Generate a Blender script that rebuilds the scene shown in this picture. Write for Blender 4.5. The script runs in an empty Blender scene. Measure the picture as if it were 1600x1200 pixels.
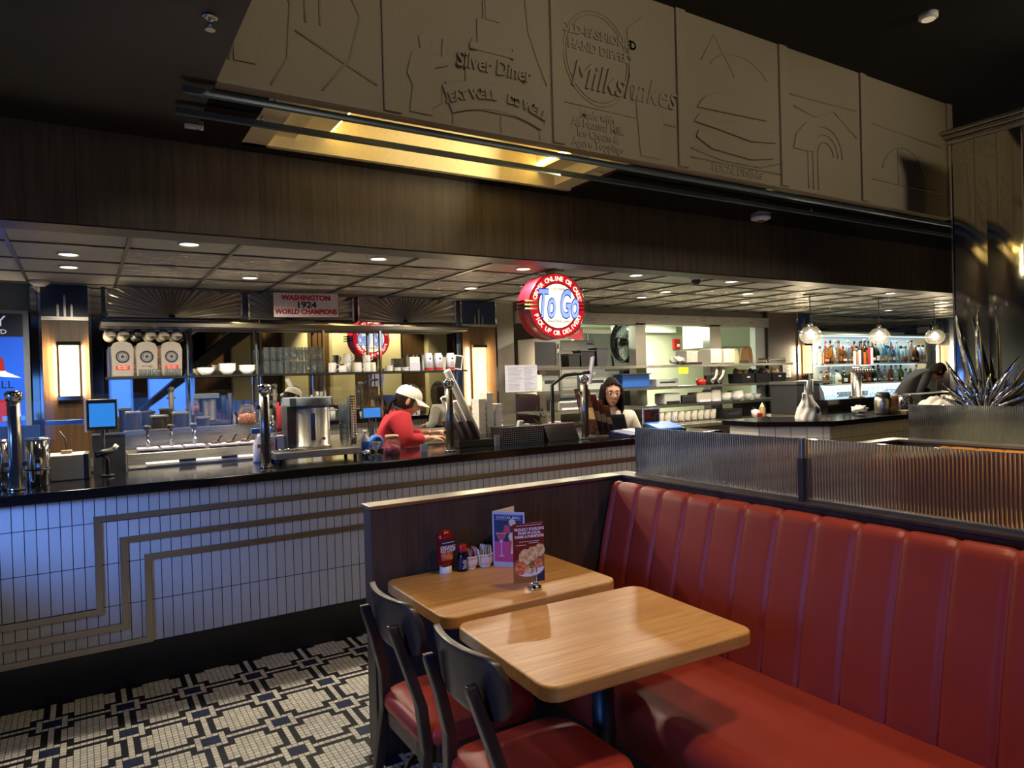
import bpy, bmesh, math, random
from mathutils import Vector, Matrix
random.seed(7)
PI = math.pi
D = bpy.data
SC = bpy.context.scene
COL = SC.collection

# ------------------------------------------------------------------ camera, world, exposure
cam_d = D.cameras.new('camera')
cam_d.sensor_width = 36.0
cam_d.lens = 36.0 * 1084.0 / 1600.0
cam_d.clip_start = 0.05
cam_d.clip_end = 100
cam = D.objects.new('camera', cam_d)
COL.objects.link(cam)
YAW, PITCH, ROLL = 0.5549, -0.00957, -0.02818
_f = Vector((math.sin(YAW) * math.cos(PITCH), math.cos(YAW) * math.cos(PITCH), math.sin(PITCH)))
_r = Vector((math.cos(YAW), -math.sin(YAW), 0))
_u = _r.cross(_f)
_r2 = _r * math.cos(ROLL) + _u * math.sin(ROLL)
_u2 = -_r * math.sin(ROLL) + _u * math.cos(ROLL)
cam.matrix_world = Matrix(((_r2.x, _u2.x, -_f.x, 0), (_r2.y, _u2.y, -_f.y, 0), (_r2.z, _u2.z, -_f.z, 1.6), (0, 0, 0, 1)))
SC.camera = cam

world = D.worlds.new('dusk_sky')
SC.world = world
world.use_nodes = True
wb = world.node_tree.nodes['Background']
wb.inputs[0].default_value = (0.10, 0.34, 1.0, 1)
wb.inputs[1].default_value = 0.6

SC.view_settings.view_transform = 'Standard'
SC.view_settings.look = 'None'
SC.view_settings.exposure = 0.0
SC.view_settings.gamma = 1.0
SC.view_settings.use_curve_mapping = False
SC.cycles.use_denoising = True
SC.cycles.max_bounces = 10
SC.cycles.diffuse_bounces = 4
SC.cycles.glossy_bounces = 5
SC.cycles.transmission_bounces = 8
SC.cycles.transparent_max_bounces = 16
SC.cycles.sample_clamp_indirect = 4.0
SC.cycles.caustics_reflective = False
SC.cycles.caustics_refractive = False


def area(name, loc, target, sx, sy, power, col, spread=PI):
    l = D.lights.new(name, 'AREA')
    l.shape = 'RECTANGLE'
    l.size, l.size_y, l.energy, l.color, l.spread = sx, sy, power, col, spread
    o = D.objects.new(name, l)
    COL.objects.link(o)
    o.location = loc
    o.rotation_euler = (Vector(target) - Vector(loc)).to_track_quat('-Z', 'Y').to_euler()
    return o


def spot(name, loc, target, power, col, ang=120, blend=0.6, rad=0.05):
    l = D.lights.new(name, 'SPOT')
    l.energy, l.color, l.spot_size, l.spot_blend, l.shadow_soft_size = power, col, math.radians(ang), blend, rad
    o = D.objects.new(name, l)
    COL.objects.link(o)
    o.location = loc
    o.rotation_euler = (Vector(target) - Vector(loc)).to_track_quat('-Z', 'Y').to_euler()
    return o


WARM = (1.0, 0.74, 0.45)
WARMW = (1.0, 0.86, 0.66)
BLUE = (0.10, 0.28, 1.0)
# daylight behind the glass of the dining-room windows
area('window_daylight', (-1.97, 3.2, 1.35), (-0.45, 4.24, 0.72), 1.0, 1.1, 10.0, BLUE, 0.62)
area('window_daylight', (-1.97, 1.0, 1.5), (1.2, 2.3, 0.8), 1.2, 1.1, 8.0, BLUE, 0.9)
for _x, _w in ((-0.9, 1.0), (0.8, 0.5), (1.9, 1.05)):
    area('window_daylight', (_x, -4.97, 1.35), (_x, 0, 1.2), _w, 1.15, 4 * _w, BLUE)
# kitchen fluorescents
area('kitchen_tube_light', (7.6, 8.9, 2.46), (7.6, 8.9, 0), 3.2, 0.5, 230, (0.93, 1.0, 0.80))
area('kitchen_tube_light', (5.4, 9.3, 2.46), (5.4, 9.3, 0), 1.6, 0.5, 200, (0.93, 1.0, 0.80))


# ------------------------------------------------------------------ colour and node helpers
def lin(c):
    if isinstance(c, str):
        c = [int(c[i:i + 2], 16) / 255 for i in (0, 2, 4)]
    return tuple((x / 12.92 if x <= 0.04045 else ((x + 0.055) / 1.055) ** 2.4) for x in c) + (1,)


class N:
    """tiny wrapper to write node trees as expressions"""
    def __init__(s, name):
        s.m = D.materials.new(name)
        s.m.use_nodes = True
        s.t = s.m.node_tree
        s.b = s.t.nodes['Principled BSDF']
        s.out = s.t.nodes['Material Output']

    def new(s, typ, **kw):
        n = s.t.nodes.new(typ)
        for k, v in kw.items():
            setattr(n, k, v)
        return n

    def link(s, a, b):
        s.t.links.new(a, b)

    def val(s, sock, v):
        if hasattr(v, 'is_output') or hasattr(v, 'links'):
            s.link(v, sock)
        else:
            sock.default_value = v

    def math(s, op, a, b=0.0, c=0.0, clamp=False):
        n = s.new('ShaderNodeMath', operation=op, use_clamp=clamp)
        s.val(n.inputs[0], a)
        s.val(n.inputs[1], b)
        if len(n.inputs) > 2:
            s.val(n.inputs[2], c)
        return n.outputs[0]

    def pos(s):
        n = s.new('ShaderNodeTexCoord')
        return n.outputs['Object']

    def xyz(s, v=None):
        n = s.new('ShaderNodeSeparateXYZ')
        s.link(v if v is not None else s.pos(), n.inputs[0])
        return n.outputs

    def comb(s, x, y, z):
        n = s.new('ShaderNodeCombineXYZ')
        for i, v in enumerate((x, y, z)):
            s.val(n.inputs[i], v)
        return n.outputs[0]

    def scale(s, v, sc):
        n = s.new('ShaderNodeVectorMath', operation='MULTIPLY')
        s.link(v, n.inputs[0])
        n.inputs[1].default_value = sc
        return n.outputs[0]

    def noise(s, vec, sc=5.0, det=3.0, rough=0.5, dist=0.0):
        n = s.new('ShaderNodeTexNoise')
        s.link(vec, n.inputs['Vector'])
        n.inputs['Scale'].default_value = sc
        n.inputs['Detail'].default_value = det
        n.inputs['Roughness'].default_value = rough
        n.inputs['Distortion'].default_value = dist
        return n.outputs['Fac']

    def white(s, vec):
        n = s.new('ShaderNodeTexWhiteNoise')
        s.link(vec, n.inputs['Vector'])
        return n.outputs['Value']

    def mix(s, f, a, b):
        n = s.new('ShaderNodeMix', data_type='RGBA')
        s.val(n.inputs[0], f)
        s.val(n.inputs[6], a)
        s.val(n.inputs[7], b)
        return n.outputs[2]

    def ramp(s, f, stops):
        n = s.new('ShaderNodeValToRGB')
        s.link(f, n.inputs[0])
        e = n.color_ramp.elements
        while len(e) < len(stops):
            e.new(0.5)
        for i, (p, c) in enumerate(stops):
            e[i].position = p
            e[i].color = c
        return n.outputs[0]

    def bump(s, h, strength=0.3, dist=0.01):
        n = s.new('ShaderNodeBump')
        n.inputs['Strength'].default_value = strength
        n.inputs['Distance'].default_value = dist
        s.link(h, n.inputs['Height'])
        s.link(n.outputs[0], s.b.inputs['Normal'])

    def set(s, col=None, rough=None, metal=None, spec=None, em=None, es=None, coat=None, trans=None, ior=None):
        b = s.b.inputs
        for key, v in (('Base Color', col), ('Roughness', rough), ('Metallic', metal), ('Specular IOR Level', spec),
                       ('Emission Color', em), ('Emission Strength', es), ('Coat Weight', coat),
                       ('Transmission Weight', trans), ('IOR', ior)):
            if v is not None:
                s.val(b[key], v)
        return s.m


def plain(name, col, rough=0.5, metal=0.0, grain=0.06, gs=40.0, **kw):
    n = N(name)
    c = lin(col)
    p = n.pos()
    f = n.noise(p, gs, 2.0)
    lo = tuple(max(0, x * (1 - grain * 2)) for x in c[:3]) + (1,)
    hi = tuple(min(1, x * (1 + grain * 2)) for x in c[:3]) + (1,)
    n.set(col=n.mix(f, lo, hi), rough=rough, metal=metal, **kw)
    return n.m


def glow(name, col, strength, base='f4f0e4'):
    n = N(name)
    n.set(col=lin(base), rough=0.4, em=lin(col), es=strength)
    return n.m


def thin_glass(name, tint='ffffff', refl=0.12, rough=0.02, haze=0.0):
    """clear sheet: transparent with a fresnel reflection"""
    n = N(name)
    tr = n.new('ShaderNodeBsdfTransparent')
    tr.inputs[0].default_value = lin(tint)
    gl = n.new('ShaderNodeBsdfGlossy')
    gl.inputs['Roughness'].default_value = rough
    lw = n.new('ShaderNodeLayerWeight')
    lw.inputs[0].default_value = 0.35
    f = n.math('ADD', n.math('MULTIPLY', lw.outputs['Fresnel'], 0.45), refl * 0.12, clamp=True)
    mx = n.new('ShaderNodeMixShader')
    base = tr.outputs[0]
    if haze:
        df = n.new('ShaderNodeBsdfTranslucent')
        df.inputs[0].default_value = lin(tint)
        d2 = n.new('ShaderNodeBsdfDiffuse')
        d2.inputs[0].default_value = lin(tint)
        m1 = n.new('ShaderNodeMixShader')
        n.link(df.outputs[0], m1.inputs[1])
        n.link(d2.outputs[0], m1.inputs[2])
        m2 = n.new('ShaderNodeMixShader')
        m2.inputs[0].default_value = haze
        n.link(base, m2.inputs[1])
        n.link(m1.outputs[0], m2.inputs[2])
        base = m2.outputs[0]
    n.link(f, mx.inputs[0])
    n.link(base, mx.inputs[1])
    n.link(gl.outputs[0], mx.inputs[2])
    n.link(mx.outputs[0], n.out.inputs[0])
    return n.m


def wood(name, dark, light, axis, stretch=14.0, rough=0.45, plank=None, plank_axis=0, seam=0.004, bias=0.0, coat=0.0):
    """streaky wood grain along axis, with optional plank seams across plank_axis"""
    n = N(name)
    p = n.pos()
    sc = [26.0, 26.0, 26.0]
    sc[axis] = 26.0 / stretch
    v = n.scale(p, sc)
    g1 = n.noise(v, 1.0, 5.0, 0.65, 0.4)
    g2 = n.noise(v, 5.0, 3.0, 0.6)
    f = n.math('ADD', n.math('MULTIPLY', g1, 0.75), n.math('MULTIPLY', g2, 0.3))
    col = n.ramp(f, [(0.28 + bias, lin(dark)), (0.75 + bias, lin(light))])
    if plank:
        o = n.xyz(p)
        u = n.math('DIVIDE', o[plank_axis], plank)
        cell = n.math('FLOOR', u)
        fr = n.math('FRACT', u)
        tone = n.white(n.comb(cell, 3.1, 0.0))
        col = n.mix(n.math('MULTIPLY', tone, 0.35), col, lin(dark))
        edge = n.math('LESS_THAN', fr, seam / plank)
        col = n.mix(edge, col, lin('0a0807'))
        n.bump(n.math('SUBTRACT', 1.0, edge), 0.6, 0.004)
    else:
        n.bump(g2, 0.12, 0.003)
    n.set(col=col, rough=rough, coat=coat)
    return n.m


# ------------------------------------------------------------------ mesh builder
class B:
    def __init__(s):
        s.v, s.f, s.sm, s.mi = [], [], [], []
        s.m = 0

    def add(s, vs, fs, smooth=False, M=None):
        k = len(s.v)
        for v in vs:
            v = Vector(v)
            s.v.append(M @ v if M is not None else v)
        for f in fs:
            s.f.append([i + k for i in f])
            s.sm.append(smooth)
            s.mi.append(s.m)
        return s

    def box(s, x0, x1, y0, y1, z0, z1, M=None):
        vs = [(x, y, z) for z in (z0, z1) for y in (y0, y1) for x in (x0, x1)]
        return s.add(vs, [(0, 2, 3, 1), (4, 5, 7, 6), (0, 1, 5, 4), (2, 6, 7, 3), (0, 4, 6, 2), (1, 3, 7, 5)], M=M)

    def lathe(s, prof, c=(0, 0, 0), n=24, M=None, cap=True, ell=1.0):
        vs, fs = [], []
        for r, z in prof:
            for i in range(n):
                a = 2 * PI * i / n
                vs.append((c[0] + r * math.cos(a), c[1] + ell * r * math.sin(a), c[2] + z))
        for j in range(len(prof) - 1):
            for i in range(n):
                i2 = (i + 1) % n
                fs.append((j * n + i, j * n + i2, (j + 1) * n + i2, (j + 1) * n + i))
        s.add(vs, fs, True, M)
        k = len(s.v) - len(vs)
        if cap:
            for j, rev in ((0, True), (len(prof) - 1, False)):
                if prof[j][0] > 1e-5:
                    q = [k + j * n + i for i in range(n)]
                    s.f.append(q[::-1] if rev else q)
                    s.sm.append(False)
                    s.mi.append(s.m)
        return s

    def cyl(s, c, r, h, n=20, r2=None, M=None):
        return s.lathe([(r, 0), (r if r2 is None else r2, h)], c, n, M)

    def rod(s, a, b, r, n=8, r2=None):
        a, b = Vector(a), Vector(b)
        d = b - a
        q = d.to_track_quat('Z', 'Y').to_matrix().to_4x4()
        return s.lathe([(r, 0), (r if r2 is None else r2, d.length)], (0, 0, 0), n, Matrix.Translation(a) @ q)

    def tube(s, pts, r, n=8, closed=False):
        pts = [Vector(p) for p in pts]
        m = len(pts)
        rs = r if isinstance(r, (list, tuple)) else [r] * m
        vs, fs = [], []
        up = None
        for i, p in enumerate(pts):
            if closed:
                d = pts[(i + 1) % m] - pts[i - 1]
            else:
                d = pts[min(i + 1, m - 1)] - pts[max(i - 1, 0)]
            d.normalize()
            if up is None:
                up = Vector((0, 0, 1)) if abs(d.z) < 0.9 else Vector((1, 0, 0))
            x = up.cross(d)
            if x.length < 1e-4:
                x = Vector((1, 0, 0)).cross(d)
            x.normalize()
            y = d.cross(x)
            up = y
            for k in range(n):
                a = 2 * PI * k / n
                vs.append(p + (x * math.cos(a) + y * math.sin(a)) * rs[i])
        rng = m if closed else m - 1
        for i in range(rng):
            j = (i + 1) % m
            for k in range(n):
                k2 = (k + 1) % n
                fs.append((i * n + k, i * n + k2, j * n + k2, j * n + k))
        if not closed:
            fs.append(tuple(range(n))[::-1])
            fs.append(tuple((m - 1) * n + k for k in range(n)))
        return s.add(vs, fs, True)

    def prism(s, poly, lo, hi, ax='z', M=None):
        """extrude a 2D polygon along an axis ('x': poly is (y,z); 'y': (x,z); 'z': (x,y))"""
        n = len(poly)
        A = sum(poly[i][0] * poly[(i + 1) % n][1] - poly[(i + 1) % n][0] * poly[i][1] for i in range(n))
        if A < 0:
            poly = poly[::-1]
        def mk(a, b, t):
            return {'z': (a, b, t), 'y': (a, t, b), 'x': (t, a, b)}[ax]
        vs = [mk(a, b, lo) for a, b in poly] + [mk(a, b, hi) for a, b in poly]
        fs = [tuple(range(n))[::-1], tuple(range(n, 2 * n))] + [(i, (i + 1) % n, n + (i + 1) % n, n + i) for i in range(n)]
        if ax == 'y':
            fs = [f[::-1] for f in fs]
        return s.add(vs, fs, False, M)

    def sph(s, c, r, n=20, m=12, M=None):
        r = r if isinstance(r, (tuple, list)) else (r, r, r)
        vs = [(c[0], c[1], c[2] - r[2])]
        for j in range(1, m):
            t = -PI / 2 + PI * j / m
            for i in range(n):
                a = 2 * PI * i / n
                vs.append((c[0] + r[0] * math.cos(t) * math.cos(a), c[1] + r[1] * math.cos(t) * math.sin(a), c[2] + r[2] * math.sin(t)))
        vs.append((c[0], c[1], c[2] + r[2]))
        fs = [(0, 1 + (i + 1) % n, 1 + i) for i in range(n)]
        for j in range(m - 2):
            for i in range(n):
                i2 = (i + 1) % n
                fs.append((1 + j * n + i, 1 + j * n + i2, 1 + (j + 1) * n + i2, 1 + (j + 1) * n + i))
        L = len(vs) - 1
        fs += [(L, 1 + (m - 2) * n + i, 1 + (m - 2) * n + (i + 1) % n) for i in range(n)]
        return s.add(vs, fs, True, M)

    def ring(s, c, R, r, axis='z', n=28, k=8, M=None):
        pts = []
        for i in range(n):
            a = 2 * PI * i / n
            x, y = R * math.cos(a), R * math.sin(a)
            pts.append({'z': (c[0] + x, c[1] + y, c[2]), 'y': (c[0] + x, c[1], c[2] + y), 'x': (c[0], c[1] + x, c[2] + y)}[axis])
        return s.tube(pts, r, k, True)

    def grid(s, fn, nu, nv, smooth=True, flip=False):
        vs = [fn(i / nu, j / nv) for j in range(nv + 1) for i in range(nu + 1)]
        fs = []
        for j in range(nv):
            for i in range(nu):
                q = (j * (nu + 1) + i, j * (nu + 1) + i + 1, (j + 1) * (nu + 1) + i + 1, (j + 1) * (nu + 1) + i)
                fs.append(q[::-1] if flip else q)
        return s.add(vs, fs, smooth)

    def text(s, txt, size, M, ext=0.001, off=0.0, shear=0.0, sx=1.0, align='CENTER', bev=0.0):
        cu = D.curves.new('tmp_text', 'FONT')
        cu.body, cu.size, cu.extrude, cu.offset, cu.shear = txt, size, ext, off, shear
        cu.align_x, cu.align_y, cu.resolution_u = align, 'CENTER', 3
        cu.bevel_depth = bev
        o = D.objects.new('tmp_text', cu)
        me = D.meshes.new_from_object(o)
        s.add([(v.co.x * sx, v.co.y, v.co.z) for v in me.vertices], [tuple(p.vertices) for p in me.polygons], False, M)
        D.objects.remove(o)
        D.curves.remove(cu)
        D.meshes.remove(me)
        return s

    def build(s, name, mats, parent=None, loc=None, bevel=0.0, seg=2, sub=0, auto=False):
        me = D.meshes.new(name)
        me.from_pydata([tuple(v) for v in s.v], [], s.f)
        mats = mats if isinstance(mats, (list, tuple)) else [mats]
        for m in mats:
            me.materials.append(m)
        for p, sm, mi in zip(me.polygons, s.sm, s.mi):
            p.use_smooth = sm or sub > 0
            p.material_index = min(mi, len(mats) - 1)
        me.update()
        o = D.objects.new(name, me)
        COL.objects.link(o)
        if parent is not None:
            o.parent = parent
        if loc is not None:
            o.location = loc
        if bevel > 0:
            md = o.modifiers.new('bevel', 'BEVEL')
            md.width, md.segments, md.limit_method, md.angle_limit = bevel, seg, 'ANGLE', math.radians(40)
            md.harden_normals = False
        if sub:
            md = o.modifiers.new('sub', 'SUBSURF')
            md.levels = md.render_levels = sub
        return o


def tag(o, label, cat, group=None, kind=None):
    o['label'], o['category'] = label, cat
    if group:
        o['group'] = group
    if kind:
        o['kind'] = kind
    return o


def thing(name, label, cat, loc=(0, 0, 0), rz=0.0, group=None):
    o = D.objects.new(name, None)
    o.empty_display_size = 0.1
    COL.objects.link(o)
    o.location = loc
    o.rotation_euler = (0, 0, rz)
    return tag(o, label, cat, group)


def structure(o, label=None):
    o['kind'] = 'structure'
    if label:
        o['label'] = label
    return o


def dup(root, loc, rz=None, label=None, group=None):
    r = root.copy()
    COL.objects.link(r)
    r.location = loc
    if rz is not None:
        r.rotation_euler = (0, 0, rz)
    if label:
        r['label'] = label
    if group:
        r['group'] = group
    for ch in list(root.children):
        c = ch.copy()
        COL.objects.link(c)
        c.parent = r
        for g in list(ch.children):
            d = g.copy()
            COL.objects.link(d)
            d.parent = c
    return r


ORD = ['first', 'second', 'third', 'fourth', 'fifth', 'sixth', 'seventh', 'eighth', 'ninth', 'tenth', 'eleventh', 'twelfth',
       'thirteenth', 'fourteenth', 'fifteenth', 'sixteenth', 'seventeenth', 'eighteenth', 'nineteenth', 'twentieth',
       'twenty-first', 'twenty-second', 'twenty-third', 'twenty-fourth', 'twenty-fifth', 'twenty-sixth']


def T(x, y, z):
    return Matrix.Translation((x, y, z))


def RX(a):
    return Matrix.Rotation(a, 4, 'X')


def RY(a):
    return Matrix.Rotation(a, 4, 'Y')


def RZ(a):
    return Matrix.Rotation(a, 4, 'Z')


UP = RX(PI / 2)                       # text laid in XY -> standing, readable from -Y


def rrect(x0, x1, y0, y1, r, n=5):
    pts = []
    for cx, cy, a0 in ((x1 - r, y0 + r, -90), (x1 - r, y1 - r, 0), (x0 + r, y1 - r, 90), (x0 + r, y0 + r, 180)):
        for i in range(n + 1):
            a = math.radians(a0 + 90 * i / n)
            pts.append((cx + r * math.cos(a), cy + r * math.sin(a)))
    return pts


# ------------------------------------------------------------------ materials
def mosaic():
    n = N('mosaic_floor')
    o = n.xyz()
    U = 0.308 / 12
    def idx(sock, off):
        u = n.math('DIVIDE', n.math('SUBTRACT', sock, off), U)
        fr = n.math('FRACT', u)
        w = n.math('FLOOR', u)
        m = n.math('SUBTRACT', n.math('FLOORED_MODULO', n.math('ADD', w, 6.0), 12.0), 6.0)
        return n.math('ABSOLUTE', m), fr, w
    ax, fx, wx = idx(o[0], -0.168 - U / 2)
    ay, fy, wy = idx(o[1], 4.0 - U / 2)
    mx = n.math('MAXIMUM', ax, ay)
    mn = n.math('MINIMUM', ax, ay)
    blue = n.math('LESS_THAN', mx, 1.5)
    ring = n.math('LESS_THAN', mx, 2.5)
    notch = n.math('MULTIPLY', n.math('LESS_THAN', mx, 3.5), n.math('GREATER_THAN', mn, 0.5))
    line = n.math('MULTIPLY', n.math('LESS_THAN', mn, 1.5), n.math('GREATER_THAN', mn, 0.5))
    black = n.math('MULTIPLY', n.math('MAXIMUM', notch, line), n.math('SUBTRACT', 1.0, ring))
    rnd = n.white(n.comb(wx, wy, 0.0))
    white = n.mix(rnd, lin('c9c6b8'), lin('e2dfd2'))
    bk = n.mix(rnd, lin('101114'), lin('1c1d20'))
    bl = n.mix(rnd, lin('14233f'), lin('1c3054'))
    c = n.mix(blue, n.mix(black, white, bk), bl)
    g = 0.055
    gx = n.math('MAXIMUM', n.math('LESS_THAN', fx, g), n.math('GREATER_THAN', fx, 1 - g))
    gy = n.math('MAXIMUM', n.math('LESS_THAN', fy, g), n.math('GREATER_THAN', fy, 1 - g))
    gr = n.math('MAXIMUM', gx, gy)
    c = n.mix(gr, c, lin('2c2b28'))
    n.bump(n.math('SUBTRACT', 1.0, gr), 0.4, 0.002)
    return n.set(col=c, rough=0.35)


def tiles(name, w, h, offx, offz, tone, grout, horiz=0):
    n = N(name)
    o = n.xyz()
    u = n.math('DIVIDE', n.math('SUBTRACT', o[horiz], offx), w)
    v = n.math('DIVIDE', n.math('SUBTRACT', o[2], offz), h)
    fu, fv = n.math('FRACT', u), n.math('FRACT', v)
    gu = n.math('LESS_THAN', fu, 0.0040 / w)
    gv = n.math('LESS_THAN', fv, 0.0040 / h)
    gr = n.math('MAXIMUM', gu, gv)
    rnd = n.white(n.comb(n.math('FLOOR', u), n.math('FLOOR', v), 0.0))
    c = lin(tone)
    col = n.mix(rnd, tuple(x * 0.93 for x in c[:3]) + (1,), c)
    n.bump(n.math('SUBTRACT', 1.0, gr), 0.5, 0.002)
    return n.set(col=n.mix(gr, col, lin(grout)), rough=n.math('ADD', 0.28, n.math('MULTIPLY', gr, 0.5)))


def ceiling_tin():
    """plain gritty tiles at the edge, embossed sunburst tin tiles inside"""
    n = N('tin_ceiling')
    p = n.pos()
    o = n.xyz(p)
    S = 0.62
    u = n.math('FRACT', n.math('DIVIDE', n.math('SUBTRACT', o[0], -0.35), S))
    v = n.math('FRACT', n.math('DIVIDE', n.math('SUBTRACT', o[1], 5.07), S))
    ang = n.math('ARCTAN2', n.math('SUBTRACT', v, 0.04), n.math('SUBTRACT', u, 0.5))
    rays = n.math('SINE', n.math('MULTIPLY', ang, 30.0))
    cr = n.noise(n.scale(p, (3.0, 9.0, 1.0)), 3.0, 4.0, 0.6, 1.0)
    hb = n.math('ADD', n.math('MULTIPLY', rays, 0.5), n.math('MULTIPLY', cr, 2.2))
    grit = n.noise(p, 190.0, 2.0)
    fancy = n.math('MULTIPLY', n.math('GREATER_THAN', o[1], 5.07), n.math('GREATER_THAN', o[0], 0.27))
    fancy = n.math('MULTIPLY', fancy, n.math('LESS_THAN', o[1], 6.6))
    hb = n.math('ADD', hb, n.math('MULTIPLY', n.noise(n.scale(p, (2.2, 5.0, 1.0)), 1.6, 3.0, 0.5, 2.5), 14.0))
    h = n.math('ADD', n.math('MULTIPLY', hb, fancy), n.math('MULTIPLY', n.math('SUBTRACT', 1.0, fancy), n.math('MULTIPLY', grit, 0.9)))
    n.bump(h, 0.9, 0.022)
    col = n.mix(fancy, lin('cccac2'), lin('e2dfd4'))
    return n.set(col=col, metal=n.math('ADD', 0.10, n.math('MULTIPLY', fancy, 0.62)), rough=n.math('SUBTRACT', 0.42, n.math('MULTIPLY', fancy, 0.20)))


def butcher():
    n = N('butcher_block_maple')
    p = n.pos()
    o = n.xyz(p)
    w = 0.042
    r = n.math('FLOOR', n.math('DIVIDE', o[1], w))
    off = n.math('MULTIPLY', n.white(n.comb(r, 1.0, 0.0)), 0.6)
    c = n.math('FLOOR', n.math('DIVIDE', n.math('ADD', o[0], off), 0.42))
    tone = n.white(n.comb(r, c, 2.0))
    g = n.noise(n.scale(p, (4.0, 60.0, 60.0)), 1.0, 5.0, 0.65, 0.5)
    base = n.ramp(g, [(0.3, lin('b5834a')), (0.7, lin('d8a96a'))])
    col = n.mix(n.math('MULTIPLY', tone, 0.55), base, lin('b37e42'))
    fr = n.math('FRACT', n.math('DIVIDE', o[1], w))
    col = n.mix(n.math('MULTIPLY', n.math('LESS_THAN', fr, 0.03), 0.35), col, lin('6a4520'))
    n.bump(g, 0.05, 0.002)
    return n.set(col=col, rough=0.36, spec=0.32)


def leather(name, c1, c2, rough=0.42):
    n = N(name)
    p = n.pos()
    f = n.noise(p, 6.0, 4.0)
    vor = n.new('ShaderNodeTexVoronoi')
    vor.inputs['Scale'].default_value = 320.0
    n.link(p, vor.inputs['Vector'])
    n.bump(vor.outputs['Distance'], 0.15, 0.0015)
    return n.set(col=n.mix(f, lin(c1), lin(c2)), rough=rough, spec=0.36)


def brushed(name, col, rough=0.28, axis=0):
    n = N(name)
    sc = [300.0, 300.0, 300.0]
    sc[axis] = 4.0
    g = n.noise(n.scale(n.pos(), sc), 1.0, 2.0)
    r = n.math('ADD', rough - 0.06, n.math('MULTIPLY', g, 0.14))
    n.bump(g, 0.04, 0.001)
    return n.set(col=lin(col), metal=1.0, rough=r)


def granite():
    n = N('black_granite')
    p = n.pos()
    f = n.noise(p, 160.0, 3.0)
    col = n.ramp(f, [(0.62, lin('0b0c0e')), (0.75, lin('2c2f33'))])
    return n.set(col=col, rough=0.12)


def speckle(name, c1, c2, sc, lo=0.45, hi=0.55, rough=0.5, **kw):
    n = N(name)
    f = n.noise(n.pos(), sc, 2.0)
    return n.set(col=n.ramp(f, [(lo, lin(c1)), (hi, lin(c2))]), rough=rough, **kw)


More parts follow.
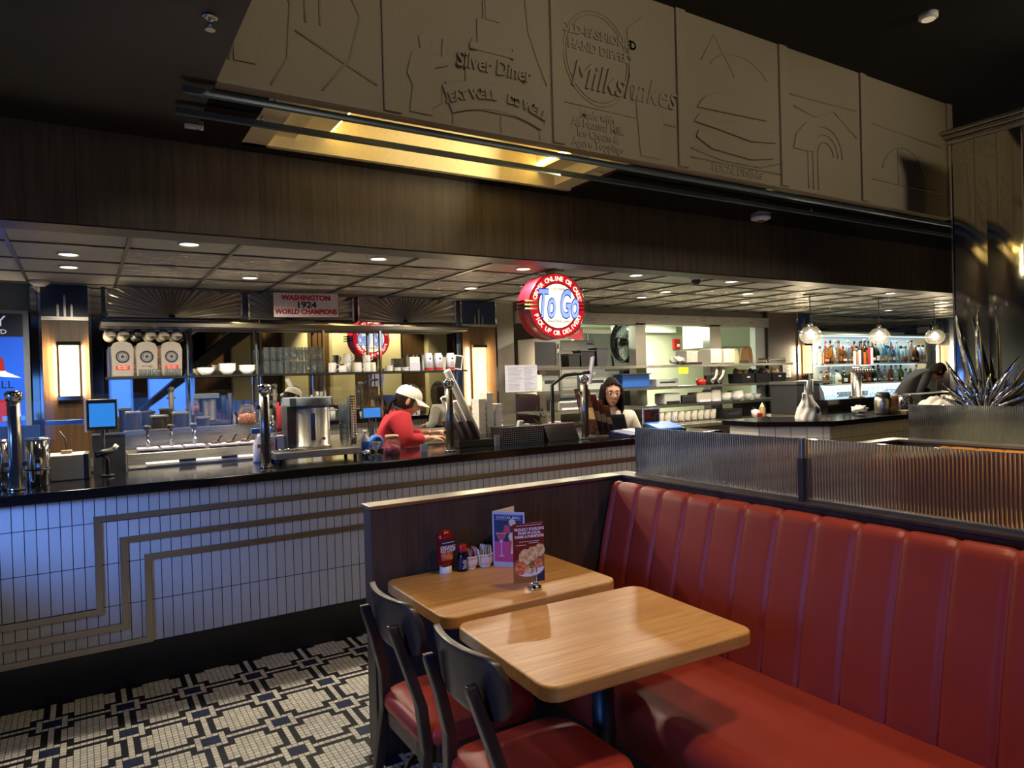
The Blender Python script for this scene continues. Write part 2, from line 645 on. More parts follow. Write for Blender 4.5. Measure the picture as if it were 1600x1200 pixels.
MT = dict(
    mosaic=mosaic(),
    tile=tiles('white_counter_tile', 0.0508, 0.225, -0.32, 0.895 - 0.9, 'c6c4bc', '2a2a2a'),
    tile_y=tiles('white_end_tile', 0.1016, 0.1016, 0.0, 0.0, 'e4e2da', '4a4a46', horiz=0),
    tile_bar=tiles('bar_front_tile', 0.0508, 0.225, 0.01, 0.0, 'b3a688', '3a3428'),
    kick=plain('black_kick_base', '0c0d10', 0.35),
    granite=granite(),
    tin=ceiling_tin(),
    fascia=wood('dark_fascia_wood', '221b15', '5e4e40', 2, 18, 0.6, plank=0.46, plank_axis=0),
    plankceil=wood('dark_ceiling_planks', '140f0b', '33271f', 0, 18, 0.5, plank=0.30, plank_axis=1),
    walnut=wood('walnut_half_wall', '2a221f', '54463f', 2, 20, 0.42),
    chairwood=wood('dark_chair_wood', '1c1513', '3a2c26', 2, 8, 0.36, coat=0.1),
    pilwood=wood('zebrano_pilaster', '24170e', '63482c', 2, 30, 0.35),
    butcher=butcher(),
    red=leather('red_vinyl', '8a2f25', '9c3b2e'),
    redchair=leather('red_chair_vinyl', '963227', 'a83e31', 0.36),
    warmlight_leather=leather('vinyl_warmlight_tint', '7a4e20', '8c5c28', 0.3),  # amber stands for the warm light seen through the reeded glass
    maroon=leather('maroon_vinyl', '4a1815', '5a201b', 0.4),
    seam=plain('vinyl_seam_highlight', '9a4238', 0.3),  # lighter than the vinyl to paint the highlight along the piping
    chrome=plain('polished_chrome', 'd8d8d8', 0.08, 1.0, 0.02),
    steel=brushed('brushed_steel', 'b9b6ae'),
    steelv=brushed('brushed_steel_upright', 'b4b0a6', 0.3, 2),
    darksteel=brushed('dark_steel', '6b675f', 0.35),
    trim=brushed('trim_bar_steel', 'a39b8c', 0.30),
    mirror=plain('mirror_glass', 'd6d8d8', 0.015, 1.0, 0.0),
    bronze=plain('polished_panel_steel', 'b9b4a6', 0.06, 1.0, 0.02),
    blackgloss=plain('black_gloss_panel', '08090a', 0.08),
    black=plain('black_plastic', '111214', 0.4),
    blackmat=plain('black_matt', '0d0d0e', 0.7),
    charcoal=plain('charcoal_plastic', '2a2b2e', 0.45),
    hiceil=plain('black_painted_ceiling', '0b0a09', 0.9),
    rod=plain('blued_steel_rod', '56646a', 0.4, 0.3),
    tinpanel=plain('embossed_tin', 'd8d2c2', 0.26, 0.62, 0.02),
    mural=plain('sand_relief_plaster', '8d8069', 0.75, 0.0, 0.05, 60.0),
    cove=plain('cream_cove_paint', 'e2d3a8', 0.7),
    white=plain('white_plastic', 'e6e4dc', 0.4),
    paper=plain('white_paper', 'e9e6de', 0.8),
    ceramic=plain('white_ceramic', 'e9e7e0', 0.18),
    kwall=plain('kitchen_wall', 'b8b79c', 0.6),
    kpanel=plain('kitchen_white_panel', 'c6cec8', 0.5),
    greywall=plain('grey_blue_wall', '77818c', 0.7),
    brownwall=plain('brown_kitchen_door', '4a2a22', 0.6),
    bluepanel=plain('navy_enamel', '16284e', 0.35),
    glass=thin_glass('clear_guard_glass'),
    glassgreen=thin_glass('shelf_glass', 'd8ecec', 0.2),
    glassware=thin_glass('clear_glassware', 'f4f8fa', 0.4, 0.02, 0.06),
    lamp_glass=thin_glass('clear_globe_glass', 'fbf6ea', 0.2, 0.02, 0.05),
    lens=glow('downlight_lens', 'ffedc8', 9.0),
    sconce=glow('sconce_diffuser', 'ffe59c', 0.95),
    bulb=glow('pendant_bulb', 'fff0d0', 25.0),
    barlight=glow('bar_shelf_light', 'c8eaff', 1.6),
    bar_fill_panel=glow('bar_fill_glow', 'cfe4ea', 0.16, '9aa4a4'),
    tube=glow('fluorescent_tube', 'f6ffe6', 6.0),
    covelight=glow('cove_strip_light', 'ffd97a', 12.0),
    screen=glow('blue_screen', '2f8ff0', 0.9, '101820'),
    posterblue=glow('backlit_poster_blue', '1457d8', 0.55, '1457d8'),
    posterdark=plain('poster_navy', '101a36', 0.4),
    posterwhite=glow('poster_white_type', 'b8d4ff', 0.5),
    signred=glow('sign_red_face', 'e0182a', 0.75, 'c01020'),
    signwhite=glow('sign_lit_face', 'fff6d8', 1.25),
    signred_side=plain('sign_red_enamel', '9c1220', 0.3),
    neon=glow('blue_neon_tube', '86b0ff', 1.1),
    neondark=glow('neon_blue_edge', '1c3cc0', 0.6, '16307a'),
    redglow=plain('hot_red_print', 'd8404a', 0.5),
    lime=plain('lime_note', 'c8f028', 0.6),
    skin=plain('skin', 'c89478', 0.5),
    skin2=plain('skin_pale', 'd0a08a', 0.5),
    skin3=plain('skin_tan', 'a3684a', 0.5),
    hair=plain('dark_brown_hair', '19110f', 0.75, spec=0.12),
    shirtred=plain('red_shirt_cloth', 'b01c2a', 0.8),
    capwhite=plain('white_cap_cloth', 'ded9cc', 0.8),
    shirtwhite=plain('white_shirt_cloth', 'd8d2c2', 0.8),
    vest=plain('black_apron_cloth', '0e1016', 0.9, spec=0.1),
    greyjacket=plain('dark_grey_cloth', '2b2a2a', 0.85),
    ketchup=plain('ketchup_red', '8e0f0c', 0.2),
    redcap=plain('red_cap_plastic', 'b3201c', 0.35),
    sauce=plain('dark_sauce', '14100e', 0.2),
    navylabel=plain('navy_label', '141c44', 0.4),
    labelwhite=plain('label_white', 'dfe0ee', 0.5),
    labelorange=speckle('food_print', 'c8502c', 'd99a6a', 90.0),
    tan=plain('tan_plastic', 'b89a6a', 0.4),
    kraft=plain('kraft_brown', '8a6238', 0.6),
    orange=plain('orange_drink', 'b4561a', 0.2),
    whiskey=plain('amber_liquor', '8a4a18', 0.15),
    teeshirt=plain('heather_shirt_cloth', '88837b', 0.85),
    pink=plain('pink_paper', 'd9a0b4', 0.6),
    greenpaper=plain('green_paper', 'b9d2a8', 0.6),
    whitebag=plain('white_plastic_bag', 'd8d6cc', 0.45),
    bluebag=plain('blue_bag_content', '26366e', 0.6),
    menubrown=speckle('menu_photo_print', '2a1c1a', '6a3a2c', 45.0),
    redprint=plain('red_menu_print', '6e1410', 0.4),
    navyprint=plain('navy_menu_print', '232a4c', 0.4),
    pinkdrink=plain('pink_drink_print', 'd0487e', 0.4),
    bluelit_white=plain('white_in_blue_light', 'c4c4d6', 0.5),  # blue daylight on white things is put into this colour
    lemon=plain('lemon_print', 'e0d9a0', 0.5),
    turkey=speckle('roast_slice_print', 'c79a64', 'e2c79a', 60.0),
    garnish=plain('green_garnish_print', '3c5a26', 0.5),
    bluebox=plain('blue_plastic_box', '2f6fd0', 0.5),
    signpale=plain('sign_pale_board', 'efe2e0', 0.5),
    typered=plain('type_red', 'b01a20', 0.5),
    typenavy=plain('type_navy', '131a38', 0.5),
    column_cream=plain('cream_column', 'e8dcae', 0.6),
    ambergl=thin_glass('amber_bottle_glass', 'e6b070', 0.25, 0.02, 0.06),
    greengl=thin_glass('green_bottle_glass', 'a0b878', 0.25),
    darkgl=plain('dark_bottle_glass', '16140f', 0.12),
    clearliq=thin_glass('clear_bottle_glass', 'e4f2f2', 0.3, 0.02, 0.12),
    redliq=plain('red_liqueur', '9a1c14', 0.15),
    blueliq=thin_glass('pale_blue_glass', 'bfe0ee', 0.3, 0.02, 0.06),
    plant=plain('dark_leaf', '1c2a1a', 0.6),
    fluted=None,
)
n = N('reeded_glass')
n.set(col=lin('e6ece8'), rough=0.08, trans=0.94, ior=1.45)
MT['fluted'] = n.m

# ------------------------------------------------------------------ the room
structure(B().box(-2.1, 14.6, -5.1, 11.1, -0.1, 0.0).build('floor', MT['mosaic']))
structure(B().box(-2.1, 0.55, -5.1, 4.24, 2.96, 3.10).build('ceiling_low', MT['plankceil']))
structure(B().box(0.45, 14.6, -5.1, 3.3, 4.0, 4.1).box(6.9, 14.6, 3.3, 4.4, 4.0, 4.1).build('ceiling_high', MT['hiceil']))
structure(B().box(0.50, 0.55, -5.1, 3.3, 3.10, 4.0).build('wall_ceiling_step', MT['hiceil']))
structure(B().box(-2.1, 14.6, 4.24, 4.36, 2.46, 2.96).build('wall_fascia', MT['fascia']))
structure(B().box(-2.1, 14.6, 4.25, 4.46, 2.452, 2.50).build('trim_fascia_underside', MT['plankceil']))
structure(B().box(6.9, 14.6, 4.24, 4.36, 2.96, 4.0).build('wall_above_fascia', MT['hiceil']))
structure(B().box(-2.1, 14.6, 4.40, 7.1, 2.50, 2.56).build('ceiling_counter', MT['tin']))
b = B()
for k in range(-4, 24):
    x = -0.35 + 0.62 * k
    b.box(x - 0.010, x + 0.010, 4.46, 7.1, 2.488, 2.50)
for y in (5.07, 5.69, 6.31, 6.93):
    b.box(-2.1, 14.5, y - 0.006, y + 0.006, 2.490, 2.50)
structure(b.build('trim_ceiling_grid', MT['darksteel']))
structure(B().box(-2.1, 4.43, 7.1, 7.2, 0, 2.56).build('wall_back', MT['greywall']))
structure(B().box(4.43, 9.05, 7.1, 7.2, 0, 1.0).build('wall_below_pass', MT['darksteel']))
structure(B().box(9.05, 14.5, 7.1, 7.2, 0, 2.56).build('wall_bar', MT['kwall']))
structure(B().box(-2.1, -2.0, -5.1, 0.4, 0, 4.1).box(-2.1, -2.0, 1.6, 2.2, 0, 4.1).box(-2.1, -2.0, 0.4, 1.6, 0, 0.72).box(-2.1, -2.0, 0.4, 1.6, 2.58, 4.1).box(-2.1, -2.0, 3.8, 7.2, 0, 4.1).box(-2.1, -2.0, 2.2, 3.8, 0, 0.72)
          .box(-2.1, -2.0, 2.2, 3.8, 2.58, 4.1).build('wall_left', MT['greywall']))
structure(B().box(-2.1, -1.5, -5.1, -5.0, 0, 4.1).box(2.7, 14.6, -5.1, -5.0, 0, 4.1).box(-0.4, 0.55, -5.1, -5.0, 0, 4.1).box(1.05, 1.37, -5.1, -5.0, 0, 4.1).box(2.43, 2.7, -5.1, -5.0, 0, 4.1).box(-1.5, 2.7, -5.1, -5.0, 0, 0.72)
          .box(-1.5, 2.7, -5.1, -5.0, 1.95, 4.1).build('wall_front', MT['pilwood']))
structure(B().box(14.5, 14.6, -5.1, 11.1, 0, 4.1).build('wall_right', MT['greywall']))
for nm, bx in (('window_1', [(-2.08, -2.02, y, y + 0.05, 0.72, 2.58) for y in (0.4, 1.0, 1.55, 2.2, 2.97, 3.75)] + [(-2.08, -2.02, 2.2, 3.8, z, z + 0.05) for z in (0.72, 2.53)] + [(-2.08, -2.02, 0.4, 1.6, z, z + 0.05) for z in (0.72, 2.53)]),
               ('window_2', [(x, x + 0.05, -5.08, -5.02, 0.72, 1.95) for x in (-1.5, -0.45, 0.55, 1.0, 1.37, 2.38)] + [(-1.5, 2.7, -5.08, -5.02, z, z + 0.05) for z in (0.72, 1.90)])):
    b = B()
    for q in bx:
        b.box(*q)
    structure(b.build(nm, MT['black']))
# kitchen room behind the pass
structure(B().box(3.2, 12.0, 11.0, 11.1, 0, 2.7).build('wall_kitchen_back', MT['kwall']))
structure(B().box(3.2, 3.3, 7.2, 11.0, 0, 2.7).build('wall_kitchen_left', MT['brownwall']))
structure(B().box(11.9, 12.0, 7.2, 11.0, 0, 2.7).build('wall_kitchen_right', MT['kwall']))
structure(B().box(3.2, 12.0, 7.1, 11.1, 2.56, 2.66).build('ceiling_kitchen', MT['kpanel']))

structure(B().box(-1.05, -0.95, 1.2, 4.1, 0, 0.98).build('wall_added_daylight_block', MT['walnut']))  # unseen partition added to keep the window light off the floor
# black gloss soffit under the mural with its stepped light coves
b = B()
b.m = 0
b.box(0.55, 0.80, 3.381, 4.24, 2.96, 3.3)
b.box(3.10, 4.42, 3.381, 4.24, 2.96, 3.3)
b.box(4.42, 4.80, 3.50, 4.24, 2.96, 3.3)
b.box(4.80, 6.90, 3.381, 4.24, 2.96, 3.3)
b.box(0.80, 3.10, 4.14, 4.24, 2.96, 3.3)
structure(b.build('ceiling_gloss_soffit', MT['blackgloss']))
b = B()
for x0, x1, z in ((0.80, 0.94, 2.965), (0.94, 1.10, 3.03), (1.10, 1.30, 3.09), (1.30, 2.80, 3.22), (2.80, 2.95, 3.07), (2.95, 3.10, 2.98)):
    b.box(x0, x1, 3.40, 4.14, z, 3.34)
b.box(0.80, 3.10, 4.10, 4.14, 2.965, 3.3)
b.box(4.42, 4.80, 3.34, 3.50, 3.06, 3.3)
structure(b.build('ceiling_cove', MT['cove']))
for (x, y, z, l, dx, w) in ((2.79, 3.75, 3.10, 0.66, -1, 11.0), (1.31, 3.75, 3.11, 0.66, 1, 1.6)):
    t = tag(B().box(x - 0.008, x + 0.008, y - l / 2, y + l / 2, z - 0.012, z + 0.012).build('cove_strip_light', MT['covelight']),
            'warm light strip on the %s step of the lit ceiling cove' % ('right' if dx < 0 else 'left'), 'light')
    area('cove_glow', (x + dx * 0.02, y, z), (x + dx, y, z + 0.12), 0.03, l, w, (1.0, 0.84, 0.50), 1.9)
area('cove_glow', (4.61, 3.42, 3.05), (4.61, 3.42, 2.9), 0.3, 0.1, 1.2, (1.0, 0.84, 0.50))
for i, (y, lab) in enumerate(((3.39, 'blue-grey steel rod under the mural edge, the one nearer the dining room'),
                              (3.67, 'blue-grey steel rod under the soffit, the one nearer the wood fascia'))):
    t = thing('ceiling_rod', lab, 'rod', (0.42, y, 2.925), 0, 'steel rods under the soffit')
    B().box(0.0, 8.4, -0.014, 0.014, -0.014, 0.014).build('bar', MT['rod'], t)
    for x in (0.4, 2.62, 4.9, 7.4):
        B().rod((x, 0, 0.012), (x, 0, 0.055), 0.006).build('hanger', MT['chrome'], t)

# relief mural above the soffit
mu = thing('relief_mural', 'sand-coloured plaster relief mural above the light cove with lettering and figures', 'mural', (0, 3.30, 2.96))
MM = MT['mural']
B().box(0.55, 6.90, 0.0, 0.08, -0.01, 1.04).build('back_panel', MM, mu)
ST = ((1.33, 1.43), (2.37, 2.455), (3.38, 3.47), (4.43, 4.52), (5.45, 5.53), (6.81, 6.90))
for a, c in ST:
    B().box(a, c, -0.018, 0.0, 0.0, 1.04).build('frame_strip', MM, mu, bevel=0.006)


def relief(name, polys, d=0.014, bev=0.005):
    for pl in polys:
        B().prism(pl, -d * 0.75, 0.0, 'y').build(name, MM, mu, bevel=bev)


def rib(name, paths, r=0.009):
    for pt in paths:
        B().tube([(x, -0.002, z) for x, z in pt], r * 0.75, 6).build(name, MM, mu)


def arc(cx, cz, r, a0, a1, n=14, ez=1.0):
    return [(cx + r * math.cos(math.radians(a0 + (a1 - a0) * i / n)), cz + ez * r * math.sin(math.radians(a0 + (a1 - a0) * i / n))) for i in range(n + 1)]


def mtext(txt, x, z, size, sx=1.0, shear=0.0, off=0.002, ext=0.012, y=0.0):
    return B().text(txt, size, T(x, -y, z) @ UP, ext * 0.75, off, shear, sx).build('lettering', MM, mu)


# building panel
relief('tower_relief', [[(1.68, 0.10), (1.68, 0.22), (1.80, 0.24), (1.80, 0.40), (1.88, 0.42), (1.88, 0.60), (1.92, 0.60), (1.92, 0.70), (1.96, 0.72), (2.0, 0.72), (2.03, 0.70), (2.03, 0.60), (2.08, 0.58), (2.08, 0.42), (2.16, 0.38), (2.16, 0.26), (2.30, 0.20), (2.30, 0.10)]], 0.016)
relief('tower_relief', [[(1.83, 0.42), (1.83, 0.46), (2.11, 0.46), (2.11, 0.42)], [(1.93, 0.60), (1.93, 0.74), (2.02, 0.74), (2.02, 0.60)]], 0.026)
rib('tower_rib', [[(x, 0.30), (x, 0.60 - abs(x - 1.98) * 0.9)] for x in (1.85, 1.92, 1.98, 2.04, 2.11)] + [arc(1.975, 0.76, 0.06, 0, 360, 16), arc(1.975, 0.76, 0.035, 0, 360, 12)], 0.006)
relief('sign_band_relief', [arc(2.0, -0.62, 0.88, 67, 113, 12) + arc(2.0, -0.62, 0.73, 113, 67, 12)], 0.024)
bl = B()
s = 'EAT WELL  DO WELL'
for i, ch in enumerate(s):
    if ch == ' ':
        continue
    a = math.radians(111.5 - 43 * i / (len(s) - 1))
    bl.text(ch, 0.066, T(2.0 + 0.805 * math.cos(a), -0.026, -0.62 + 0.805 * math.sin(a)) @ UP @ RZ(a - PI / 2), 0.008, 0.003)
bl.build('lettering', MM, mu)
mtext('Silver Diner', 1.975, 0.345, 0.115, 0.85, 0.15, 0.002, 0.012, 0.019)
rib('doorway_relief', [[(1.72, 0.0), (1.72, 0.09), (1.95, 0.115), (2.28, 0.09), (2.28, 0.0)], [(2.02, 0.0), (2.02, 0.09)], [(1.55, 0.02), (1.66, 0.10), (1.66, 0.18)]], 0.007)
# waving figure
relief('figure_relief', [[(1.47, 0.02), (1.49, 0.16), (1.46, 0.22), (1.49, 0.33), (1.54, 0.36), (1.53, 0.42), (1.57, 0.46), (1.61, 0.42), (1.60, 0.36), (1.66, 0.34), (1.67, 0.44), (1.70, 0.44), (1.70, 0.30), (1.62, 0.27), (1.61, 0.16), (1.60, 0.02)]], 0.016)
rib('figure_line', [[(1.50, 0.20), (1.50, 0.30), (1.58, 0.30), (1.58, 0.20), (1.50, 0.20)], [(1.54, 0.02), (1.54, 0.18)]], 0.005)
rib('skyline_line', [[(2.20, 0.80), (2.22, 0.60), (2.28, 0.45), (2.34, 0.32)], [(1.45, 0.98), (1.75, 0.72)]], 0.008)
# milkshake panel
rib('roundel_line', [arc(2.72, 0.56, 0.235, 0, 360, 32, 1.12), arc(2.72, 0.56, 0.255, 0, 360, 32, 1.12), [(2.46, 0.255), (3.36, 0.255)]], 0.006)
mtext('OLD-FASHIONED', 2.74, 0.70, 0.075, 1.0, 0, 0.003, 0.01)
mtext('HAND DIPPED', 2.74, 0.61, 0.075, 1.0, 0, 0.003, 0.01)
mtext('Milkshakes', 2.93, 0.43, 0.23, 0.86, 0.35, 0.0, 0.020)
for i, s in enumerate(('Made with', 'All-Natural Milk', 'Ice Cream &', 'Agave Toppings')):
    mtext(s, 2.71, 0.205 - 0.058 * i, 0.068, 0.92, 0, 0.002, 0.008)
relief('glass_relief', [[(3.05, 0.02), (3.02, 0.36), (2.98, 0.36), (2.96, 0.80), (3.08, 0.90), (3.2, 0.86), (3.34, 0.80), (3.32, 0.36), (3.27, 0.36), (3.22, 0.02)]], 0.010)
# flag panel on the left
rib('flag_line', [[(0.78, 0.02), (0.86, 0.16), (0.88, 0.42), (0.80, 0.60), (0.70, 0.66)], [(0.60, 0.10), (0.66, 0.30), (0.64, 0.5), (0.72, 0.62)],
                  [(1.02, 0.04), (1.16, 0.22), (1.22, 0.44), (1.14, 0.60), (1.20, 0.86)], [(0.95, 0.35), (0.95, 0.62)], [(1.02, 0.35), (1.02, 0.66)],
                  [(0.9, 0.3), (1.3, 0.12)], [(0.95, 0.72), (1.28, 0.6)]], 0.008)
relief('bottle_relief', [[(0.62, 0.1), (0.62, 0.3), (0.66, 0.36), (0.66, 0.46), (0.70, 0.46), (0.70, 0.36), (0.75, 0.3), (0.72, 0.1)]], 0.012)
# burger panel
relief('burger_relief', [arc(3.93, 0.40, 0.36, 15, 165, 14, 0.48) + [(3.56, 0.42)], [(3.53, 0.32), (3.58, 0.38), (3.75, 0.35), (3.95, 0.39), (4.15, 0.34), (4.36, 0.38), (4.38, 0.30), (4.1, 0.27), (3.8, 0.30)],
                         [(3.55, 0.22), (3.57, 0.27), (4.36, 0.25), (4.34, 0.18), (4.1, 0.14), (3.7, 0.16)]], 0.02)
rib('plate_line', [[(3.5, 0.14), (3.8, 0.10), (4.2, 0.10), (4.42, 0.16)], [(3.5, 0.08), (4.42, 0.08)], arc(4.0, 0.62, 0.34, 30, 150, 12, 0.7), [(3.62, 0.75), (3.75, 0.95), (3.95, 0.7)]], 0.008)
mtext('LOCAL DINING', 3.96, 0.04, 0.075, 1.0, 0, 0.003, 0.008)
# jukebox panel and last panel
rib('jukebox_line', [arc(4.98, 0.30, r, 0, 180, 14, 1.0) + [(4.98 - r, 0.02)] for r in (0.10, 0.16, 0.22)] + [[(4.6, 0.62), (4.85, 0.58), (5.1, 0.66), (5.4, 0.5)], [(4.56, 0.7), (5.4, 0.72)]], 0.009)
relief('car_relief', [[(4.58, 0.30), (4.62, 0.42), (4.74, 0.52), (4.9, 0.52), (4.86, 0.36), (4.8, 0.3)]], 0.014)
rib('counter_line', [arc(6.1, 0.2, 0.36, 20, 160, 14, 0.9), [(5.6, 0.2), (6.75, 0.2)], [(5.62, 0.66), (6.7, 0.62)], [(6.0, 0.2), (6.0, 0.5)], [(6.3, 0.2), (6.3, 0.46)]], 0.009)

# small ceiling fittings
t = thing('ceiling_camera', 'white dome security camera under the fascia right of the round sign', 'camera', (4.93, 4.62, 2.50))
B().cyl((0, 0, -0.035), 0.06, 0.035, 24).build('mount', MT['white'], t)
B().sph((0, 0, -0.04), 0.045, 18, 10).build('dome', MT['black'], t)
t = thing('smoke_detector', 'white disc detector on the black soffit beside the fascia', 'detector', (5.15, 4.05, 2.96))
B().lathe([(0.085, 0), (0.085, -0.022), (0.05, -0.036), (0.0, -0.036)], n=24).build('body', MT['white'], t)
B().lathe([(0.03, -0.036), (0.03, -0.048), (0.0, -0.05)], n=16).build('sensor', MT['rod'], t)
t = thing('ceiling_spotlight', 'small round fitting alone on the high black ceiling', 'light', (4.98, 2.51, 4.0))
B().lathe([(0.06, 0), (0.06, -0.03), (0.045, -0.04)], n=20).build('housing', MT['white'], t)
B().cyl((0, 0, -0.043), 0.042, 0.004).build('lens', glow('dim_lens', 'ffe9c0', 0.35), t)
t = thing('sprinkler', 'chrome fire sprinkler on the dark plank ceiling', 'sprinkler', (0.44, 2.75, 2.96))
B().lathe([(0.03, 0), (0.028, -0.008), (0.012, -0.012)], n=16).build('flange', MT['chrome'], t)
B().rod((0, 0, -0.01), (0, 0, -0.045), 0.007).cyl((0, 0, -0.05), 0.018, 0.004, 14).build('nozzle', MT['chrome'], t)
t = thing('ceiling_sensor', 'small white sensor at the edge of the dark plank ceiling by the mural', 'sensor', (0.535, 3.93, 2.96))
B().box(-0.045, 0.045, -0.012, 0.012, -0.022, 0.0).build('body', MT['white'], t, bevel=0.003)
B().cyl((0.02, 0, -0.026), 0.006, 0.004, 10).build('eye', MT['black'], t)

# recessed downlights in the counter ceiling
DL = [(-0.05, 5.43, 'over the white printer box, the front one'), (-0.055, 5.99, 'over the printer box, the rear one beside the blue pilaster panel'),
      (0.60, 4.77, 'just behind the fascia left of the embossed tiles'), (1.87, 4.82, 'behind the fascia above the pennant-style sign'),
      (3.13, 4.82, 'behind the fascia just left of the round sign'), (4.30, 4.75, 'behind the fascia just right of the round sign'),
      (5.54, 4.73, 'behind the fascia right of the dome camera'), (1.22, 6.08, 'deep among the embossed tiles above the first sunburst panel'),
      (3.30, 6.05, 'deep among the embossed tiles above the third sunburst panel'), (5.6, 6.1, 'in front of the kitchen pass left post'),
      (7.4, 6.1, 'in front of the kitchen pass takeaway boxes'), (8.4, 4.75, 'behind the fascia left of the glass pendants'),
      (10.9, 6.2, 'in front of the bar shelves'), (5.5, 5.6, 'added to brighten the pass before the blue bin'), (6.6, 5.4, 'added to brighten the pass before the second steel post')]  # last two fittings are added to brighten the apron figure and pass
dl = None
for i, (x, y, w) in enumerate(DL):
    lab = 'round recessed ceiling downlight ' + w
    if dl is None:
        dl = thing('downlight', lab, 'light', (x, y, 2.50), 0, 'recessed downlights over the counter')
        B().ring((0, 0, -0.003), 0.062, 0.010, 'z', 24, 6).build('trim_ring', MT['white'], dl)
        B().cyl((0, 0, -0.006), 0.055, 0.005, 22).build('lens', MT['lens'], dl)
    else:
        dup(dl, (x, y, 2.50), 0, lab)
    spot('downlight_beam', (x, y, 2.485), (x, y, 0), 118, WARMW, 165, 0.6, 0.05)
# dining-room downlights, out of the frame overhead
for i, (x, y, z, w) in enumerate(((1.9, 0.9, 3.95, 170), (3.6, 1.3, 3.95, 150), (1.6, -2.0, 3.95, 130), (4.6, -1.5, 3.95, 130), (-0.6, 2.6, 2.95, 24), (-0.6, -2.2, 2.95, 40), (7.0, 0.5, 3.95, 130))):
    lab = 'recessed warm downlight in the dining room ceiling, the %s of the set' % ORD[i]
    t = dup(dl, (x, y, z + 0.05 if z > 3 else z + 0.01), 0, lab, 'dining room downlights')
    spot('dining_beam', (x, y, z), (x, y, 0), w, WARM if i < 4 else WARMW, 84 if i < 1 else 122, 0.7, 0.12)

# unseen spotlights added on the high ceiling to brighten the mural
for i, x in enumerate((1.4, 3.4, 5.6)):
    t = thing('added_mural_spot', 'black spotlight added to brighten the plaster mural, %s of three' % ('first', 'second', 'third')[i], 'light', (x, 0.9, 4.0), 0, 'added spotlights for the mural')
    B().rod((0, 0, -0.10), (0, 0, 0.0), 0.012).build('stem', MT['black'], t)
    B().rod((0, -0.07, -0.10), (0, 0.07, -0.15), 0.045, 18).build('head', MT['black'], t)
    spot('added_mural_wash', (x, 0.99, 3.84), (x, 3.3, 3.4), 62, (1.0, 0.9, 0.72), 84, 0.9, 0.25)

# ------------------------------------------------------------------ dining booth, tables and chairs
structure(B().box(1.015, 2.50, 2.79, 2.885, 0, 1.06).build('wall_booth_end', MT['walnut'], bevel=0.003))
structure(B().box(1.008, 2.39, 2.784, 2.891, 1.06, 1.075).build('trim_booth_end_cap', MT['trim'], bevel=0.003))
structure(B().box(2.40, 2.50, -3.0, 2.79, 0, 1.06).build('wall_booth_back', MT['walnut'], bevel=0.003))
structure(B().box(2.39, 2.51, -3.0, 2.891, 1.06, 1.075).build('trim_booth_back_cap', MT['walnut'], bevel=0.003))


def reeded(name, label, x, y0, y1, z0, z1, group):
    t = thing(name, label, 'glass screen', (x, (y0 + y1) / 2, z0), 0, group)
    L, h = abs(y1 - y0), z1 - z0
    nf = int(L / 0.0127)
    N_ = nf * 6
    prof = []
    for i in range(N_ + 1):
        y = -L / 2 + L * i / N_
        prof.append((-0.006 - 0.0028 * abs(math.sin(PI * i / 6.0)) * 1.4, y))
    vs, fs = [], []
    for z in (0.006, h):
        vs += [(px, y, z) for px, y in prof]
        vs += [(0.004, y, z) for px, y in prof]
    m = N_ + 1
    for i in range(N_):
        fs.append((i, 2 * m + i, 2 * m + i + 1, i + 1))
        fs.append((m + i, m + i + 1, 3 * m + i + 1, 3 * m + i))
        fs.append((2 * m + i, 3 * m + i, 3 * m + i + 1, 2 * m + i + 1))
        fs.append((i, i + 1, m + i + 1, m + i))
    fs += [(0, m, 3 * m, 2 * m), (N_, 2 * m + N_, 3 * m + N_, m + N_)]
    B().add(vs, fs, False).build('reeded_pane', MT['fluted'], t)
    B().box(-0.014, 0.010, -L / 2, L / 2, 0.0, 0.010).build('channel', MT['trim'], t)
    return t


reeded('glass_screen', 'reeded glass screen on the booth ledge, nearest the white tiled counter', 2.445, 2.735, 1.755, 1.075, 1.322, 'reeded screens on the near booth')
reeded('glass_screen', 'reeded glass screen on the booth ledge nearest the camera, glowing amber', 2.445, 1.735, -0.6, 1.075, 1.322, 'reeded screens on the near booth')
t = thing('screen_post', 'small metal post joining the two reeded glass screens', 'post', (2.43, 1.745, 1.075))
B().box(-0.012, 0.03, -0.012, 0.012, 0, 0.17).build('lower_clamp', MT['charcoal'], t, bevel=0.002)
B().box(-0.008, 0.026, -0.008, 0.008, 0.17, 0.25).build('upper_clamp', MT['trim'], t, bevel=0.002)


def channel_back(L, n0, pitch, zb, zt, xb, xt, thick, first=0.0):
    """channel-tufted bench back: runs along -y from 0 to -L, leaning from xb (bottom) to xt (top)"""
    b = B()
    ny = int(L / pitch * 20)
    nv = 22

    def fn(u, v):
        y = -L * u
        ph = ((L * u - first) / pitch) % 1.0
        bul = (1 - abs(2 * ph - 1) ** 9)
        s = min(1.0, v / 0.72)
        if v <= 0.72:
            z = zb + (zt - 0.035 - zb) * s
            x = xb + (xt - xb) * s
            d = 1.0
            return (x - 0.012 * bul - 0.012 * math.sin(PI * s), y, z)
        a = (v - 0.72) / 0.28 * PI
        x = xt + 0.045 - 0.045 * math.cos(a) - 0.012 * bul * max(0, math.cos(a * 0.6))
        z = zt - 0.035 + (0.035 + 0.010 * bul) * math.sin(a)
        return (x, y, z - 0.05 * (a / PI) ** 6)
    b.grid(fn, ny, nv, True, False)
    # close the back and ends
    b.box(xt + 0.02, xt + 0.088, -L, 0, zb, zt - 0.03)
    return b


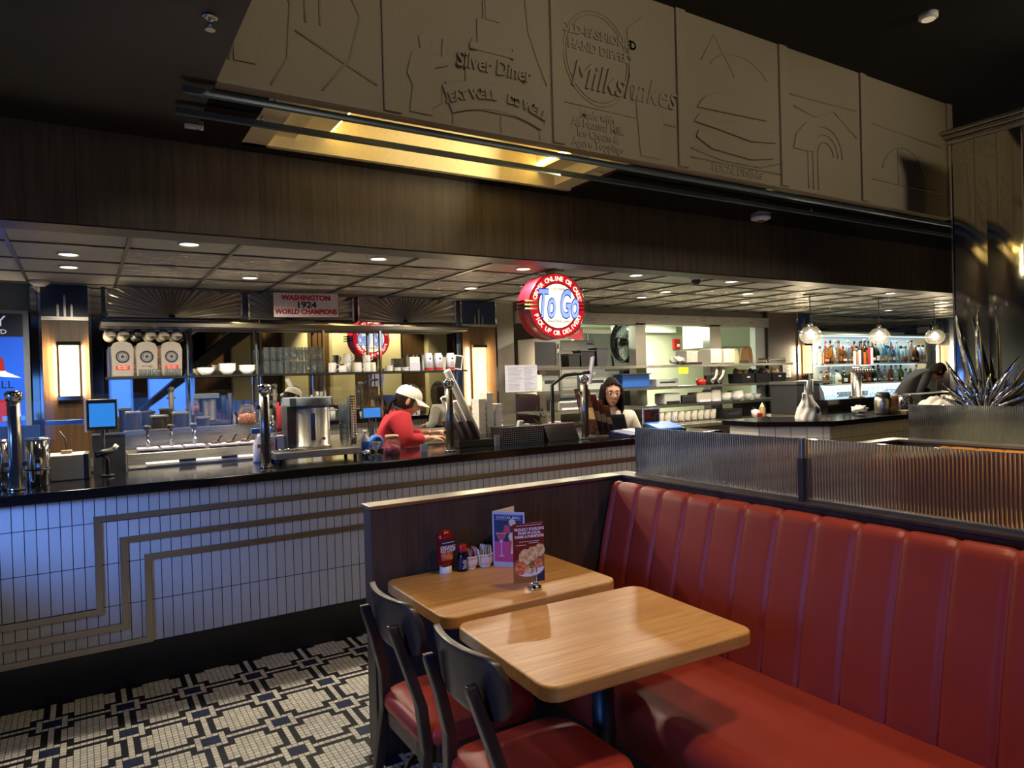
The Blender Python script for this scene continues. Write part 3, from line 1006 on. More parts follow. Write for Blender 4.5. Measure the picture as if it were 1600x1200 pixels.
def bench(label, x, y, L, back_mat, seat_mat, flip=False, group=None, first=0.0):
    t = thing('booth_bench', label, 'bench', (x, y, 0), PI if flip else 0, group)
    sgn = 1
    bk = channel_back(L, 0, 0.160, 0.44, 1.045, 2.165 - 2.29, 0.0, 0.09, first)
    bk.build('backrest', back_mat, t)
    # piping on the seams
    b = B()
    k = 0
    yy = first
    while yy < L:
        if yy > 0.03:
            pts = []
            for j in range(9):
                s = j / 8
                pts.append((2.165 - 2.29 + 0.125 * s - 0.012 * math.sin(PI * s) - 0.002, -yy, 0.44 + 0.57 * s))
            pts += [(0.012, -yy, 1.034), (0.045, -yy, 1.046)]
            b.tube(pts, 0.0032, 6)
        yy += 0.160
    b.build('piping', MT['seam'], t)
    prof = [(-0.10, 0.30), (-0.10, 0.445), (-0.16, 0.456), (-0.4, 0.462), (-0.62, 0.458)]
    for i in range(7):
        a = PI / 2 + PI / 2 * i / 6
        prof.append((-0.66 + 0.075 * math.cos(a), 0.385 + 0.072 * math.sin(a)))
    prof += [(-0.735, 0.30)]
    sb = B().prism(prof, -L, 0.0, 'y')
    sb.sm = [True] * len(sb.sm)
    o = sb.build('seat', seat_mat, t, bevel=0.012)
    B().box(-0.66, -0.02, -L, 0, 0.0, 0.298).build('base', MT['walnut'], t)
    return t


bench('red vinyl booth bench with channelled back along the wood half wall', 2.29, 2.745, 4.6, MT['red'], MT['red'], first=0.032)


def tabletop_mesh(w, d, r=0.055):
    return B().prism(rrect(-w / 2, w / 2, -d / 2, d / 2, r, 8), 0.715, 0.76, 'z')


def make_table(label, x, y, rz, w, d, group='maple tables at the booth'):
    t = thing('dining_table', label, 'table', (x, y, 0), rz, group)
    tabletop_mesh(w, d).build('tabletop', MT['butcher'], t, bevel=0.007, seg=3)
    B().cyl((0, 0, 0.03), 0.038, 0.66, 20).build('column', MT['black'], t)
    B().box(-0.14, 0.14, -0.14, 0.14, 0.69, 0.715).build('mounting_plate', MT['black'], t)
    b = B()
    b.box(-0.10, 0.13, -0.035, 0.035, 0.0, 0.03).box(-0.035, 0.035, -0.24, 0.24, 0.0, 0.0301)
    b.build('base', MT['black'], t, bevel=0.008)
    return t


make_table('maple butcher-block table with nothing on it, closest to the camera', 1.448, 1.815, -0.045, 0.80, 0.605)
make_table('maple butcher-block table holding ketchup and menus, against the half wall', 1.452, 2.482, 0.0, 0.79, 0.585)


def make_chair(label, x, y, rz):
    c = thing('dining_chair', label, 'chair', (x, y, 0), rz, 'wooden chairs with red seats')
    W = MT['chairwood']
    # curved back panel, seen from behind
    b = B()
    nu, nv = 22, 10
    def edge(u, v):
        yy = -0.197 + 0.394 * u
        r = 0.06
        dz = 0.0
        e = 0.197 - abs(yy)
        if e < r:
            dz = r - math.sqrt(max(0, r * r - (r - e) ** 2))
        lo, hi = 0.718 + dz, 0.892 - dz - 0.0
        return yy, lo + (hi - lo) * v
    def bend(yy):
        return -0.262 + 0.045 * (abs(yy) / 0.197) ** 2
    def tilt(z):
        return -(z - 0.80) * 0.16
    vs, fs = [], []
    for side, off in ((0, -0.011), (1, 0.011)):
        for j in range(nv + 1):
            for i in range(nu + 1):
                yy, z = edge(i / nu, j / nv)
                vs.append((bend(yy) + tilt(z) + off, yy, z))
    m = (nu + 1) * (nv + 1)
    for j in range(nv):
        for i in range(nu):
            a = j * (nu + 1) + i
            fs.append((a, a + nu + 1, a + nu + 2, a + 1))
            fs.append((m + a, m + a + 1, m + a + nu + 2, m + a + nu + 1))
    bd = [i for i in range(nu + 1)] + [(j + 1) * (nu + 1) - 1 for j in range(1, nv + 1)] + [nv * (nu + 1) + i for i in range(nu - 1, -1, -1)] + [j * (nu + 1) for j in range(nv - 1, 0, -1)]
    for k in range(len(bd)):
        a, d = bd[k], bd[(k + 1) % len(bd)]
        fs.append((a, d, m + d, m + a))
    b.add(vs, fs, True)
    o = b.build('backrest', W, c)
    md = o.modifiers.new('bevel', 'BEVEL')
    md.width, md.segments, md.limit_method, md.angle_limit = 0.005, 2, 'ANGLE', math.radians(50)
    # rear legs that run up into the back panel
    for s in (-1, 1):
        pts = [(-0.27, s * 0.200, 0.0), (-0.235, s * 0.190, 0.2), (-0.205, s * 0.178, 0.42), (-0.213, s * 0.160, 0.56), (-0.252, s * 0.136, 0.70), (-0.284, s * 0.128, 0.80), (-0.288, s * 0.127, 0.822)]
        bb = B()
        hw = [0.013, 0.016, 0.020, 0.020, 0.018, 0.016, 0.011]
        vv, ff = [], []
        for (x_, y_, z_), w_ in zip(pts, hw):
            vv += [(x_ - 0.018, y_ - w_, z_), (x_ + 0.016, y_ - w_, z_), (x_ + 0.016, y_ + w_, z_), (x_ - 0.018, y_ + w_, z_)]
        for q in range(len(pts) - 1):
            for k in range(4):
                k2 = (k + 1) % 4
                ff.append((q * 4 + k, q * 4 + k2, q * 4 + 4 + k2, q * 4 + 4 + k))
        ff += [(3, 2, 1, 0), tuple(len(pts) * 4 - 4 + k for k in range(4))]
        bb.add(vv, ff)
        bb.build('leg', W, c, bevel=0.005)
    for s in (-1, 1):
        bb = B()
        vv = []
        for x_, y_, z_, w_ in ((0.20, s * 0.185, 0.0, 0.014), (0.185, s * 0.17, 0.40, 0.021)):
            vv += [(x_ - w_, y_ - w_, z_), (x_ + w_, y_ - w_, z_), (x_ + w_, y_ + w_, z_), (x_ - w_, y_ + w_, z_)]
        bb.add(vv, [(0, 1, 5, 4), (1, 2, 6, 5), (2, 3, 7, 6), (3, 0, 4, 7), (3, 2, 1, 0), (4, 5, 6, 7)])
        bb.build('leg', W, c, bevel=0.004)
    # seat frame and padded seat
    out = rrect(-0.215, 0.215, -0.205, 0.205, 0.09, 6)
    B().prism(out, 0.375, 0.43, 'z').build('seat_frame', W, c, bevel=0.004)
    prof_o = rrect(-0.225, 0.228, -0.215, 0.215, 0.10, 8)
    b = B()
    nn = len(prof_o)
    rings = [(0.97, 0.430), (1.0, 0.445), (1.0, 0.462), (0.97, 0.480), (0.88, 0.492), (0.6, 0.499), (0.25, 0.502)]
    vs = [(px * k, py * k, z) for k, z in rings for px, py in prof_o] + [(0, 0, 0.503)]
    fs = []
    for j in range(len(rings) - 1):
        for i in range(nn):
            i2 = (i + 1) % nn
            fs.append((j * nn + i, j * nn + i2, (j + 1) * nn + i2, (j + 1) * nn + i))
    for i in range(nn):
        fs.append(((len(rings) - 1) * nn + i, (len(rings) - 1) * nn + (i + 1) % nn, len(vs) - 1))
    fs.append(tuple(range(nn))[::-1])
    b.add(vs, fs, True)
    b.build('seat', MT['redchair'], c)
    pts = [(0.185 * math.cos(a), 0.16 * math.sin(a), 0.235) for a in [2 * PI * i / 28 for i in range(28)]]
    B().tube([(x_ - 0.01, y_, z_) for x_, y_, z_ in pts], 0.011, 8, True).build('stretcher_ring', W, c)
    return c


make_chair('dark wooden chair with red seat closest to the camera, at the empty table', 1.105, 1.682, 0.0)
make_chair('dark wooden chair with red seat at the table holding the ketchup bottle', 1.105, 2.205, 0.0)

# ---- things on the tables (local z = 0 is the table top)
TZ = 0.76
t = thing('ketchup_bottle', 'upside-down red squeeze ketchup bottle with a white cap', 'bottle', (1.318, 2.715, TZ), 0.1)
B().lathe([(0.026, 0.0), (0.027, 0.004), (0.026, 0.030), (0.020, 0.031)], n=24).build('cap', MT['white'], t)
B().lathe([(0.018, 0.029), (0.022, 0.034), (0.036, 0.045), (0.038, 0.065), (0.034, 0.085), (0.036, 0.12), (0.039, 0.15), (0.038, 0.165), (0.028, 0.182), (0.012, 0.188), (0.0, 0.188)], n=28, ell=0.72).build('bottle_body', MT['ketchup'], t)


def curved_label(r, ell, z0, z1, a0, a1, mat, par, name='label', off=0.0008):
    def fn(u, v):
        a = math.radians(a0 + (a1 - a0) * u)
        return ((r + off) * math.cos(a), ell * (r + off) * math.sin(a), z0 + (z1 - z0) * v)
    return B().grid(fn, 12, 2).build(name, mat, par)


curved_label(0.0385, 0.76, 0.062, 0.098, -142, -55, MT['labelorange'], t, 'food_print', 0.001)
curved_label(0.0385, 0.76, 0.126, 0.150, -142, -55, MT['navylabel'], t, 'name_print', 0.001)
b = B()
b.text('ORGANIC', 0.018, T(-0.004, -0.0305, 0.118) @ RZ(-0.05) @ UP, 0.0004, 0.0006, 0.0, 0.9)
b.text('KETCHUP', 0.018, T(-0.004, -0.0305, 0.104) @ RZ(-0.05) @ UP, 0.0004, 0.0006, 0.0, 0.9)
b.box(-0.032, 0.026, -0.0312, -0.0306, 0.1365, 0.139)
b.build('lettering', MT['labelwhite'], t)


def sauce(label, x, y):
    t = thing('sauce_bottle', label, 'bottle', (x, y, TZ), 0, 'small sauce bottles on the table')
    B().lathe([(0.0, 0), (0.021, 0.0), (0.023, 0.004), (0.023, 0.062), (0.018, 0.078), (0.0145, 0.084), (0.0145, 0.088)], n=20).build('bottle_body', MT['sauce'], t)
    B().lathe([(0.0195, 0.086), (0.020, 0.090), (0.0195, 0.112), (0.017, 0.116), (0.0, 0.117)], n=20).build('cap', MT['redcap'], t)
    curved_label(0.0232, 1.0, 0.010, 0.058, -170, -20, MT['navylabel'], t, 'label', 0.0006)
    b = B()
    for k in range(5):
        b.box(-0.012 + 0.004 * (k % 3), 0.008 + 0.002 * (k % 2), -0.0242, -0.0238, 0.016 + 0.008 * k, 0.0195 + 0.008 * k)
    b.build('label_print', MT['labelwhite'], t)
    return t


sauce('small dark sauce bottle with a red cap beside the ketchup', 1.393, 2.70)
sauce('small dark sauce bottle with a red cap half hidden behind the cocktail card', 1.640, 2.745)
t = thing('sugar_caddy', 'white ceramic caddy filled with sugar packets', 'caddy', (1.470, 2.712, TZ), -0.05)
t.scale = (1.22, 1.22, 1.22)
b = B()
for sx in (-0.031, 0.031):
    def fn(u, v, sx=sx):
        a = 2 * PI * u
        k = 0.74 + 0.26 * min(1, v * 2.2) ** 0.6
        return (sx + 0.033 * k * math.cos(a), 0.028 * k * math.sin(a), 0.004 + 0.042 * v)
    b.grid(fn, 24, 8)
    def fn2(u, v, sx=sx):
        a = 2 * PI * u
        k = (0.88 - 0.2 * v)
        return (sx + 0.033 * k * math.cos(a), 0.028 * k * math.sin(a), 0.046 - 0.032 * v)
    b.grid(fn2, 24, 5, True, True)
    b.lathe([(0.0, 0.0), (0.022, 0.0), (0.025, 0.006), (0.0, 0.006)], (sx, 0, 0), 20)
    b.ring((sx, 0, 0.046), 0.0305, 0.0028, 'z', 24, 6)
b.build('bowl', MT['ceramic'], t)
mats = ['greenpaper', 'greenpaper', 'pink', 'pink', 'pink', 'bluelit_white', 'paper', 'paper', 'paper', 'bluelit_white', 'paper', 'paper']
rr = random.Random(3)
for i, mk in enumerate(mats):
    x = -0.055 + 0.0100 * i
    M = T(x, rr.uniform(-0.008, 0.008), 0.012) @ RY(rr.uniform(-0.18, 0.18)) @ RX(rr.uniform(-0.2, 0.2))
    B().box(-0.0012, 0.0012, -0.017, 0.017, 0, rr.uniform(0.054, 0.068), M).build('packet', MT[mk], t)

# cocktail card: a folded V standing on the table
t = thing('cocktail_card', 'folded cocktail card with a pink martini picture standing by the sugar caddy', 'menu card', (1.540, 2.683, TZ), math.radians(-50))
w, h = 0.150, 0.245
B().box(0, w, -0.0008, 0.0008, 0, h).build('front_leaf', MT['bluelit_white'], t)
B().box(0, w, -0.0008, 0.0008, 0, h, RZ(math.radians(68))).build('back_leaf', MT['paper'], t)
B().box(0.007, w - 0.007, -0.0014, -0.0008, 0.112, h - 0.012).build('dark_print', MT['navyprint'], t)
B().box(0.007, w - 0.007, -0.0014, -0.0008, 0.022, 0.112).build('table_print', MT['pinkdrink'], t)
b = B().text('COCKTAIL MENU', 0.0145, T(w / 2, -0.0018, h - 0.026) @ UP, 0.0003, 0.0003)
for z in (h - 0.036, h - 0.0155):
    b.box(0.014, w - 0.014, -0.0019, -0.0014, z, z + 0.0008)
b.build('lettering', MT['labelwhite'], t)
b = B().prism([(0.014, 0.150), (0.064, 0.150), (0.040, 0.100)], -0.0019, -0.0014, 'y').box(0.038, 0.042, -0.0019, -0.0014, 0.05, 0.10).prism([(0.026, 0.045), (0.054, 0.045), (0.042, 0.054), (0.038, 0.054)], -0.0019, -0.0014, 'y')
b.build('martini_print', MT['bluelit_white'], t)
b = B().prism([(0.016, 0.147), (0.062, 0.147), (0.048, 0.118), (0.032, 0.118)], -0.0022, -0.0018, 'y').prism([(0.075, 0.06), (0.11, 0.06), (0.105, 0.15), (0.075, 0.14)], -0.0022, -0.0018, 'y').prism([(0.05, 0.15), (0.085, 0.15), (0.08, 0.185), (0.055, 0.185)], -0.0022, -0.0018, 'y')
b.build('drink_print', MT['redglow'], t)
b = B()
b.prism(arc(0.093, 0.198, 0.016, 0, 345, 16), -0.0024, -0.0019, 'y').prism(arc(0.094, 0.135, 0.020, 0, 345, 16), -0.0024, -0.0019, 'y').prism([(0.082, 0.06), (0.105, 0.06), (0.11, 0.115), (0.09, 0.115)], -0.0024, -0.0019, 'y')
b.build('lemon_print', MT['lemon'], t)
b = B().prism([(0.04, 0.155), (0.052, 0.165), (0.047, 0.150)], -0.0026, -0.002, 'y').prism([(0.05, 0.17), (0.062, 0.18), (0.056, 0.165)], -0.0026, -0.002, 'y')
b.build('garnish_print', MT['garnish'], t)

# food card in a chrome holder
t = thing('food_card', 'red and brown food card with a turkey picture in a domed chrome holder', 'menu card', (1.502, 2.295, TZ), math.radians(-14))
B().lathe([(0.029, 0.0), (0.028, 0.008), (0.021, 0.018), (0.008, 0.024), (0.0, 0.025)], n=24).build('holder_base', MT['chrome'], t)
b = B()
for s in (-1, 1):
    b.tube([(0, 0, 0.024), (s * 0.008, 0, 0.03), (s * 0.010, 0, 0.05), (s * 0.010, 0, 0.085)], 0.0015, 6)
b.build('clip_wire', MT['chrome'], t)
x0, x1, z0, z1 = -0.085, 0.044, 0.028, 0.262
B().box(x0, x1, 0.002, 0.0040, z0, z1).build('card', MT['redprint'], t)
b = B().prism([(x0, z0), (x1, z0), (x1, 0.175), (x0 + 0.06, 0.150), (x0, 0.11)], 0.0014, 0.002, 'y')
b.build('table_print', MT['kraft'], t)
b = B()
for k in range(3):
    b.prism(arc(-0.035 + 0.03 * k, 0.128 + 0.012 * k, 0.028 - 0.003 * k, 0, 345, 18, 1.15), 0.0012 - 0.0002 * k, 0.0016, 'y')
b.build('turkey_print', MT['turkey'], t)
B().prism(arc(-0.02, 0.085, 0.062, 180, 360, 16, 0.55), 0.0011, 0.0016, 'y').build('plate_print', MT['labelwhite'], t)
B().prism(arc(-0.056, 0.086, 0.026, 0, 345, 14), 0.0008, 0.0012, 'y').build('side_print', MT['labelorange'], t)
B().prism(arc(0.02, 0.10, 0.018, 0, 345, 14), 0.0008, 0.0012, 'y').build('side_print', MT['labelorange'], t)
B().prism(arc(-0.016, 0.078, 0.024, 0, 345, 14, 0.7), 0.0006, 0.0012, 'y').build('mash_print', MT['turkey'], t)
B().prism([(-0.02, 0.088), (-0.006, 0.104), (-0.012, 0.086), (0.004, 0.094), (-0.008, 0.08)], 0.0003, 0.0012, 'y').build('garnish_print', MT['garnish'], t)
B().prism([(x1 - 0.04, z0), (x1, z0), (x1, z0 + 0.045), (x1 - 0.035, z0 + 0.02)], 0.0008, 0.0014, 'y').build('corner_print', MT['navyprint'], t)
b = B()
for i, s in enumerate(('PROUDLY SOURCING', 'FROM 20 LOCAL', 'FARMS & PURVEYORS')):
    b.text(s, 0.0148, T(-0.016, 0.0016, 0.238 - 0.0145 * i) @ UP, 0.0003, 0.0005, 0, 0.86)
for z, a, c in ((0.253, -0.07, 0.036), (0.189, -0.06, 0.024), (0.176, -0.072, -0.03), (0.182, -0.02, 0.02)):
    b.box(a, c, 0.0014, 0.002, z, z + 0.0016)
b.build('lettering', MT['labelwhite'], t)

# ---- second booth beyond the reeded glass
structure(B().box(3.55, 5.0, 2.79, 2.885, 0, 1.06).build('wall_second_booth_end', MT['maroon'], bevel=0.003))
structure(B().box(3.55, 5.0, 2.784, 2.891, 1.06, 1.075).build('trim_second_booth_cap', MT['trim'], bevel=0.003))
structure(B().box(5.0, 5.10, -3.0, 2.885, 0, 1.06).build('wall_second_booth_back', MT['walnut']))
structure(B().box(4.99, 5.11, -3.0, 2.891, 1.06, 1.075).build('trim_second_booth_ledge', MT['trim']))
reeded('glass_screen', 'reeded glass screen on the farther booth in front of the mirrored pillar', 5.05, 2.74, 0.8, 1.075, 1.325, 'reeded screens on the farther booth')
bench('vinyl bench of the farther booth, coloured amber for warm light, seen through the reeded glass', 4.90, 2.46, 3.6, MT['warmlight_leather'], MT['warmlight_leather'], first=0.05)
for _y in (2.26, 1.88):
    spot('booth_added_spot', (3.7, 1.9, 2.3), (4.93, _y, 1.10), 300, (1.0, 0.80, 0.42), 19, 0.9, 0.04)  # spots added to cast a gold glow on the far bench
make_table('maple table of the farther booth, mostly hidden behind the reeded glass', 4.0, 1.9, 0.0, 0.8, 0.6, 'maple tables at the booth')

# ---- mirrored pillar with a starburst of blades
structure(B().box(6.03, 6.50, 2.385, 2.885, 0, 3.44).build('wall_mirrored_pillar', MT['fascia']))
t = thing('pillar_mirror', 'polished steel panels on the pillar right of the bar, mirroring the room', 'panel', (6.03, 2.635, 0.0))
for k, (y0, y1) in enumerate(((0.25, 0.0), (0.0, -0.25))):
    def fn(u, v, y0=y0, y1=y1):
        y = y0 + (y1 - y0) * u
        return (-0.006 - 0.004 * math.sin(PI * u) - 0.002 * math.sin(2.1 * v * PI), y, 3.40 * v)
    B().grid(fn, 20, 40, True, False).build('curved_panel', MT['bronze'], t)
b = B()
for y in (0.25, -0.25):
    b.box(-0.016, 0.0, y - 0.006, y + 0.006, 0, 3.42)
b.build('edge_trim', MT['chrome'], t)
t = thing('pillar_cornice', 'stepped steel cornice along the top of the mirrored pillar', 'cornice', (6.03, 2.635, 3.38))
for k in range(3):
    B().box(-0.045 - 0.022 * k, 0.50, -0.275 - 0.012 * k, 0.275 + 0.012 * k, 0.035 * k, 0.035 * k + 0.033).build('step', MT['trim'], t, bevel=0.008)
t = thing('metal_starburst', 'sheaf of pointed chrome blades fanning up against the mirrored pillar', 'sculpture', (5.93, 2.635, 1.20))
BL = [(0.19, 0.82, 0.030), (0.02, 0.84, 0.024), (0.27, 0.42, 0.024), (-0.26, 0.44, 0.024), (0.10, 0.34, 0.02), (0.02, 0.30, 0.018), (-0.06, 0.32, 0.018), (-0.14, 0.30, 0.018),
      (0.20, 0.26, 0.018), (0.30, 0.24, 0.018), (-0.22, 0.25, 0.018), (-0.31, 0.26, 0.018), (0.34, 0.14, 0.016), (0.25, 0.16, 0.016), (-0.17, 0.17, 0.016), (0.15, 0.18, 0.016), (0.05, 0.2, 0.016), (-0.05, 0.19, 0.016), (-0.28, 0.14, 0.016)]
for (dy, dz, w) in BL:
    L = math.hypot(dy, dz)
    b = B()
    vs, fs = [], []
    nseg = 14
    for i in range(nseg + 1):
        s = i / nseg
        ww = w * math.sin(PI * min(1, 0.12 + 0.88 * s)) ** 0.8 + 0.001
        cz = 0.05 * math.sin(PI * s * 0.8)
        vs += [(-cz - 0.35 * ww, 0, L * s), (-cz, ww, L * s), (-cz + 0.35 * ww, 0, L * s), (-cz, -ww, L * s)]
    for i in range(nseg):
        for k in range(4):
            k2 = (k + 1) % 4
            fs.append((i * 4 + k, i * 4 + k2, i * 4 + 4 + k2, i * 4 + 4 + k))
    fs += [(3, 2, 1, 0), tuple(nseg * 4 + k for k in range(4))]
    b.add(vs, fs, True, T(0, 0, 0.02) @ RX(-math.atan2(dy, dz)))
    b.build('blade', MT['chrome'], t)
B().sph((0, 0, 0.02), (0.03, 0.26, 0.06), 24, 10).build('boss', MT['darksteel'], t)
B().box(-0.04, 0.07, -0.24, 0.24, -1.20, 0.0).build('plinth', MT['walnut'], t)

# ------------------------------------------------------------------ the tiled counter
structure(B().box(-2.0, 4.75, 4.25, 4.85, 0.22, 1.028).build('wall_counter_front', MT['tile']))
structure(B().box(-2.0, 4.75, 4.245, 4.85, 0.0, 0.22).build('baseboard_counter', MT['kick']))
o = B().prism([(-2.0, 4.215), (4.78, 4.215), (4.78, 4.92), (-2.0, 4.92)], 1.03, 1.085, 'z').build('worktop', MT['granite'], bevel=0.006)
tag(o, 'long black granite counter top along the white tiled front', 'counter top')
for i, (zt, xv, zl, lab) in enumerate(((0.915, 0.047, 0.43, 'top'), (0.790, 0.162, 0.332, 'middle'), (0.682, 0.276, 0.236, 'bottom'))):
    b = B()
    w = 0.016
    y0, y1 = 4.241, 4.2505
    b.prism([(xv - w, zt + w), (4.75, zt + w), (4.75, zt - w), (xv + w, zt - w)], y0, y1, 'y')
    b.prism([(xv - w, zt + w), (xv + w, zt - w), (xv + w, zl - w), (xv - w, zl + w)], y0, y1, 'y')
    b.prism([(xv - w, zl + w), (xv + w, zl - w), (-2.0, zl - w), (-2.0, zl + w)], y0, y1, 'y')
    o = b.build('trim_bar', MT['trim'])
    tag(o, 'stepped steel trim bar on the white tiles, the %s one of three' % lab, 'trim bar', 'stepped trim bars on the counter front')

CT = 1.085
# sneeze guard posts and panes
for x, lab in ((-0.305, 'beside the steel canisters'), (0.955, 'beside the drink dispenser'), (2.225, 'in front of the white paper tubes'), (3.44, 'beside the rack of brochures')):
    t = thing('guard_post', 'chrome-capped sneeze guard post ' + lab, 'post', (x, 4.45, CT), 0, 'sneeze guard posts')
    B().cyl((0, 0, 0), 0.040, 0.012).build('foot', MT['chrome'], t)
    B().cyl((0, 0, 0.012), 0.030, 0.45, 20).build('shaft', MT['steelv'], t)
    B().box(-0.012, 0.012, -0.036, -0.028, 0.03, 0.44).build('wood_inlay', MT['chairwood'], t)
    B().lathe([(0.032, 0.462), (0.040, 0.468), (0.042, 0.50), (0.034, 0.515), (0.0, 0.520)], n=20).build('cap', MT['chrome'], t)
for x0, x1, lab in ((-1.52, -0.34, 'left of the steel canisters'), (-0.27, 0.92, 'in front of the syrup pumps'), (0.99, 2.19, 'in front of the drink dispenser'), (2.26, 3.405, 'in front of the paper tubes and black basket')):
    t = thing('guard_glass', 'clear upright sneeze guard pane ' + lab, 'glass pane', ((x0 + x1) / 2, 4.45, 1.10), 0, 'sneeze guard panes')
    w = (x1 - x0) / 2
    B().box(-w, w, -0.004, 0.004, 0.06, 0.445).build('pane', MT['glass'], t)
    b = B()
    for s in (-1, 1):
        for z in (0.12, 0.36):
            b.box(s * w - 0.014, s * w + 0.014, -0.009, 0.009, z - 0.012, z + 0.012)
    b.build('clip', MT['chrome'], t)

# back counters and work zone (hold the machines)
structure(B().box(-2.0, 3.9, 6.35, 7.08, 0, 0.958).build('wall_back_cabinets', MT['darksteel']))
o = B().box(-2.0, 3.92, 6.33, 7.09, 0.96, 1.0).build('worktop', MT['steel'])
tag(o, 'steel back counter top under the mirrors', 'counter top')
o = B().box(-0.8, 1.20, 4.98, 5.66, 0.0, 0.998).build('under_counter_fridge', MT['steel'])
tag(o, 'steel refrigerated cabinet behind the tiled counter', 'cabinet')

# ------------------------------------------------------------------ things along the counter, left to right
t = thing('steel_canister', 'polished steel canister right beside the first sneeze guard post', 'canister', (-0.215, 4.56, CT), 0, 'polished steel canisters')
B().lathe([(0.056, 0), (0.058, 0.004), (0.058, 0.255), (0.05, 0.262), (0.0, 0.262)], n=28).build('body', MT['chrome'], t)
B().ring((0, 0, 0.09), 0.059, 0.004).build('band', MT['black'], t)
B().ring((0, 0, 0.25), 0.058, 0.004).build('band', MT['black'], t)
dup(t, (-0.39, 4.55, CT), 0.4, 'polished steel canister cut off by the left edge beside the post')

t = thing('receipt_printer', 'white and grey printer box on the counter below the blue screen', 'printer', (-0.105, 4.78, CT), -0.05)
B().box(-0.15, 0.13, -0.09, 0.12, 0, 0.145).build('housing', MT['white'], t, bevel=0.006)
B().box(0.105, 0.132, -0.092, 0.11, 0.0, 0.146).build('side_cover', MT['charcoal'], t, bevel=0.004)
B().box(-0.01, 0.045, 0.0, 0.04, 0.145, 0.165).build('paper_slot', MT['tan'], t, bevel=0.004)
B().tube([(0.02, 0.03, 0.16), (0.01, 0.07, 0.23), (-0.02, 0.12, 0.27)], 0.004, 6).build('cable', MT['black'], t)
t = thing('barcode_scanner', 'black hand scanner with a white end in a stand', 'scanner', (0.115, 4.72, CT), 0.3)
B().cyl((0, 0, 0), 0.035, 0.012).build('foot', MT['black'], t)
B().tube([(0, 0, 0.01), (0, 0, 0.10), (-0.03, 0, 0.14)], 0.011, 8).build('stand', MT['black'], t)
B().rod((-0.06, 0, 0.13), (0.03, 0, 0.15), 0.02).build('body', MT['black'], t)
B().rod((0.03, 0, 0.15), (0.055, 0, 0.18), 0.014).build('white_end', MT['white'], t)
t = thing('order_screen', 'glowing blue order screen on a swing arm left of the syrup pumps', 'screen', (0.10, 5.03, 1.0), -0.12)
B().box(-0.080, 0.085, -0.012, 0.014, 0.345, 0.535).build('bezel', MT['black'], t, bevel=0.004)
B().box(-0.066, 0.074, -0.0135, -0.012, 0.365, 0.510).build('display', MT['screen'], t)
B().box(-0.092, -0.081, -0.014, 0.012, 0.335, 0.545).build('side_rail', MT['bluelit_white'], t)
B().rod((0.0, 0.02, 0.0), (0.0, 0.02, 0.40), 0.012).build('pole', MT['charcoal'], t)
B().box(-0.30, -0.1, 0.02, 0.045, 0.385, 0.415).build('swing_arm', MT['bluebox'], t, bevel=0.004)
t = thing('slanted_panel', 'dark grey folding panel standing left of the syrup pumps', 'panel', (0.14, 5.20, 1.0))
B().box(-0.09, 0.09, -0.01, 0.01, 0, 0.30).build('board', MT['charcoal'], t)
B().box(-0.095, 0.095, -0.016, 0.016, 0.30, 0.312).build('top_edge', MT['steel'], t)

# topping station
t = thing('topping_station', 'long steel topping station with a white cutting ledge', 'food station', (0.70, 5.32, 1.0))
b = B().prism([(-0.14, 0.0), (-0.10, 0.165), (0.28, 0.175), (0.28, 0.0)], -0.46, 0.46, 'x')
b.build('housing', MT['steel'], t, bevel=0.004)
B().box(-0.46, 0.46, 0.20, 0.30, 0.175, 0.30).build('back_riser', MT['steel'], t)
B().box(-0.36, 0.46, -0.30, -0.18, 0.092, 0.110).build('cutting_ledge', MT['white'], t, bevel=0.003)
B().box(-0.46, 0.46, -0.31, -0.12, 0.0, 0.090).build('ledge_tray', MT['steel'], t)
for x in (-0.12, 0.14, 0.40):
    b = B().box(x - 0.05, x + 0.05, -0.305, -0.27, 0.1105, 0.124)
    b.build('black_handle', MT['black'], t)
pump = None
for k in range(3):
    lab = 'syrup pump with a black knob in the topping station, the %s from the left' % ORD[k]
    if pump is None:
        pump = thing('syrup_pump', lab, 'pump', (0.37, 5.32, 1.176), 0, 'syrup pumps')
        B().box(-0.065, 0.065, -0.07, 0.07, 0, 0.016).build('lid', MT['bluelit_white'], pump, bevel=0.003)
        B().cyl((0, 0, 0.016), 0.011, 0.12, 12).build('plunger', MT['chrome'], pump)
        B().lathe([(0.016, 0.13), (0.026, 0.145), (0.022, 0.165), (0.0, 0.17)], n=16).build('knob', MT['black'], pump)
        B().tube([(0, 0, 0.07), (0, -0.05, 0.075), (0, -0.09, 0.045)], 0.007, 8).build('spout', MT['chrome'], pump)
    else:
        dup(pump, (0.37 + 0.145 * k, 5.32, 1.176), 0, lab)
tub = None
for k in range(4):
    lab = 'steel topping tub with a hinged lid and scoop, the %s from the pumps' % ORD[k]
    if tub is None:
        tub = thing('topping_tub', lab, 'tub', (0.80, 5.30, 1.176), 0, 'topping tubs')
        B().box(-0.046, 0.046, -0.07, 0.07, 0, 0.014).build('rim', MT['bluelit_white'], tub, bevel=0.003)
        B().lathe([(0.0, 0.012), (0.034, 0.014), (0.030, 0.028), (0.012, 0.036), (0.0, 0.036)], n=16).build('contents', MT['menubrown'], tub)
        B().tube([(0.01, -0.02, 0.03), (0.02, -0.05, 0.06), (0.03, -0.07, 0.075)], 0.006, 8).build('scoop_handle', MT['black'], tub)
    else:
        dup(tub, (0.80 + 0.098 * k, 5.30, 1.176), 0, lab)
t = thing('cookie_jar', 'clear glass jar of orange snacks behind the topping tubs', 'jar', (1.065, 5.57, 1.30))
B().lathe([(0.0, 0), (0.06, 0), (0.068, 0.01), (0.070, 0.09), (0.055, 0.12), (0.05, 0.13)], n=24).build('glass_body', MT['glassware'], t)
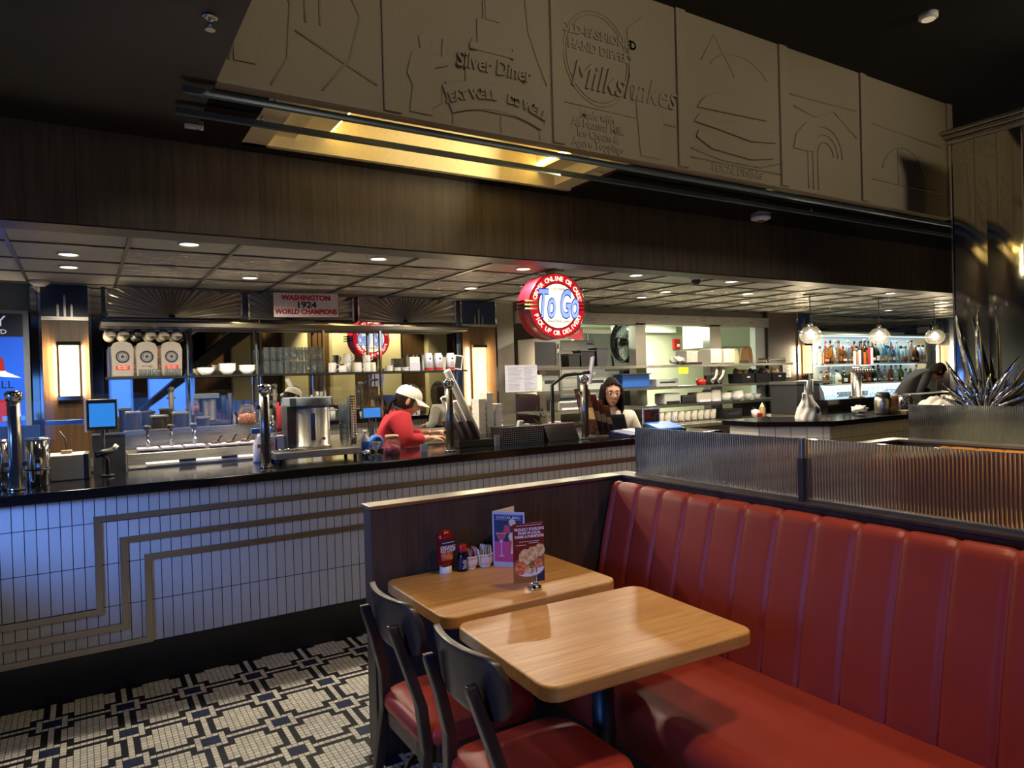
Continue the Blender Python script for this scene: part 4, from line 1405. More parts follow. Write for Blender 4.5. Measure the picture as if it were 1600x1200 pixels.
B().lathe([(0.0, 0.006), (0.058, 0.006), (0.060, 0.075), (0.0, 0.085)], n=20).build('contents', MT['labelorange'], t)
B().lathe([(0.05, 0.13), (0.048, 0.145), (0.0, 0.155)], n=20).build('lid', MT['glassware'], t)
t = thing('spray_bottle', 'pale blue spray bottle beside the second sneeze guard post', 'bottle', (0.985, 4.80, CT))
B().lathe([(0.0, 0), (0.035, 0), (0.037, 0.01), (0.037, 0.11), (0.018, 0.16), (0.014, 0.19)], n=20).build('body', MT['bluelit_white'], t)
B().box(-0.045, 0.016, -0.012, 0.012, 0.19, 0.225).build('trigger_head', MT['bluebox'], t, bevel=0.004)
for k, (x, w, hh, m) in enumerate(((0.33, 0.10, 0.24, 'charcoal'), (0.52, 0.12, 0.20, 'black'), (0.68, 0.11, 0.22, 'greywall'), (0.86, 0.09, 0.17, 'black'))):
    t = thing('blender_base', 'dark mixer base under the mirrors behind the syrup pumps, the %s from the left' % ORD[k], 'mixer', (x + 0.02, 6.5, 1.0), 0, 'mixers on the back counter')
    B().box(-w / 2, w / 2, -0.07, 0.07, 0, 0.14).build('motor_housing', MT[m], t, bevel=0.01)
    B().lathe([(0.035, 0.14), (0.05, 0.16), (0.055, 0.14 + hh), (0.056, 0.15 + hh)], n=18).build('jug', MT['darksteel'], t)
    B().box(-w / 2 - 0.005, w / 2 + 0.005, -0.075, 0.075, 0.15 + hh, 0.17 + hh).build('lid', MT['steel'], t, bevel=0.004)

# drink dispenser on its drip tray
t = thing('drip_tray', 'long steel tray under the drink dispenser and cup stacks', 'tray', (1.30, 4.66, CT))
B().box(-0.27, 0.29, -0.13, 0.13, 0.030, 0.075).build('tray_body', MT['steel'], t, bevel=0.004)
b = B()
for x in (-0.24, 0.26):
    for y in (-0.1, 0.1):
        b.cyl((x, y, 0), 0.012, 0.031, 10)
b.build('foot', MT['black'], t)
t = thing('drink_dispenser', 'big round-fronted steel drink dispenser with a grey lid', 'dispenser', (1.325, 4.72, CT + 0.075))
B().lathe([(0.0, 0), (0.118, 0), (0.120, 0.02), (0.112, 0.025), (0.112, 0.265), (0.104, 0.285)], n=36).build('round_tank', MT['steelv'], t)
B().box(-0.16, 0.13, -0.04, 0.16, 0.285, 0.345).cyl((0, 0, 0.285), 0.125, 0.060, 36).build('lid', MT['greywall'], t, bevel=0.006)
B().box(-0.165, -0.10, 0.02, 0.16, 0.0, 0.285).build('back_column', MT['charcoal'], t, bevel=0.006)
B().box(-0.045, -0.015, -0.118, -0.108, 0.06, 0.24).build('reflection_strip', MT['bluebag'], t)  # blue strip painted in for the upright reflection on the tank
B().rod((0.03, -0.112, 0.07), (0.03, -0.150, 0.07), 0.012).build('tap', MT['chrome'], t)
t = thing('juice_box', 'white carton with a dark red logo left of the drink dispenser', 'carton', (1.098, 4.86, CT))
B().box(-0.055, 0.06, -0.05, 0.05, 0.0, 0.165).build('box', MT['bluelit_white'], t, bevel=0.003)
b = B().prism([(-0.035, 0.02), (0.045, 0.02), (0.012, 0.036), (0.008, 0.15), (-0.002, 0.15), (-0.004, 0.036)], -0.0515, -0.05, 'y')
b.build('logo_print', MT['redprint'], t)
B().ring((-0.035, -0.051, 0.125), 0.011, 0.002, 'y', 20, 6).build('round_logo', MT['navyprint'], t)
t = thing('cocktail_shaker', 'small steel shaker standing on the carton by the second post', 'shaker', (1.09, 4.86, CT + 0.165))
B().lathe([(0.0, 0), (0.026, 0), (0.030, 0.03), (0.030, 0.07), (0.022, 0.09), (0.010, 0.10), (0.008, 0.14), (0.0, 0.145)], n=20).build('body', MT['chrome'], t)
t = thing('steel_tongs', 'pair of steel tongs lying at the left end of the drip tray', 'tongs', (1.13, 4.58, CT + 0.075))
B().rod((-0.06, -0.01, 0.012), (0.10, 0.0, 0.010), 0.008).rod((-0.06, 0.02, 0.012), (0.10, 0.012, 0.010), 0.008).build('arms', MT['chrome'], t)
cups = None
for k, (x, y, n_, sc) in enumerate(((1.535, 4.70, 9, 1.0), (1.606, 4.74, 11, 1.0))):
    t = thing('cup_stack', 'tall stack of %s cups right of the drink dispenser' % ('steel' if k else 'clear'), 'cup stack', (x, y, CT + 0.075), 0, 'cup stacks by the dispenser')
    for j in range(n_ + 6):
        z = 0.018 * j
        B().lathe([(0.026, z), (0.032, z + 0.055), (0.0335, z + 0.057)], n=18).build('cup', MT['chrome' if k else 'glassware'], t)
for k, (x, y, h_) in enumerate(((1.72, 6.5, 0.42), (1.86, 6.52, 0.44))):
    t = thing('cup_tube', 'tall clear cup dispenser tube on the back counter, the %s one' % ('left', 'right')[k], 'cup dispenser', (x, y, 1.0), 0, 'cup dispenser tubes')
    B().lathe([(0.05, 0.0), (0.05, h_), (0.046, h_ + 0.004)], n=20).build('tube', MT['glassware'], t)
    B().lathe([(0.0, 0.02), (0.044, 0.02), (0.044, h_ - 0.05), (0.0, h_ - 0.04)], n=20).build('cups_inside', MT['white'], t)
t = thing('till_screen', 'bright blue till screen beside the person in red', 'screen', (2.13, 5.75, 0.98), 0.0)
B().box(-0.09, 0.08, -0.01, 0.012, 0.30, 0.395).build('bezel', MT['black'], t, bevel=0.004)
B().box(-0.082, 0.072, -0.0112, -0.010, 0.308, 0.388).build('display', MT['screen'], t)
B().box(-0.02, 0.02, 0.013, 0.03, -1.0, 0.36).box(-0.12, 0.12, -0.1, 0.12, -1.0, -0.98).build('stand', MT['charcoal'], t)
t = thing('sanitizer_bottle', 'slim blue and white squeeze bottle right of the cup stacks', 'bottle', (1.655, 4.62, CT))
B().lathe([(0.0, 0), (0.026, 0), (0.028, 0.01), (0.028, 0.12), (0.012, 0.145), (0.010, 0.16)], n=20).build('body', MT['bluelit_white'], t)
curved_label(0.0285, 1.0, 0.04, 0.10, -170, -10, MT['bluebox'], t, 'label', 0.0006)
B().lathe([(0.011, 0.158), (0.011, 0.178), (0.0, 0.18)], n=14).build('cap', MT['white'], t)
t = thing('lemon_squeezer', 'small dark chrome egg-shaped ornament at the end of the drip tray', 'ornament', (1.625, 4.52, CT))
B().sph((0, 0, 0.028), (0.03, 0.03, 0.028)).build('body', MT['chrome'], t)
t = thing('tape_dispenser', 'blue and black tape dispenser at the left of the person in red', 'tape dispenser', (1.80, 4.80, CT), 0.2)
B().box(-0.06, 0.06, -0.03, 0.03, 0, 0.03).build('base', MT['black'], t, bevel=0.006)
B().lathe([(0.022, -0.022), (0.05, -0.022), (0.05, 0.022), (0.022, 0.022), (0.022, -0.022)], n=24, M=T(0, 0, 0.075) @ RX(PI / 2), cap=False).build('tape_roll', MT['bluebox'], t)
B().rod((0, -0.026, 0.075), (0, 0.026, 0.075), 0.02).build('hub', MT['black'], t)
t = thing('sundae_glass', 'clear stemmed sundae glass beside the glass sweet jar', 'glass', (1.725, 4.60, CT))
B().lathe([(0.0, 0.0), (0.032, 0.0), (0.030, 0.006), (0.008, 0.012), (0.008, 0.035), (0.025, 0.05), (0.042, 0.095)], n=22).build('glass', MT['glassware'], t)
t = thing('sweet_jar', 'clear glass jar with red sweets and a cork-coloured lid', 'jar', (1.835, 4.58, CT))
B().lathe([(0.0, 0), (0.056, 0), (0.062, 0.01), (0.062, 0.075), (0.046, 0.10), (0.044, 0.115)], n=26).build('glass_body', MT['glassware'], t)
B().lathe([(0.0, 0.006), (0.054, 0.006), (0.055, 0.05), (0.03, 0.066), (0.0, 0.068)], n=20).build('sweets', MT['redglow'], t)
B().lathe([(0.047, 0.113), (0.048, 0.135), (0.0, 0.138)], n=22).build('lid', MT['tan'], t)
t = thing('counter_label', 'small pale card in a clear stand in front of the person in red', 'card', (2.07, 4.56, CT))
B().box(-0.028, 0.028, -0.002, 0.002, 0, 0.055).build('card', MT['bluelit_white'], t)
B().box(-0.03, 0.03, -0.02, 0.02, 0, 0.006).build('foot', MT['glassware'], t)

# black rack with paper rolls
t = thing('bag_rack', 'black slanted rack holding white paper tubes', 'rack', (2.50, 4.66, CT))
B().box(-0.14, 0.16, -0.09, 0.11, 0.0, 0.055).build('base', MT['black'], t, bevel=0.004)
for k in range(3):
    M = T(-0.120 + 0.080 * k, 0, 0.0552) @ RY(-0.46)
    B().box(-0.004, 0.004, -0.085, 0.09, 0.0, 0.16, M).build('divider', MT['charcoal'], t)
for k, (x, L, r, lab, y) in enumerate(((0.085, 0.56, 0.028, 'longest white paper tube leaning in the black rack', 4.69), (0.005, 0.30, 0.025, 'shorter white paper tube leaning in the middle of the black rack', 4.66), (-0.075, 0.34, 0.025, 'white paper tube leaning at the front of the black rack', 4.64))):
    t = thing('paper_tube', lab, 'paper tube', (2.50 + x, y, CT + 0.074), 0, 'paper tubes in the rack')
    B().lathe([(r * 0.6, 0.0), (r, 0.0), (r, L), (r * 0.9, L + r * 0.25), (r * 0.3, L + r * 0.3), (0, L + r * 0.3)], n=22, M=RY(-0.46)).build('tube', MT['paper'], t)
# white takeaway box stacks
for s_, (x, n_) in enumerate(((2.66, 8), (2.735, 9), (2.81, 7))):
    for j in range(n_):
        t = thing('takeaway_box', 'white folded takeaway box, %s up in the %s stack behind the guard glass' % (ORD[j], ('left', 'tallest middle', 'right')[s_]), 'box', (x, 4.80, CT + 0.044 * j + 0.0005), 0, 'white takeaway boxes by the paper tubes')
        vs = [(-0.028, -0.05, 0), (0.028, -0.05, 0), (0.028, 0.05, 0), (-0.028, 0.05, 0), (-0.034, -0.06, 0.0435), (0.034, -0.06, 0.0435), (0.034, 0.06, 0.0435), (-0.034, 0.06, 0.0435)]
        B().add(vs, [(3, 2, 1, 0), (4, 5, 6, 7), (0, 1, 5, 4), (1, 2, 6, 5), (2, 3, 7, 6), (3, 0, 4, 7)]).build('box', MT['paper'], t)
t = thing('napkin_clip', 'clear plastic holder with a tan slip at the rack front', 'holder', (2.665, 4.53, CT))
B().box(-0.03, 0.03, -0.002, 0.002, 0, 0.085).build('sheet', MT['glassware'], t)
B().box(-0.022, 0.022, 0.004, 0.008, 0.0, 0.08).build('slip', MT['paper'], t)


def perforated():
    n = N('perforated_black')
    o = n.xyz()
    u = n.math('SUBTRACT', n.math('FRACT', n.math('MULTIPLY', o[0], 62.0)), 0.5)
    v = n.math('SUBTRACT', n.math('FRACT', n.math('MULTIPLY', o[2], 62.0)), 0.5)
    d = n.math('ADD', n.math('MULTIPLY', u, u), n.math('MULTIPLY', v, v))
    h = n.math('LESS_THAN', d, 0.07)
    return n.set(col=n.mix(h, lin('141518'), lin('b7b9ba')), rough=0.4)


t = thing('perforated_basket', 'black perforated basket on the counter below the printed sheet', 'basket', (2.90, 4.62, CT))
b = B()
b.box(-0.19, 0.19, -0.085, -0.080, 0.005, 0.125).box(-0.19, 0.19, 0.080, 0.085, 0.005, 0.125).box(-0.19, -0.185, -0.08, 0.08, 0.005, 0.125).box(0.185, 0.19, -0.08, 0.08, 0.005, 0.125).box(-0.185, 0.185, -0.08, 0.08, 0.0, 0.006)
b.build('basket_body', perforated(), t)
B().tube([(-0.19, -0.085, 0.128), (0.19, -0.085, 0.128), (0.19, 0.085, 0.128), (-0.19, 0.085, 0.128)], 0.006, 6, True).build('rim', MT['black'], t)
t = thing('tape_gun', 'white plastic dispenser lying in the black basket', 'dispenser', (2.955, 4.64, CT + 0.007))
B().prism([(-0.07, 0.0), (0.07, 0.0), (0.07, 0.135), (0.02, 0.14), (0.01, 0.165), (-0.03, 0.165)], -0.02, 0.02, 'y').build('body', MT['white'], t, bevel=0.006)
B().box(-0.005, 0.02, -0.022, -0.019, 0.14, 0.155).build('window', MT['charcoal'], t)
t = thing('white_cup', 'small white cup between the box stacks and the black basket', 'cup', (2.885, 4.88, CT), 0)
B().lathe([(0.0, 0), (0.028, 0), (0.036, 0.13), (0.034, 0.13), (0.027, 0.01)], n=20).build('cup', MT['ceramic'], t)
t = thing('check_presenter', 'wide black slanted folder holder with a pale top edge', 'folder holder', (3.27, 4.56, CT))
B().prism([(-0.08, 0.0), (0.06, 0.0), (0.07, 0.12), (0.0, 0.13)], -0.16, 0.14, 'x').build('holder', MT['black'], t, bevel=0.004)
B().box(-0.165, 0.145, -0.002, 0.012, 0.128, 0.136).build('pale_edge', MT['labelwhite'], t)
t = thing('plant_pot', 'small leafy sprig in a white pot behind the slanted black holder', 'plant', (3.30, 4.88, CT))
B().lathe([(0.0, 0), (0.03, 0), (0.04, 0.10), (0.036, 0.10), (0.0, 0.09)], n=18).build('pot', MT['ceramic'], t)
b = B()
rr = random.Random(5)
for k in range(46):
    a, e = rr.uniform(0, 2 * PI), rr.uniform(0.1, 1.4)
    L = rr.uniform(0.06, 0.15)
    p = Vector((math.cos(a) * math.cos(e), math.sin(a) * math.cos(e), math.sin(e))) * L + Vector((0, 0, 0.11))
    s = Vector((-math.sin(a), math.cos(a), 0)) * 0.009
    b.add([p - s * 0.3, p + s, p + (p - Vector((0, 0, 0.1))) * 0.25, p - s], [(0, 1, 2, 3)])
    b.add([(0, 0, 0.09), (0.002, 0, 0.09), tuple(p)], [(0, 1, 2)])
b.build('leaves', MT['plant'], t)
for k, (x, m, lab) in enumerate(((3.13, 'labelorange', 'small jar with an orange label behind the slanted black holder'), (3.19, 'redcap', 'small jar of red sauce right behind the slanted black holder'))):
    t = thing('condiment_jar', lab, 'jar', (x + 0.30, 4.90, CT), 0)
    B().lathe([(0.0, 0), (0.032, 0), (0.034, 0.08), (0.028, 0.10)], n=18).build('jar', MT[m], t)
    B().lathe([(0.030, 0.10), (0.030, 0.122), (0.0, 0.125)], n=18).build('lid', MT['labelwhite'], t)
# ticket screen on an arm above the fourth post
t = thing('ticket_screen', 'thin screen seen edge-on on a dark arm above the fourth post', 'screen', (3.55, 4.62, CT), 0)
B().box(-0.007, 0.007, -0.11, 0.11, -0.11, 0.12, T(0.10, 0.0, 0.55) @ RZ(-0.56) @ RY(0.14)).build('panel', MT['bluelit_white'], t, bevel=0.004)
B().tube([(-0.22, 0.12, 0.0), (-0.22, 0.12, 0.44), (-0.10, 0.10, 0.52), (0.085, 0.0, 0.54)], 0.016, 10).build('arm', MT['black'], t)
# brochures
rr = random.Random(9)
t = thing('brochure_rack', 'wire rack by the fourth post that holds food leaflets', 'rack', (3.72, 4.58, CT))
b = B()
for y in (-0.11, 0.11):
    b.tube([(-0.13, y, 0.01), (0.13, y, 0.01)], 0.004, 6)
for k in range(5):
    b.tube([(-0.12 + 0.055 * k, -0.11, 0.01), (-0.12 + 0.055 * k, 0.11, 0.01)], 0.003, 6)
b.build('wire_frame', MT['chrome'], t)
for k in range(4):
    t = thing('leaflet', 'dark food leaflet leaning in the wire rack, the %s from the fourth post' % ORD[k], 'leaflet', (3.615 + 0.055 * k, 4.58, CT + 0.016), 0, 'food leaflets in the rack')
    M = RY(-0.26)
    hh = 0.40 - 0.05 * k
    B().box(-0.003, 0.003, -0.10, 0.10, 0.0, hh, M).build('sheet', MT['menubrown'], t)
    B().box(0.003, 0.0042, -0.085, 0.085, hh * 0.45, hh * 0.9, M).build('picture', MT['labelorange'], t)
    B().box(-0.0042, -0.003, -0.10, 0.08, hh * 0.35, hh * 0.6, M).build('rear_picture', MT['turkey'], t)
t = thing('framed_menu', 'small red and brown menu card in a clear upright frame on the counter end', 'menu card', (4.22, 4.52, CT), 0.05)
B().box(-0.10, 0.11, -0.004, 0.004, 0, 0.21).build('frame', MT['labelwhite'], t)
B().box(-0.085, 0.095, -0.0055, -0.004, 0.012, 0.198).build('picture', MT['menubrown'], t)
B().sph((-0.05, -0.006, 0.15), (0.03, 0.002, 0.03), 14, 8).build('red_dot', MT['redcap'], t)
t = thing('tablet_stand', 'bright blue tablet lying on a slanted black stand', 'tablet', (4.22, 4.36, CT), 0.0)
B().prism([(-0.09, 0.0), (0.09, 0.0), (0.09, 0.085), (-0.09, 0.04)], -0.16, 0.17, 'x').build('stand', MT['black'], t)
B().prism([(-0.085, 0.046), (0.085, 0.088), (0.083, 0.096), (-0.087, 0.054)], -0.14, 0.14, 'x').build('display', MT['screen'], t)
b = B().rod((0.13, 0.05, 0.06), (0.17, 0.05, 0.17), 0.004).rod((0.15, 0.05, 0.06), (0.205, 0.05, 0.16), 0.004)
b.build('stylus', MT['labelwhite'], t)
t = thing('order_book', 'open folder of papers lying on the counter before the person in the black apron', 'folder', (3.885, 4.385, CT), 0.1)
B().prism([(-0.13, 0.0), (0.12, 0.0), (0.12, 0.045), (-0.13, 0.02)], -0.16, 0.14, 'x').build('cover', MT['navyprint'], t)
B().prism([(-0.13, 0.0205), (0.12, 0.0455), (0.12, 0.050), (-0.13, 0.025)], 0.0, 0.13, 'x').build('page', MT['paper'], t)
B().prism([(-0.13, 0.0205), (0.12, 0.0455), (0.12, 0.049), (-0.13, 0.024)], -0.15, -0.005, 'x').build('blue_page', MT['bluebag'], t)

# ------------------------------------------------------------------ mirrored back wall
t = thing('wall_mirror', 'long mirror behind the glass shelf between the two lit pilasters', 'mirror', (0, 7.09, 0))
for k, (x0, x1) in enumerate(((0.17, 0.84), (0.86, 1.455), (1.47, 2.06), (2.07, 2.66), (2.67, 3.66))):
    B().box(x0, x1, -0.004, 0.004, 1.0, 2.125).build('mirror_pane', MT['mirror'], t)
B().box(0.17, 3.66, -0.004, 0.004, 2.19, 2.235).build('mirror_strip', MT['mirror'], t)
t = thing('shelf_rail', 'dark steel rail running along the top of the mirrors', 'rail', (0, 6.9, 2.155))
B().box(0.15, 3.66, -0.10, 0.18, -0.025, 0.025).build('rail', MT['darksteel'], t, bevel=0.004)
B().box(0.15, 3.66, -0.105, -0.10, 0.012, 0.024).build('bright_edge', MT['chrome'], t)


def pilaster(label, x0, x1, z1, sx, sz0, sz1, sw, wide=True):
    t = thing('wall_pilaster', label, 'pilaster', ((x0 + x1) / 2, 7.06, 0), 0, 'wood pilasters with wall lights')
    w = (x1 - x0) / 2
    B().box(-w + 0.012, w - 0.012, -0.02, 0.03, 0.9, 2.20).build('wood_panel', MT['pilwood'], t)
    for s in (-1, 1):
        B().box(s * w - 0.010, s * w + 0.010, -0.032, 0.03, 0.9, z1).build('edge_trim', MT['chrome'], t)
    B().box(-w, w, -0.03, 0.03, 2.195, 2.225).build('cross_trim', MT['steel'], t)
    B().box(-w + 0.012, w - 0.012, -0.02, 0.03, 2.225, z1).build('navy_panel', MT['bluepanel'], t)
    for dx, h in ((-0.05, 0.11), (0.0, 0.19), (0.05, 0.11)):
        B().prism([(dx - 0.008, 2.225), (dx + 0.008, 2.225), (dx + 0.008, 2.225 + h - 0.02), (dx, 2.225 + h), (dx - 0.008, 2.225 + h - 0.02)], -0.034, -0.02, 'y').build('fin', MT['steelv'], t)
    s = thing('wall_light', 'tall glowing wall light on the ' + label.split(' ', 1)[1], 'wall light', (sx, 7.03, (sz0 + sz1) / 2), 0, 'tall wall lights')
    h = (sz1 - sz0) / 2
    B().box(-sw, sw, -0.055, 0.0, -h, h).build('diffuser', MT['sconce'], s, bevel=0.006)
    B().box(-sw - 0.012, sw + 0.012, -0.06, 0.01, h, h + 0.03).build('top_cap', MT['chrome'], s)
    B().box(-sw - 0.012, sw + 0.012, -0.06, 0.01, -h - 0.03, -h).build('bottom_cap', MT['chrome'], s)
    for q in (-1, 1):
        area('wall_light_glow', (sx + q * (sw + 0.02), 6.99, (sz0 + sz1) / 2), (sx + q * 0.4, 7.03, (sz0 + sz1) / 2), 0.04, sz1 - sz0, 11.0, (1.0, 0.8, 0.5))
    return t


pilaster('wood pilaster left of the shelf of white shirts', -0.285, 0.075, 2.5, -0.085, 1.545, 1.98, 0.073)
pilaster('wood pilaster behind the white takeaway boxes', 3.70, 4.16, 2.5, 3.905, 1.30, 1.955, 0.078)
for x0, x1, lab in ((0.085, 0.165, 'left of the shirts'), (4.17, 4.42, 'right of the second pilaster')):
    o = B().box(x0, x1, 7.06, 7.09, 0.9, 2.5).build('wall_strip', MT['bronze' if x0 < 1 else 'steelv'])
    tag(o, 'polished steel wall strip ' + lab, 'wall panel')
o = B().box(-0.345, -0.298, 6.98, 7.09, 0.9, 2.47).build('corner_strip', MT['bronze'])
tag(o, 'narrow polished steel strip between the poster wall and the first pilaster', 'wall panel')
t = thing('wall_speaker', 'small white ceiling fitting above the corner of the first pilaster', 'fitting', (-0.27, 6.85, 2.5))
B().lathe([(0.07, 0), (0.075, -0.02), (0.04, -0.045), (0.0, -0.045)], n=20).build('body', MT['white'], t)

# sunburst panels
for k, (x0, x1, xc) in enumerate(((0.205, 1.33, 0.72), (1.40, 2.44, 1.78), (2.50, 3.64, 3.02))):
    t = thing('sunburst_panel', 'embossed tin sunburst panel above the mirrors, ' + ('over the white shirts', 'behind the red-lettered sign', 'over the white mugs and tins')[k], 'panel', (0, 7.085, 2.235), 0, 'tin sunburst panels')
    b = B()
    na, nr = 352, 18
    zt = 0.26

    def fn(u, v, x0=x0, x1=x1, xc=xc):
        a = PI * (1 - u)
        ca, sa = math.cos(a), math.sin(a)
        rx = ((x1 - xc) if ca > 0 else (xc - x0)) / max(1e-6, abs(ca))
        rz = zt / max(1e-6, sa)
        R = min(rx, rz)
        r = 0.03 + (R - 0.03) * v
        ray = math.sin(PI * 44 * u)
        d = 0.018 * ray * (0.3 + min(1, r / 0.25) * 0.7) + 0.006 * math.sin(11 * r + 1.3 * math.sin(9 * u)) - 0.04 * math.exp(-r * 6)
        return (xc + r * ca, -0.012 + d, r * sa)
    b.grid(fn, na, nr, True)
    b.build('embossed_sheet', MT['tinpanel'], t)
    b = B()
    for x in (x0, x1):
        b.box(x - 0.008, x + 0.008, -0.03, 0.0, 0.0, 0.26)
    b.box(x0, x1, -0.03, 0.0, 0.253, 0.262)
    b.build('edge_trim', MT['chrome'], t)

# glass shelf and its uprights
t = thing('glass_shelf', 'long dark-edged glass shelf in front of the mirrors', 'shelf', (0, 6.9, 1.69))
B().box(0.17, 3.62, -0.14, 0.16, -0.008, 0.006).build('shelf_pane', MT['glassgreen'], t)
B().box(0.17, 3.62, -0.145, -0.14, -0.010, 0.008).build('front_edge', MT['black'], t)
for x in (0.85, 1.46, 2.065, 2.665):
    B().box(x - 0.010, x + 0.010, -0.02, 0.02, -0.69, 0.44).build('upright', MT['chrome'], t)
SZ = 1.6965
for k, (x, red) in enumerate(((0.305, True), (0.49, False), (0.685, True))):
    t = thing('shirt_bag', 'white shirt with round black emblem%s, %s on the glass shelf' % (' and red label' if red else '', ('leftmost', 'middle', 'rightmost')[k]), 'shirt', (x, 6.85, SZ), 0, 'white shirts on the glass shelf')
    b = B().prism([(-0.082, 0), (0.082, 0), (0.088, 0.24), (0.07, 0.29), (0.03, 0.305), (-0.03, 0.305), (-0.07, 0.29), (-0.088, 0.24)], -0.022, 0.022, 'y')
    b.build('cloth', MT['teeshirt'], t, bevel=0.012, seg=3)
    b = B().ring((0.0, -0.0225, 0.175), 0.046, 0.0075, 'y', 30, 6).ring((0.0, -0.0225, 0.175), 0.030, 0.0025, 'y', 24, 6)
    b.prism([(-0.018, 0.175), (0, 0.157), (0.018, 0.175), (0, 0.193)], -0.0245, -0.022, 'y')
    for q in range(16):
        a = 2 * PI * q / 16
        b.box(-0.003, 0.003, -0.030, -0.0225, -0.004, 0.004, T(0.046 * math.cos(a), 0, 0.175 + 0.046 * math.sin(a)))
    b.build('emblem', MT['typenavy'], t)
    if red:
        B().box(-0.052, 0.052, -0.0245, -0.0222, 0.062, 0.098).build('red_label', MT['typered'], t)
        B().text('EAT WELL', 0.016, T(0, -0.0248, 0.088) @ UP, 0.0003).build('lettering', MT['shirtwhite'], t)
        B().text('DO WELL', 0.016, T(0, -0.0248, 0.072) @ UP, 0.0003).build('lettering', MT['shirtwhite'], t)
    else:
        B().text('EAT WELL', 0.018, T(0, -0.0245, 0.09) @ UP, 0.0003).build('lettering', MT['typenavy'], t)
    B().box(-0.105, -0.086, -0.01, 0.03, 0, 0.26).build('folded_side', MT['menubrown' if k else 'navyprint'], t)
for k in range(6):
    x = 0.22 + 0.105 * k
    t = thing('baseball_cap', '%s cap hanging above the shirts, %s from the first pilaster' % ('white' if k != 2 else 'dark', ORD[k]), 'cap', (x, 6.95, 2.07), 0, 'caps above the shirts')
    b = B()
    b.sph((0, 0, 0), (0.048, 0.05, 0.05), 16, 10)
    b.build('crown', MT['teeshirt' if k != 2 else 'black'], t)
    B().prism(rrect(-0.04, 0.04, -0.095, -0.02, 0.03, 5), -0.015, -0.009, 'z').build('brim', MT['teeshirt' if k not in (1, 2) else 'black'], t)
for k in range(9):
    t = None
    x = 0.435 + 0.034 * k + (0.03 if k > 4 else 0)
    o = B().lathe([(0.0, 0), (0.013, 0), (0.0155, 0.065), (0.014, 0.065), (0.012, 0.006)], n=14).build('shot_glass', MT['glassware'], None, (x, 6.79, SZ))
    tag(o, 'tiny clear shot glass in front of the shirts, %s from the left' % ORD[k], 'glass', 'shot glasses on the glass shelf')
for k, (x, n_) in enumerate(((0.97, 2), (1.155, 4), (1.33, 3))):
    for j in range(n_):
        o = B().lathe([(0.0, 0), (0.035, 0), (0.045, 0.012), (0.078, 0.055), (0.075, 0.055), (0.04, 0.014), (0.0, 0.008)], n=24).build('bowl', MT['ceramic'], None, (x, 6.88, SZ + 0.017 * j))
        tag(o, 'white bowl on the glass shelf left of the tumblers, %s in the %s stack' % (ORD[j], ('short left', 'taller middle', 'right')[k]), 'bowl', 'white bowls on the glass shelf')
for k in range(9):
    for j in range(2):
        o = B().lathe([(0.0, 0.002), (0.024, 0.002), (0.0255, 0.012), (0.029, 0.125), (0.0275, 0.125), (0.0235, 0.014), (0.0, 0.012)], n=18).build('tumbler', MT['glassware'], None, (1.505 + 0.064 * k, 6.86, SZ + 0.131 * j))
        tag(o, 'clear tumbler in the %s tier on the glass shelf, %s from the left' % (('lower', 'upper')[j], ORD[k]), 'glass', 'tumblers on the glass shelf')
MUG = ((2.135, 6.84, 0, 0.1), (2.225, 6.80, 0, 0.07), (2.31, 6.90, 0, 0.1), (2.39, 6.82, 0, 0.1), (2.478, 6.80, 0, 0.1), (2.563, 6.88, 0, 0.1), (2.31, 6.90, 1, 0.09), (2.478, 6.80, 1, 0.07))
for k, (x, y, j, h_) in enumerate(MUG):
    t = thing('coffee_mug', 'white mug on the glass shelf, %s of the mugs counted from the tumblers' % ORD[k] if not j else 'white mug standing on another, %s of two on top' % ORD[k - 6], 'mug', (x, y, SZ + 0.101 * j), -0.4 + 0.5 * (k % 3), 'white mugs on the glass shelf')
    B().lathe([(0.0, 0), (0.036, 0), (0.039, 0.008), (0.039, h_), (0.035, h_), (0.034, 0.012), (0.0, 0.010)], n=22).build('body', MT['ceramic'], t)
    B().tube([(0.036, 0, h_ * 0.82), (0.062, 0, h_ * 0.78), (0.066, 0, h_ * 0.45), (0.036, 0, h_ * 0.2)], 0.006, 8).build('handle', MT['ceramic'], t)
for k, (x, n_) in enumerate(((2.74, 3), (2.83, 2), (2.92, 2))):
    for j in range(n_):
        o = B().lathe([(0.0, 0), (0.03, 0), (0.044, 0.02), (0.041, 0.02), (0.028, 0.006), (0.0, 0.005)], n=20).build('small_dish', MT['ceramic'], None, (x, 6.85, SZ + 0.0205 * j))
        tag(o, 'small white dish %s up in the %s little stack by the mugs' % (ORD[j], ORD[k]), 'dish', 'small dishes on the glass shelf')
t = thing('tea_box', 'small box of white cups between the dishes and the tins', 'box', (3.02, 6.86, SZ))
B().box(-0.06, 0.06, -0.04, 0.04, 0, 0.09).build('box', MT['bluelit_white'], t, bevel=0.003)
B().box(-0.056, 0.056, -0.036, 0.036, 0.09, 0.15).build('cups', MT['ceramic'], t)
